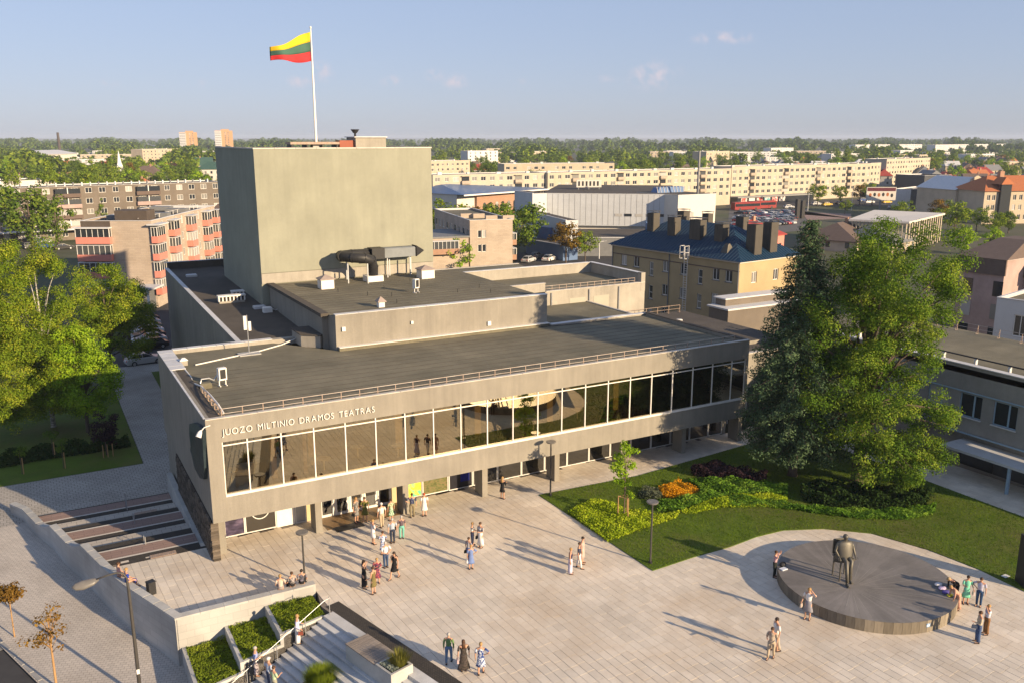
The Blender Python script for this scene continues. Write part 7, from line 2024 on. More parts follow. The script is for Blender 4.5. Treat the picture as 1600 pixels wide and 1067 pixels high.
for k, (xa, xb, yt, lb) in enumerate(((281, 309, 207.2, 'left of the two twelve storey orange and white towers on the horizon'), (336.5, 364.5, 204.6, 'right of the two twelve storey orange and white towers on the horizon'))):
    pa = PD(xa, 1750); pb = PD(xb, 1750); zt = height_at(tuple(pa), yt) + G0
    L_ = (pb - pa).length
    t, L_, H = block('tower_block', lb, xy(pa), xy(pb), 18, G0, zt, mat('orange_tower_wall', (.52, .30, .14), (.46, .27, .13), .9, .2), M['felt2'], front=grid_holes(L_, 6, (2.4, 2.4, 0), 12, 0, (zt - G0) / 12.6, 1.6, 1), single=False)
    MB().box(0, -1.5, 1, L_ * .36, -.05, H - 1).build('balcony_stack', M['coping'], t)
    for f in range(12): MB().box(.5, -1.7, 1.6 + f * H / 12.6, L_ * .34, -1.52, 2.8 + f * H / 12.6).build('balcony', M['slate'], t)
    MB().box(L_ * .35, 4, H - .3, L_ * .8, 12, H + 2.6).build('roof_room', mat('orange_tower_wall2', (.52, .30, .14), (.46, .27, .13), .9, .2), t)
# ---- low white commercial buildings at the left
def slab_building(label, pa, pb, zt, depth, mw, mroof, name='building', cat='building', band=None, z0=G0, front=()):
    A3, B3 = P(*pa, zt), P(*pb, zt)
    t, L_, H = block(name, label, xy(A3), xy(B3), depth, z0, zt, mw, mroof, front=front, cat=cat, single=False)
    return t, L_, H
t, L_, H = slab_building('low white flat roofed building behind the long grey block at the left edge', (-30, 285), (85, 281), 9, 20, M['mallwhite'], M['felt2'])
MB().box(L_ * .45, 6, H - .3, L_ * .62, 10, H + 2.0).build('roof_room', M['mallwhite'], t)
t, L_, H = slab_building('far white warehouse with pale pitched roof among the left trees', (74, 242), (120, 240.5), 8, 40, M['mallwhite'], M['coping'])
MB().prism([(-1, -1), (L_ + 1, -1), (L_ + 1, 41), (-1, 41)], H, H + .3).build('eaves', M['coping'], t); MB().loft([[(-1, -1, H + .3), (L_ + 1, -1, H + .3), (L_ + 1, 41, H + .3), (-1, 41, H + .3)], [(4, 18, H + 4), (L_ - 4, 18, H + 4), (L_ - 4, 22, H + 4), (4, 22, H + 4)]]).build('pitched_roof', M['coping'], t)
q = PD(92, 1300)
t = thing('factory_chimney', 'thin dark factory chimney on the left skyline', 'chimney', (q.x, q.y, G0)); MB().tube([(0, 0, 0), (0, 0, height_at(tuple(q), 207.5))], [2.2, 1.4], 10).build('stack', M['darkwall'], t)
# turret with spire
q = P(191, 300, G0); hh = height_at(tuple(q), 236)
t = thing('church_turret', 'pale green turret with a pointed spire rising from the trees at the left', 'tower', (q.x, q.y, G0))
MB().box(-1.9, -1.9, 0, 1.9, 1.9, hh * .5).build('shaft', mat('pale_green_wall', (.42, .46, .40), (.38, .42, .36), .9, 1), t)
MB().loft([[(-2.1, -2.1, hh * .5), (2.1, -2.1, hh * .5), (2.1, 2.1, hh * .5), (-2.1, 2.1, hh * .5)], [(-.9, -.9, hh * .7), (.9, -.9, hh * .7), (.9, .9, hh * .7), (-.9, .9, hh * .7)], [(-.05, -.05, hh), (.05, -.05, hh), (.05, .05, hh), (-.05, .05, hh)]]).build('spire', M['coping'], t)
# gabled houses
def house(label, base, L_, D, h, rh, rot, mw, mr, name='house', hip=0.0, group=None, wins=True, cat='house', chim=True):
    t = thing(name, label, cat, base, rot, group)
    mb = MB(); mb.box(0, 0, 0, L_, D, h)
    if hip == 0:
        mb.add([(0, 0, h), (0, D, h), (0, D / 2, h + rh - .1), (L_, 0, h), (L_, D, h), (L_, D / 2, h + rh - .1)], [(0, 2, 1), (3, 4, 5)])
    mb.build('wall', mw, t)
    e = .45
    r = MB(); x0 = hip * L_ if hip else -e; x1 = L_ - hip * L_ if hip else L_ + e
    r.add([(-e, -e, h - .15), (L_ + e, -e, h - .15), (L_ + e, D + e, h - .15), (-e, D + e, h - .15), (x0, D / 2, h + rh), (x1, D / 2, h + rh), (-e, -e, h + .02), (L_ + e, -e, h + .02), (L_ + e, D + e, h + .02), (-e, D + e, h + .02)],
          [(6, 7, 5, 4), (8, 9, 4, 5), (9, 6, 4), (7, 8, 5), (0, 1, 7, 6), (1, 2, 8, 7), (2, 3, 9, 8), (3, 0, 6, 9), (0, 3, 2, 1)])
    r.build('roof', mr, t)
    if chim: MB().box(L_ * .62, D * .45, h + rh * .5, L_ * .62 + .8, D * .45 + .7, h + rh + .9).build('chimney', M['brick'], t)
    if wins:
        w = MB()
        fl = max(1, int(h / 2.8))
        for f in range(fl):
            for k in range(max(2, int(L_ / 3.2))):
                x = L_ / max(2, int(L_ / 3.2)) * (k + .5); w.box(x - .55, -.04, f * 2.8 + .9, x + .55, .03, f * 2.8 + 2.3)
            for k in range(max(1, int(D / 3.6))):
                y = D / max(1, int(D / 3.6)) * (k + .5); w.box(-.04, y - .5, f * 2.8 + .9, .03, y + .5, f * 2.8 + 2.3); w.box(L_ - .03, y - .5, f * 2.8 + .9, L_ + .04, y + .5, f * 2.8 + 2.3)
        kind(w.build('window', MP, t), 'stuff')
    return t
def hat(px, py): q = P(px, py, G0); return (q.x, q.y, G0)
house('house with brown tiled roof and pale gable beside the pale green turret', hat(206, 296), 14, 11, 7, 5, R_(-25), M['cream2'], M['browntile'], hip=.25)
house('long white school building with a dark green roof left of the fly tower', hat(309, 290), 26, 14, 9, 4, R_(-20), M['mallwhite'], M['greenroof'], hip=.2, cat='school', name='school_building')
house('pitched green roofed house further behind the white school', hat(280, 272), 24, 14, 6, 6, R_(-15), M['cream2'], M['greenroof'])
house('low house with red brown roof between the fly tower and the pink balconies', hat(316, 395), 12, 14, 7, 4, R_(-28), M['cream2'], M['redroof'] if False else M['browntile'], hip=.2)
house('brick shed with a flat grey roof squeezed behind the wing and the fly tower', hat(336, 432), 8, 10, 6.5, .4, R_(-28), M['greywall'], M['slate'])
# ---- brick house behind the theatre (three storeys)
A4, B4 = xy(P(734, 345, 9)), xy(P(801, 343, 9))
A4v = Vector(A4); B4v = Vector(B4); d4 = (B4v - A4v).normalized(); n4 = Vector((-d4.y, d4.x))
t, L_, H = block('brick_house', 'beige brick three storey house with a blank end wall and two balconies behind the theatre', A4, B4, 30, G0, 9, M['beigebrick'], M['felt'], front=[(1.6, 2.4, 4.6, 6.1), (2.5, 3.3, 4.6, 6.1), (1.6, 2.4, 7.4, 8.9), (2.5, 3.3, 7.4, 8.9)], side_l=grid_holes(30, 9, 1.8, 3, 0, 3.2, 1.5, 1.1), cat='apartment block', bars=0)
for k, (x, y) in enumerate(((-0.4, 9), (2, 8), (3.2, 3), (6.5, 2.2))): MB().box(x + 1, y, H - .36, x + 3.4, y + .9, H + .55).build('chimney', M['beigebrick'], t)
for f in (1, 2): glazed_balcony(t, L_ + .01, L_ + 1.2, 1.0, 3.6, f * 3.0 - .4, 2.4, M['brick'])
t2 = thing('annex', 'low annex with glazed balcony left of the beige brick house, by the fly tower', 'building', (A4[0] - 12, A4[1] + 2, G0), math.atan2(d4.y, d4.x))
MB().box(0, 0, 0, 11.8, 14, 7.6).build('wall', M['beigebrick'], t2); MB().box(-.2, -.2, 7.602, 12, 14.2, 7.9).build('roof', M['slate'], t2); glazed_balcony(t2, 3, 9.5, -1.3, -.01, 4.6, 2.6, M['brick'])
# ---- yellow house with blue hip roof and tall metal stacks
A5 = P(958, 384, 9); B5 = P(1156, 412, 9)
ex = (B5 - A5); L5 = ex.length; a5 = math.atan2(ex.y, ex.x); D5 = 12.0
yb = thing('yellow_house', 'ochre three storey house with dark blue hipped metal roof and tall chimney stacks', 'house', (A5.x, A5.y, G0), a5)
Hh = 9 - G0
fr_h = []; 
for x, tall in ((2.1, 0), (5.0, 0), (8.6, 1), (11.5, 0), (15.2, 0), (18.8, 1), (21.6, 0), (24.0, 0)):
    x = x * L5 / 26.5
    for f in range(3):
        z = 1.0 + f * 3.35 - (.9 if tall else 0) + (.5)
        fr_h.append((x, x + (.78 if tall else 1.15), z, z + (2.0 if tall else 1.55)))
sd_h = [(2.5, 3.6, 8.0, 9.5), (7, 8.1, 8.0, 9.5), (2.5, 3.6, 4.6, 6.1), (7, 8.1, 4.6, 6.1)]
mb = MB(); wall_face(mb, L5, 0, Hh, fr_h, .22, 0, 0, 0); wall_face(mb, D5, 0, Hh, sd_h, .22, L5, 0, PI / 2); wall_face(mb, D5, 0, Hh, [], .2, 0, D5, -PI / 2); mb.quad((0, D5, 0), (0, D5, Hh), (L5, D5, Hh), (L5, D5, 0)); mb.build('wall', M['yellow'], yb)
for a, b, c, d in fr_h:
    o = obj('window', win_mesh(b - a, d - c, MW, MP, 0 if b - a < 1 else 1, tr=.45 if b - a < 1 else 0), yb); o.matrix_local = Matrix.Translation((a, .14, c)); MB().box(-.12, -.22, -.1, b - a + .12, .05, -.005).build('sill', M['slate'], o)
put_windows(yb, sd_h, .22, L5, 0, PI / 2, MW, MP, 1)
MB().box(-.25, -.25, Hh + .001, L5 + .25, D5 + .25, Hh + .22).build('cornice', M['mallwhite'], yb)
MB().box(-.04, -.06, Hh - 1.15, L5 + .06, -.003, Hh - 1.02).build('string_course', M['browntile'], yb)
e = .6; rh = 4.1; hx = 6.4
r = MB(); r.add([(-e, -e, Hh + .225), (L5 + e, -e, Hh + .225), (L5 + e, D5 + e, Hh + .225), (-e, D5 + e, Hh + .225), (hx, D5 / 2, Hh + rh), (L5 - hx, D5 / 2, Hh + rh)], [(0, 1, 5, 4), (2, 3, 4, 5), (3, 0, 4), (1, 2, 5), (0, 3, 2, 1)]); r.build('roof', M['blueroof'], yb)
sm_ = MB()
for k in range(int(L5 / .55)):
    x = k * .55 + .2
    t_ = 1.0
    if x < hx: t_ = (x + e) / (hx + e)
    elif x > L5 - hx: t_ = (L5 + e - x) / (hx + e)
    z0_, z1_ = Hh + .225, Hh + .225 + (rh - .225) * min(1, t_)
    y0_, y1_ = -e, -e + (D5 / 2 + e) * min(1, t_)
    sm_.hexa([(x, y0_, z0_), (x + .05, y0_, z0_), (x + .05, y1_, z1_), (x, y1_, z1_)], [(x, y0_, z0_ + .06), (x + .05, y0_, z0_ + .06), (x + .05, y1_, z1_ + .06), (x, y1_, z1_ + .06)])
for k in range(int(D5 / .55)):
    y = k * .55 + .1; t_ = 1 - abs(y - D5 / 2) / (D5 / 2 + e)
    sm_.hexa([(L5 + e, y, Hh + .225), (L5 + e, y + .05, Hh + .225), (L5 + e - (hx + e) * t_, y + .05, Hh + .225 + (rh - .225) * t_), (L5 + e - (hx + e) * t_, y, Hh + .225 + (rh - .225) * t_)], [(L5 + e, y, Hh + .285), (L5 + e, y + .05, Hh + .285), (L5 + e - (hx + e) * t_, y + .05, Hh + .285 + (rh - .225) * t_), (L5 + e - (hx + e) * t_, y, Hh + .285 + (rh - .225) * t_)])
kind(sm_.build('roof_seam', M['blueroof'], yb), 'stuff')
for (x, y, w, d_, zt_) in ((5.2, 3.6, 1.5, 1.5, 5.2), (6.6, 8.6, 1.5, 1.5, 5.3), (10.2, 3.2, 1.6, 1.5, 4.9), (11.4, 9.0, 1.4, 1.2, 5.2), (15.4, 3.0, 2.3, 1.5, 4.9), (19.9, 3.2, 1.7, 1.5, 4.6), (18.4, 9, 1.6, 1.3, 5.2), (25.3, 4.0, 1.7, 1.7, 4.9), (25.2, 7.4, 1.6, 1.7, 5.0)):
    x = x * L5 / 26.5; w *= .85; d_ *= .85; zt_ -= .2
    s_ = MB().box(x - w / 2, y - d_ / 2, Hh + .6, x + w / 2, y + d_ / 2, Hh + zt_).build('chimney', M['stackmetal'], yb)
    MB().box(x - w / 2 - .1, y - d_ / 2 - .1, Hh + zt_ + .25, x + w / 2 + .1, y + d_ / 2 + .1, Hh + zt_ + .3).box(x - w / 2, y - d_ / 2, Hh + zt_, x - w / 2 + .05, y - d_ / 2 + .05, Hh + zt_ + .25).box(x + w / 2 - .05, y + d_ / 2 - .05, Hh + zt_, x + w / 2, y + d_ / 2, Hh + zt_ + .25).build('cap', M['stackmetal'], s_)
    q_ = MB()
    for k in range(4): q_.box(x - w / 2 - .03, y - d_ / 2 + k * d_ / 3.2, Hh + .6, x - w / 2 - .002, y - d_ / 2 + k * d_ / 3.2 + .04, Hh + zt_)
    for k in range(4): q_.box(x - w / 2 + k * w / 3.2, y - d_ / 2 - .03, Hh + .6, x - w / 2 + k * w / 3.2 + .04, y - d_ / 2 - .002, Hh + zt_)
    q_.build('cladding_seam', M['stackmetal'], s_)
MB().loft([[(20.0, .6, Hh + .9), (21.2, .6, Hh + .9), (21.2, 2.0, Hh + 1.3), (20.0, 2.0, Hh + 1.3)], [(20.3, 1.1, Hh + 2.0), (20.9, 1.1, Hh + 2.0), (20.9, 1.4, Hh + 2.2), (20.3, 1.4, Hh + 2.2)]]).build('dormer', M['stackmetal'], yb)
xl = 17.0 * L5 / 26.5
ld = MB()
for q in (-.3, .3): ld.tube([(xl + q, -.75, 1), (xl + q, -.75, Hh + 1.3)], .035, 6)
ldo = ld.build('fire_ladder', M['white'], yb)
for k in range(34): MB().box(xl - .29, -.77, 1.2 + k * .32, xl + .29, -.73, 1.24 + k * .32).build('rung', M['white'], ldo)
lc = MB()
for z_ in (Hh - .2, Hh + .6, Hh + 1.5): lc.tube([(xl - .45, -.7, z_), (xl - .45, -1.5, z_), (xl + .45, -1.5, z_), (xl + .45, -.7, z_)], .03, 5)
for q in (-.45, .45): lc.tube([(xl + q, -1.5, Hh - .2), (xl + q, -1.5, Hh + 1.5)], .03, 5).tube([(xl + q, -.7, Hh - .2), (xl + q, -.7, Hh + 1.5)], .03, 5)
lc.build('safety_cage', M['white'], ldo)
for x in (.05, 12.9 * L5 / 26.5, L5 - .05): MB().tube([(x, -.12, 0), (x, -.12, Hh)], .07, 8).build('downpipe', M['slate'], yb)
# ---- little flat roofs below the yellow house
t = thing('flat_annex', 'small flat roofed annex with white roof edge below the yellow house', 'building', (P(1138, 484, 4.6).x, P(1138, 484, 4.6).y, G0), 0)
MB().box(0, 0, 0, 12, 3.4, 6.3).build('wall', M['greywall'], t); MB().box(-.2, -.2, 6.302, 12.2, 3.6, 6.5).build('roof', M['coping'], t); MB().box(1, 1.6, 6.502, 12, 3.4, 7.3).build('upper_wall', M['greywall'], t); MB().box(.8, 1.4, 7.302, 12.2, 3.6, 7.45).build('upper_roof', M['coping'], t)
# ---- shopping mall
mc = thing('shopping_mall', 'large light grey metal clad shopping mall with flat dark roof and white corner block', 'shopping mall', (0, 0, G0))
def poly3(pts_px, z): return [(P(x, y, z).x, P(x, y, z).y) for x, y in pts_px]
def mall_box(name, pa, pb, zt, depth, m, z0=0.0, par=True):
    a, b = P(*pa, zt), P(*pb, zt); d = Vector((b.x - a.x, b.y - a.y, 0)); L_ = d.length; d.normalize(); n = Vector((-d.y, d.x, 0))
    q = [a, b, b + n * depth, a + n * depth]
    MB().prism([(v.x, v.y) for v in q], z0, zt - G0, 0, 1).build(name, [m, M['felt2']], mc)
    e = [a - n * .05 - d * .05, b - n * .05 + d * .05, b + n * .3 + d * .05, a + n * .3 - d * .05]
    MB().prism([(v.x, v.y) for v in e], zt - G0 + .001, zt - G0 + .12).build('coping', M['coping'], mc)
    return a, d, n, L_
a, d, n, L_ = mall_box('upper_hall', (846, 303), (1058, 305), 10.4, 46, M['mall'], 4.0)
for x0 in (.01, .55, .62, .70, .78, .86, .93):
    q0 = a + d * (L_ * x0) - n * .06; 
    s_ = MB(); v = [q0, q0 + d * (L_ * .055), q0 + d * (L_ * .055) + n * .05, q0 + n * .05]
    s_.hexa([(p.x, p.y, 10.0 - G0 - 5.3) for p in v], [(p.x, p.y, 10.0 - G0 - 4.6) for p in v]); s_.build('strip_window', MP, mc)
pj = MB()
for k in range(24):
    q0 = a + d * (L_ * k / 24) - n * .03; v = [q0, q0 + d * .07, q0 + d * .07 + n * .02, q0 + n * .02]
    pj.hexa([(p.x, p.y, 4.2) for p in v], [(p.x, p.y, 10.4 - G0 - .05) for p in v])
kind(pj.build('cladding_joint', M['mall2'], mc), 'stuff')
mall_box('left_tower', (804, 299), (832, 303), 11.0, 4, M['mall'])
a2, d2, n2, L2 = mall_box('curved_canopy', (852, 336), (1062, 338), 4.6, 14, M['mall2'], 2.2)
# barrel roof strip rising from the canopy to the hall
br_ = MB(); rows = []
for k in range(7):
    u = k / 6 * PI / 2; off_ = 9 * (1 - math.cos(u)); zz_ = 4.6 - G0 + 2.3 * math.sin(u)
    p0 = a2 - n2 * .6 + n2 * off_; p1 = p0 + d2 * L2
    rows.append([(p0.x, p0.y, zz_), (p1.x, p1.y, zz_)])
for k in range(6): br_.quad(rows[k][0], rows[k][1], rows[k + 1][1], rows[k + 1][0])
br_.build('barrel_roof', M['slate'], mc)
mall_box('lower_hall', (860, 349), (1066, 352), 2.6, 10, M['mallwhite'])
mall_box('entrance_wing', (822, 330), (884, 345), 6.5, 3, M['mall'])
mall_box('front_hall', (890, 372), (1078, 372), 2.4, 20, M['slate'])
ea, ed, en, eL = mall_box('glass_wall', (822, 374), (880, 384), 1.6, 4, M['paleblue'])
mall_box('white_block', (1060, 306), (1119, 303.5), 10.5, 17, M['mallwhite'])
mall_box('link_wall', (1060, 333), (1084, 333), 6.4, 10, M['mallwhite'])
q = P(851, 396, G0)
en_ = MB(); en_.box(-2.6, -.4, 0, 2.6, .4, 6.2); o = en_.build('entrance_portal', mat('blue_portal', (.05, .13, .32), (.07, .09, .2), .5, 1), mc); o.location = (q.x, q.y, 0); o.rotation_euler = (0, 0, math.atan2(ed.y, ed.x))
o2 = MB().box(-6.5, -.6, 0, 8, -.05, 3.0).build('shop_window', MP, mc); o2.location = (q.x, q.y + .4, 0); o2.rotation_euler = (0, 0, math.atan2(ed.y, ed.x))
o3 = MB().loft([[(-1.6, -3, 0), (1.6, -3, 0), (1.6, 0, 0), (-1.6, 0, 0)], [(-1.6, -3, 6.0), (1.6, -3, 6.0), (1.6, 0, 8.0), (-1.6, 0, 8.0)]]).build('glass_porch', M['paleblue'], mc); q = P(1014, 401, G0); o3.location = (q.x, q.y, 0); o3.rotation_euler = (0, 0, .2)
q = P(1016, 302, 10.5); t = thing('roof_skylight', 'sloping glazed skylight frame on the mall roof', 'skylight', (q.x + 6, q.y, 10.5))
t.scale = (.5, .6, .6)
sk_ = MB(); sk_.loft([[(-9, -2, 0), (9, -2, 0), (9, 3, 0), (-9, 3, 0)], [(-7, -1, 2.2), (10, -1, 2.4), (10, 3, 2.4), (-7, 3, 2.2)]]); sk_.build('glazing', M['paleblue'], t)
for k in range(9): MB().hexa([(-9 + k * 2.2, -2.05, .0), (-8.8 + k * 2.2, -2.05, .0), (-8.6 + k * 2.2, -1.0, 2.45), (-8.8 + k * 2.2, -1.0, 2.45)], [(-9 + k * 2.2, -2.15, .1), (-8.8 + k * 2.2, -2.15, .1), (-8.6 + k * 2.2, -1.1, 2.6), (-8.8 + k * 2.2, -1.1, 2.6)]).build('glazing_bar', M['mallwhite'], t)
q = P(920, 296, 10.5); t = thing('rooftop_sign', 'white rooftop letter panel with black marks on the mall roof', 'sign', (q.x, q.y, 10.4), -.4)
MB().box(-3.6, -.2, .6, 3.6, .2, 2.7).build('panel', M['mallwhite'], t)
for k in range(6): MB().prism([(-3.1 + k * 1.08, -.26), (-2.6 + k * 1.08, -.26), (-2.6 + k * 1.08, -.21), (-3.1 + k * 1.08, -.21)], 1.0, 2.3).build('mark', M['black'], t)
for x in (-3, 0, 3): MB().box(x - .12, -.1, 0, x + .12, .1, .6).build('strut', M['slate'], t)
q = P(1090, 303, 10.5); t = thing('antenna_mast', 'tall thin antenna mast on the mall roof', 'antenna', (q.x, q.y, 10.4)); MB().tube([(0, 0, 0), (0, 0, height_at(tuple(q), 236))], [.35, .12], 8).build('mast', M['slate'], t)
for k in range(2): MB().cyl(0, 0, height_at(tuple(q), 262) - k * 4, height_at(tuple(q), 236) - k * 4, .3, 8).build('aerial', M['mall2'], t)
# ---- brick hall with the pale blue roof
pr = [P(709, 288, 8.6), P(862, 290.5, 7.6), P(832, 281.5, 9.6), P(737, 299, 7.6)]
hallA, hallB = P(745, 303, 7.0), P(862, 294.5, 7.0)
t, L_, H = block('brick_hall', 'orange brick hall with arched windows under a wide pale blue roof', xy(hallA), xy(hallB), 26, G0, 7.0, M['brick'], M['slate'], front=[], cat='hall')
for k in range(11):
    x = 3 + k * (L_ - 6) / 11; w_ = MB(); w_.box(x, -.08, 2.6, x + 1.5, -.01, 5.0); w_.tube([(x + .75, -.08, 5.0), (x + .75, -.01, 5.0)], .75, 12); w_.build('arched_window', MP, t)
rf = MB(); rf.add([(-9, -2.5, H + .05), (L_ + 3, -2.5, H + .05), (L_ + 3, 28, H + .05), (-9, 28, H + .05), (-3, 13, H + 2.6), (L_ - 4, 13, H + 2.6)], [(0, 1, 5, 4), (2, 3, 4, 5), (3, 0, 4), (1, 2, 5), (0, 3, 2, 1)]); rf.build('roof', M['paleblue'], t)
MB().box(-9, -2.6, H - .35, L_ + 3, -2.5, H + .1).build('eaves', M['white'], t)
MB().box(-8.5, 1, 0, -.05, 24, H).build('gable_wall', M['mallwhite'], t)
t, L_, H = slab_building('dark brown windowless building left of the brick hall', (668, 292), (713, 291), 8.2, 20, M['darkwall'], M['felt2'])
# ---- things along the square and streets behind
house('small house with bright red roof beyond the yellow house', hat(1172, 402), 13, 12, 4.4, 3.2, R_(10), M['pinkpanel'], M['redroof'], hip=.3)
house('low grey roofed shed beside the parked cars', hat(1168, 392), 9, 9, 2.5, 3.4, R_(5), M['greywall'], M['slate'], hip=.35)
house('brown hipped house beyond the lime tree', hat(1338, 396), 16, 14, 2.6, 3.8, R_(20), M['cream2'], M['browntile'], hip=.3)
house('grey hipped house beside the brown one beyond the lime tree', hat(1392, 398), 14, 14, 2.4, 3.8, R_(15), M['cream2'], M['slate'], hip=.3)
# white market canopy
cq = [P(1326, 343, 5.2), P(1421, 347, 5.2), P(1477, 333.5, 5.6), P(1366, 328.5, 6.0)]
t = thing('market_canopy', 'flat white market canopy on many slender posts', 'canopy', (cq[0].x, cq[0].y, G0))
o0 = Vector((cq[0].x, cq[0].y, 0))
rel_ = [v - o0 for v in cq]
MB().hexa([(v.x, v.y, v.z - G0 - .45) for v in rel_], [(v.x, v.y, v.z - G0) for v in rel_]).build('roof', M['mallwhite'], t)
for k in range(15):
    u = (k + .5) / 15
    for (i, j) in ((0, 1), (1, 2)):
        v = rel_[i].lerp(rel_[j], u); v = v.lerp((rel_[0] + rel_[2]) / 2, .05)
        MB().box(v.x - .14, v.y - .14, 0, v.x + .14, v.y + .14, v.z - G0 - .452).build('post', M['cream'], t)
for k in range(10):
    v = rel_[0].lerp(rel_[1], (k + .5) / 10).lerp((rel_[2] + rel_[3]) / 2, .25); MB().box(v.x - 1.4, v.y - .6, 0, v.x + 1.4, v.y + .6, 2.3).build('stall', M['cream2'], t)
# dark modern house, grey house
t, L_, H = slab_building('dark grey modern flat roofed building at the street corner on the right', (1424, 296), (1457, 297), 6.5, 18, mat('anthracite', (.05, .055, .065), (.04, .045, .055), .7, 1), M['felt2'])
MB().box(L_ * .45, -.05, 4.4, L_ * .75, -.01, 5.8).build('window', MP, t)
t, L_, H = slab_building('pale grey wing of the dark modern corner building', (1457, 298), (1490, 294), 6.0, 14, M['coping'], M['felt2']); MB().box(2, -.05, 3.4, L_ - 3, -.01, 4.8).build('window', MP, t)
t, L_, H = slab_building('dark two storey box building behind the corner building', (1445, 275), (1487, 274), 8.5, 16, mat('anthracite2', (.07, .075, .085), (.05, .055, .065), .7, 1), M['felt2'])
# billboard
q = P(1374, 332, G0); hb = height_at(tuple(q), 293)
t = thing('billboard', 'large white and maroon billboard on a post by the street', 'billboard', (q.x, q.y, G0), -.55)
wB = 10.6; MB().box(-.3, -.1, 0, .3, .3, hb * .5).build('post', M['slate'], t)
MB().box(-wB / 2, -.2, hb * .48, wB / 2, .2, hb).build('board', M['mallwhite'], t)
MB().box(-wB / 2 + .2, -.23, hb * .84, wB / 2 - .2, -.202, hb - .2).build('maroon_band', mat('maroon', (.12, .02, .03), (.1, .02, .03), .5, 2), t)
random.seed(3)
for k in range(6): MB().sphere((-wB / 2 + 1.4 + k * 1.55, -.22, hb * .70 + random.uniform(-.3, .3)), (.5, .02, .7)).build('printed_shape', M['black'] if k % 2 else M['orangetile'], t)
# second hoarding on the cream end block
q = P(1381, 283, G0); t = thing('wall_banner', 'tall white and green banner on the end wall of the cream block', 'banner', (q.x, q.y, G0), -.4); MB().box(-4.5, -.2, 1.5, 4.5, .2, 13).build('banner', M['mallwhite'], t); MB().box(-4.3, -.24, 1.7, 4.3, -.21, 5.5).build('green_print', mat('green_print', (.12, .3, .2), (.25, .4, .3), .6, .5), t)
q = P(1249, 342, G0); t = thing('black_pylon', 'pair of black pylons with round signs beside the car park', 'sign', (q.x, q.y, G0))
for x in (-1.2, 1.2): MB().box(x - .7, -.5, 0, x + .7, .5, 6.5 if x < 0 else 6.0).build('pylon', M['black'], t)
# pediment house and orange roofed house
A7, B7 = P(1494, 298, 8), P(1547, 297, 8)
ph_, L7, H7 = block('pediment_house', 'pale beige house with a pediment gable and light grey roof at the right', xy(A7), xy(B7), 18, G0, 8, M['cream2'], M['slate'], front=[(x, x + .8, 1.2 + 3.2 * f, 3.0 + 3.2 * f) for x in (.9, 2.3, 6.0, 7.4, 8.8) for f in (0, 1)][:], cat='house', bars=0)
gx = L7 * .58
MB().loft([[(gx - 3.6, -.08, H7), (gx + 3.6, -.08, H7), (gx + 3.6, .5, H7), (gx - 3.6, .5, H7)], [(gx - 2.2, -.08, H7 + 3.6), (gx + 2.2, -.08, H7 + 3.6), (gx + 2.2, .5, H7 + 3.6), (gx - 2.2, .5, H7 + 3.6)], [(gx - .3, -.08, H7 + 4.6), (gx + .3, -.08, H7 + 4.6), (gx + .3, .5, H7 + 4.6), (gx - .3, .5, H7 + 4.6)]]).build('pediment', M['cream2'], ph_)
rf = MB(); rf.add([(-.4, -.1, H7 + .1), (L7 + .4, -.1, H7 + .1), (-.4, 18.4, H7 + .1), (L7 + .4, 18.4, H7 + .1), (gx, .3, H7 + 4.1), (gx, 18.4, H7 + 4.1)], [(0, 4, 5, 2), (1, 3, 5, 4), (2, 5, 3)]); rf.build('pitched_roof', M['coping'], ph_)
MB().box(gx - 1.5, -.13, H7 + .9, gx + 1.5, -.082, H7 + 2.9).build('gable_panel', M['mallwhite'], ph_)
cr = MB()
for k in range(3): cr.loft([[(gx - .75 + k * .5, -.17, H7 + 1.5), (gx - .3 + k * .5, -.17, H7 + 1.5), (gx - .3 + k * .5, -.132, H7 + 1.5), (gx - .75 + k * .5, -.132, H7 + 1.5)], [(gx - .55 + k * .5, -.17, H7 + 2.2), (gx - .5 + k * .5, -.17, H7 + 2.2), (gx - .5 + k * .5, -.132, H7 + 2.2), (gx - .55 + k * .5, -.132, H7 + 2.2)]])
cr.build('crown_emblem', mat('gold_emblem', (.45, .32, .10), (.4, .28, .09), .5, 2), ph_)
MB().box(3.4, -.1, H7 - 3.1, 5.4, -.02, H7 - .4).build('sign_panel', M['black'], ph_); MB().box(4.0, -.14, H7 - 2.7, 4.8, -.101, H7 - .8).build('yellow_mark', mat('sign_yellow', (.6, .42, .06), (.5, .36, .05), .5, 2), ph_)
A8, B8 = P(1539, 300, 8.3), P(1668, 298.5, 8.3)
oh, L8, H8 = block('orange_roofed_house', 'tall beige house with orange tiled hip roof and dark glazed stair tower at the right', xy(A8), xy(B8), 15, G0, 8.3, M['cream2'], M['orangetile'], front=[(x, x + 1.1, 1.2 + 3.1 * f, 2.9 + 3.1 * f) for f in range(3) for x in (1.0, 2.8, 10.2, 12.4, 14.6, 16.8, 19, 21.2) if x < (Vector(xy(B8)) - Vector(xy(A8))).length - 1.3], cat='house', bars=1)
rf = MB(); rf.add([(-.6, -.7, H8 + .08), (L8 + .6, -.7, H8 + .08), (L8 + .6, 15.6, H8 + .08), (-.6, 15.6, H8 + .08), (6, 7.5, H8 + 4.6), (L8 - 6, 7.5, H8 + 4.6)], [(0, 1, 5, 4), (2, 3, 4, 5), (3, 0, 4), (1, 2, 5), (0, 3, 2, 1)]); rf.build('hip_roof', M['orangetile'], oh)
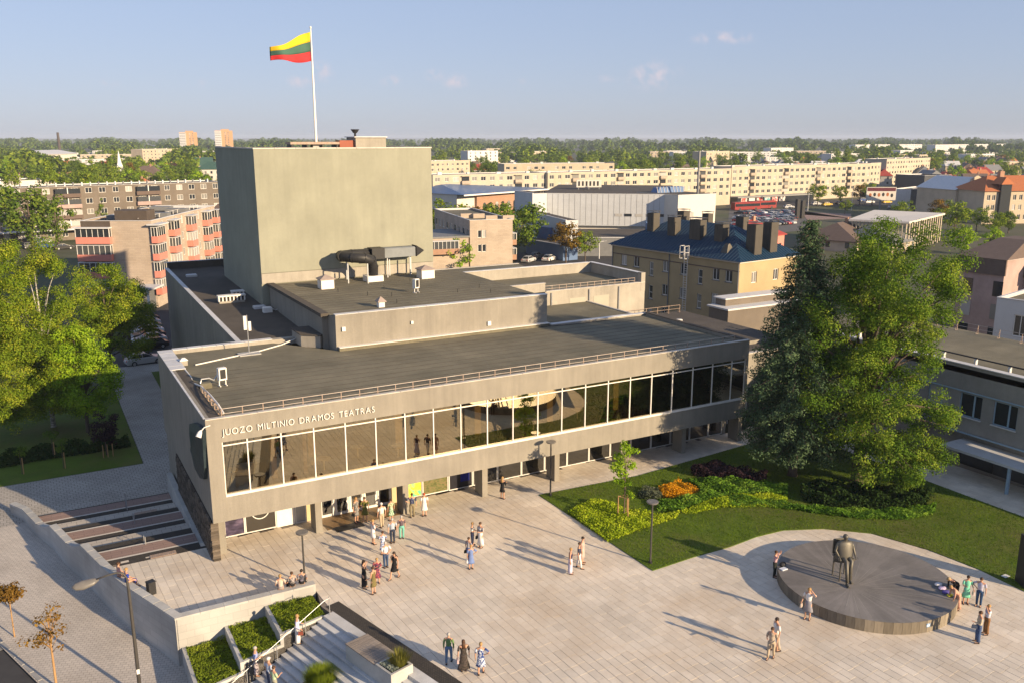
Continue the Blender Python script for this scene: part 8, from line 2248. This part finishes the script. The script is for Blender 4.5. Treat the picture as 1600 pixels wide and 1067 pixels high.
MB().box(5.0, -.9, 0, 8.6, -.02, H8 + 2.2).build('glass_tower', MP, oh); MB().loft([[(4.4, -1.5, H8 + 2.2), (9.2, -1.5, H8 + 2.2), (9.2, 3.5, H8 + 2.2), (4.4, 3.5, H8 + 2.2)], [(6.7, -.4, H8 + 4.4), (6.9, -.4, H8 + 4.4), (6.9, 3.5, H8 + 4.4), (6.7, 3.5, H8 + 4.4)]]).build('tower_roof', M['orangetile'], oh)
MB().box(9.5, 6, H8 + 2, 11, 7.4, H8 + 6).build('chimney', M['brick'], oh)
# pink building and white building beyond the wing roof
q = P(1507, 520, G0 + 2)
t, L_, H = block('pink_building', 'tall pale pink building with dark roof band behind the office wing', xy(P(1500, 400, 10)), xy(P(1572, 408, 10)), 18, G0, 10.0, M['pinkwall'], M['browntile'], front=[], cat='building')
MB().box(-.2, -.25, H - 1.9, L_ + .2, -.01, H + .1).build('roof_band', M['browntile'], t); MB().loft([[(-.3, -.3, H + .1), (L_ + .3, -.3, H + .1), (L_ + .3, 18.3, H + .1), (-.3, 18.3, H + .1)], [(L_ * .2, 7, H + 2.0), (L_ * .8, 7, H + 2.0), (L_ * .8, 11, H + 2.0), (L_ * .2, 11, H + 2.0)]]).build('pitched_roof', M['browntile'], t)
for f in range(3):
    for x in (.15, .8): w_ = MB().box(L_ * x, -.06, 1.5 + f * 2.9, L_ * x + 1.2, -.01, 3.4 + f * 2.9).build('window', MP, t)
t2, L_2, H2 = block('pink_building', 'pink stepped building further right with dark roof edge', xy(P(1572, 412, 9)), xy(P(1640, 420, 9)), 14, G0, 9.0, M['pinkwall'], M['browntile'], front=[], cat='building')
MB().box(-.2, -.25, H2 - 1.5, L_2 + .2, -.01, H2 + .1).build('roof_band', M['browntile'], t2)
A6, B6 = P(1558, 467, 7.9), P(1660, 480, 7.9)
t, L_, H = block('white_building', 'plain white flat roofed building with one white framed window at the right edge', xy(A6), xy(B6), 12, G0, 8.0, mat('white_render', (.56, .55, .54), (.5, .495, .49), .85, .8, 5), M['felt'], front=[(1.9, 3.3, 6.0, 8.3)], cat='building')
# ---- houses scattered beyond (gardens, right)
random.seed(21)
HM = [mat('house_wall_%s' % n, c, tuple(x * .88 for x in c), .9, .8) for n, c in (('white', (.6, .57, .52)), ('cream', (.52, .43, .30)), ('grey', (.36, .34, .31)), ('brick', (.36, .20, .13)))]
HR = [M['slate'], M['browntile'], M['orangetile'], M['redroof'], M['coping']]
HN = ['white', 'cream', 'grey', 'brick']; RN = ['grey', 'brown', 'orange', 'red', 'pale']
HP = {}; hrows = []
for k in range(64):
    px = random.uniform(1395, 1610) if k < 46 else random.uniform(1165, 1400)
    d = random.uniform(460, 1000) if k < 46 else random.uniform(680, 1100)
    p = PD(px, d, G0); i, j, v = random.randrange(4), random.randrange(5), random.randrange(2)
    key = (i, j, v)
    lb = '%s house with %s pitched roof among the gardens at the far right' % (HN[i], RN[j])
    rot = random.choice((-.6, .95, -.3, 1.2)) + random.uniform(-.1, .1)
    if key not in HP: o = HP[key] = house(lb, p, 11 if v else 9, 9, 5.6 if v else 3.2, 3.6, rot, HM[i], HR[j], hip=0.0 if (i + j) % 2 else .28, group='garden suburb houses')
    else: o = dup(HP[key], p, rot, random.uniform(.9, 1.15))
    hrows.append((o, '%s house with %s roof' % (HN[i], RN[j]), '%s houses with %s roofs' % (HN[i], RN[j]), 'in the far gardens'))
order_labels(hrows); hrows = []
for k in range(16):
    px = random.uniform(10, 335) if k < 8 else random.uniform(690, 1130); d = random.uniform(420, 900) if k < 8 else random.uniform(520, 900)
    p = PD(px, d, G0); i, j = random.randrange(4), random.randrange(4)
    o = house('x', p, 12, 10, 5.6, 3.6, random.uniform(-.8, .8), HM[i], HR[j], hip=.25 if k % 2 else 0, group='houses among the trees')
    hrows.append((o, '%s house with %s roof' % (HN[i], RN[j]), '%s houses with %s roofs' % (HN[i], RN[j]), 'among the trees ' + ('on the left' if k < 8 else 'beyond the cream block')))
order_labels(hrows); crows = []
# ------------------------------------------------------------------ vehicles
CARPAINT = objcolmat('car_paint', .28, .6); TYRE = M['black']; RIM = M['steel']
CGL = mat('car_glass', (.02, .025, .03), (.03, .035, .04), .08, 1, spec=.9)
HL = mat('headlamp', (.7, .7, .68), (.6, .6, .6), .2, 4); TLm = mat('tail_lamp', (.4, .02, .02), (.35, .02, .02), .3, 4)
def make_car():
    t = thing('parked_car', 'x', 'car', (0, 0, -500))
    b = MB(); n = 12
    prof = [(-2.15, .38), (-2.2, .62), (-2.1, .86), (-1.2, .94), (.95, .94), (1.9, .84), (2.15, .66), (2.18, .4)]
    def sec(y, k): return [(x * (1 - .012 * abs(k)), y, z - (.0 if abs(k) < 2 else .05)) for x, z in prof]
    rings = []
    for k, y in ((-2, -.86), (-1, -.80), (0, 0), (1, .80), (2, .86)):
        rings.append([(x, y if abs(k) != 2 else y, z if abs(k) < 2 or z < .6 else z - .10) for x, z in prof] + [(2.1, y, .24), (-2.1, y, .24)])
    b.loft(rings, 0, True)
    cab0 = [(-1.75, .92), (-1.25, 1.38), (.05, 1.43), (1.05, .93)]
    b.loft([[(x, y * (1 if z < 1 else .80), z) for x, z in cab0] for y in (-.76, .76)], 0, True)
    o = b.build('car_body', CARPAINT, t)
    g = MB()
    g.quad((.98, -.62, .97), (.98, .62, .97), (.16, .54, 1.40), (.16, -.54, 1.40)); g.quad((-1.74, -.62, .97), (-1.74, .62, .97), (-1.32, .54, 1.36), (-1.32, -.54, 1.36))
    for sd in (-1, 1): 
        y0, y1 = sd * .768, sd * .642
        g.quad((-1.55, y0, .97), (-.4, y0, .97), (-.4, y1, 1.36), (-1.22, y1, 1.34)); g.quad((-.32, y0, .97), (.85, y0, .97), (.05, y1, 1.36), (-.32, y1, 1.36))
    g.build('window', CGL, t)
    for x in (-1.35, 1.35):
        for y in (-.80, .80):
            w = MB(); w.tube([(x, y - .1, .31), (x, y + .1, .31)], .31, 14); wo__ = w.build('wheel', TYRE, t); r_2 = MB(); r_2.tube([(x, y - .108, .31), (x, y + .108, .31)], .19, 10); r_2.build('rim', RIM, wo__)
    for y in (-.62, .62):
        MB().box(2.10, y - .18, .58, 2.19, y + .18, .72).build('headlight', HL, t); MB().box(-2.2, y - .14, .6, -2.13, y + .14, .8).build('tail_light', TLm, t)
    return t
car0 = make_car(); car0_used = False
CC = {'white': (.72, .72, .70), 'silver': (.45, .46, .47), 'black': (.02, .02, .022), 'blue': (.03, .07, .20), 'red': (.35, .03, .03), 'grey': (.16, .165, .17), 'beige': (.45, .40, .32), 'yellow': (.6, .4, .05)}
def car(px_or_p, rot, colour, label, group):
    global car0_used
    p = px_or_p
    if not car0_used: car0_used = True; c = car0; c.location = p; c.rotation_euler = (0, 0, rot); c['label'] = label; c['group'] = group
    else: c = dup(car0, p, rot, 1.0, label, group)
    for ch in c.children:
        if ch.name.startswith('car_body'): ch.color = (*CC[colour], 1)
    return c
gA = P(240, 507, G0); gB = P(254, 548, G0)
row = [('black', 'black car at the far end of the row parked beside the wing wall'), ('silver', 'silver estate car second in the row beside the wing wall'), ('grey', 'dark grey car in the middle of the row beside the wing wall'), ('white', 'white car in the row beside the wing wall'), ('black', 'black car in the row beside the wing wall, before the white one'), ('silver', 'pale silver car near the front of the row beside the wing wall'), ('black', 'black car nearest the camera in the row beside the wing wall')]
for k, (c, lb) in enumerate(row):
    p = gA.lerp(gB, k / 6.0); car((p.x - 1.2, p.y + 2, G0 + .02), R_(180 + 8), c, lb, 'cars parked beside the wing wall')
q = P(226, 568, G0); car((q.x, q.y, G0 + .02), R_(8), 'silver', 'silver saloon car parked by the walkway under the golden maple', 'cars parked beside the wing wall')
for k, (px, py, c, lb) in enumerate(((66, 380, 'white', 'white car parked under the big chestnut'), (70, 388, 'blue', 'blue car in front of the white car by the chestnut'), (100, 390, 'black', 'dark car right of the chestnut trunk'), (46, 388, 'grey', 'grey car left of the white car by the chestnut'))):
    q = P(px, py, G0); car((q.x, q.y, G0), R_(-20 + 15 * k), c, lb, 'cars before the long grey block')
random.seed(11)
lot = [(1150, 360), (1236, 352), (1243, 332), (1152, 334)]
p00, p10, p11, p01 = [P(x, y, G0) for x, y in lot]
for r in range(6):
    for k in range(11):
        if random.random() < .1: continue
        u, v = (k + .5) / 11, (r + .5) / 6
        p = p00.lerp(p10, u).lerp(p01.lerp(p11, u), v)
        c = random.choice(('white', 'silver', 'silver', 'black', 'blue', 'white', 'silver', 'red', 'white', 'grey'))
        ax_ = (p10 - p00)
        o = car((p.x + random.uniform(-.3, .3), p.y, G0 + .01), math.atan2(ax_.y, ax_.x) + PI / 2 + random.choice((0, PI)) + random.uniform(-.05, .05), c, '', 'cars in the car park by the mall'); crows.append((o, c + ' car', c + ' cars', 'in the crowded lot between mall and shops'))
order_labels(crows)
for k, (px, py, c, lb) in enumerate(((1275, 321, 'silver', 'silver car on the street in front of the yellow trees'), (1292, 322, 'yellow', 'yellow taxi on the street in front of the yellow trees'), (1313, 320, 'black', 'black car right of the yellow taxi'), (1358, 318, 'white', 'white car just left of the billboard post'), (1348, 315, 'blue', 'blue car behind the white car by the billboard'), (1385, 318, 'yellow', 'yellow car right of the billboard post'), (1396, 326, 'silver', 'silver van shaped car below the billboard'), (1232, 326, 'silver', 'silver car at the top edge of the crowded lot'), (858, 408, 'white', 'white car at the mall entrance before the autumn chestnut'), (826, 410, 'silver', 'silver car left of the white one at the mall entrance'), (838, 404, 'grey', 'grey car behind the silver one at the mall entrance'))):
    q = P(px, py, G0); car((q.x, q.y, G0 + .01), R_(-10 if k < 8 else 35), c, lb, 'cars on the streets')
def bus(px, py, rot, col, label):
    q = P(px, py, G0); t = thing('bus', label, 'bus', (q.x, q.y, G0), rot)
    MB().bbox(-6, -1.25, .35, 6, 1.25, 3.1, .15).build('bus_body', mat('bus_paint', col, tuple(x * .8 for x in col), .4, 1), t)
    MB().box(-5.7, -1.28, 1.5, 5.6, -1.252, 2.5).build('window', CGL, t); MB().box(6.002, -1.0, 1.3, 6.03, 1.0, 2.7).build('windscreen', CGL, t)
    for x in (-3.6, 3.8):
        for y in (-1.1, 1.1): MB().tube([(x, y - .16, .5), (x, y + .16, .5)], .5, 14).build('wheel', TYRE, t)
bus(1165, 329, R_(-5), (.26, .02, .02), 'red bus parked along the shops, left one')
bus(1190, 327, R_(-5), (.28, .025, .022), 'red bus parked along the shops, right one')
bus(1412, 312, R_(-25), (.5, .45, .38), 'beige bus on the street right of the billboard')
# streets round the car park
def road(name, pts, m=None, dz=.02): return sheet(name, [(P(x, y, G0).x, P(x, y, G0).y) for x, y in pts], dz, m or M['asphalt'])
road('mall_car_park', [(1135, 372), (1262, 360), (1262, 327), (1140, 327)], mat('pale_asphalt', (.13, .125, .12), (.10, .097, .094), .95, .5))
road('street', [(1135, 324), (1420, 322), (1440, 308), (1420, 300), (1350, 312), (1135, 317)], None, .03)
road('side_street', [(1385, 330), (1450, 340), (1450, 300), (1400, 300)], None, .04)
road('forecourt', [(800, 425), (960, 430), (960, 395), (810, 395)], None, .02)
road('shop_pavement', [(1140, 327), (1330, 335), (1330, 342), (1262, 345), (1250, 330)], M['pave_pink'], .05)
# a few street lamps of the town
for k, (px, py, pt, lb) in enumerate(((936, 405, 378, 'pale concrete street lamp before the autumn chestnut'), (1262, 330, 302, 'curved street lamp over the street by the yellow trees'), (1330, 330, 300, 'thin street lamp left of the market canopy'))):
    q = P(px, py, G0); h = height_at(tuple(q), pt); t = thing('street_lamp', lb, 'street lamp', (q.x, q.y, G0))
    MB().tube([(0, 0, 0), (0, 0, h * .93), (.4, .1, h * .99), (1.6, .3, h)], [.12, .08, .06, .05], 8).build('pole', M['coping'], t); MB().box(1.4, .15, h - .05, 2.2, .45, h + .08).build('lamp_head', M['mall2'], t)
# ------------------------------------------------------------------ the haze of the far distance
hz = MB().box(-9000, -9000, -3.9, 9000, 9000, 46)
hm = bpy.data.materials.new('haze_air'); hm.use_nodes = True
hn, hl_ = hm.node_tree.nodes, hm.node_tree.links
for n in list(hn): hn.remove(n)
ho_ = hn.new('ShaderNodeOutputMaterial'); pv = hn.new('ShaderNodeVolumePrincipled')
pv.inputs['Color'].default_value = (0.72, 0.82, 1.0, 1); pv.inputs['Density'].default_value = 0.00012; pv.inputs['Anisotropy'].default_value = 0.0
hl_.new(pv.outputs[0], ho_.inputs['Volume'])
try: hm.cycles.homogeneous_volume = True
except Exception: pass
hzo = kind(hz.build('haze', hm), 'stuff')
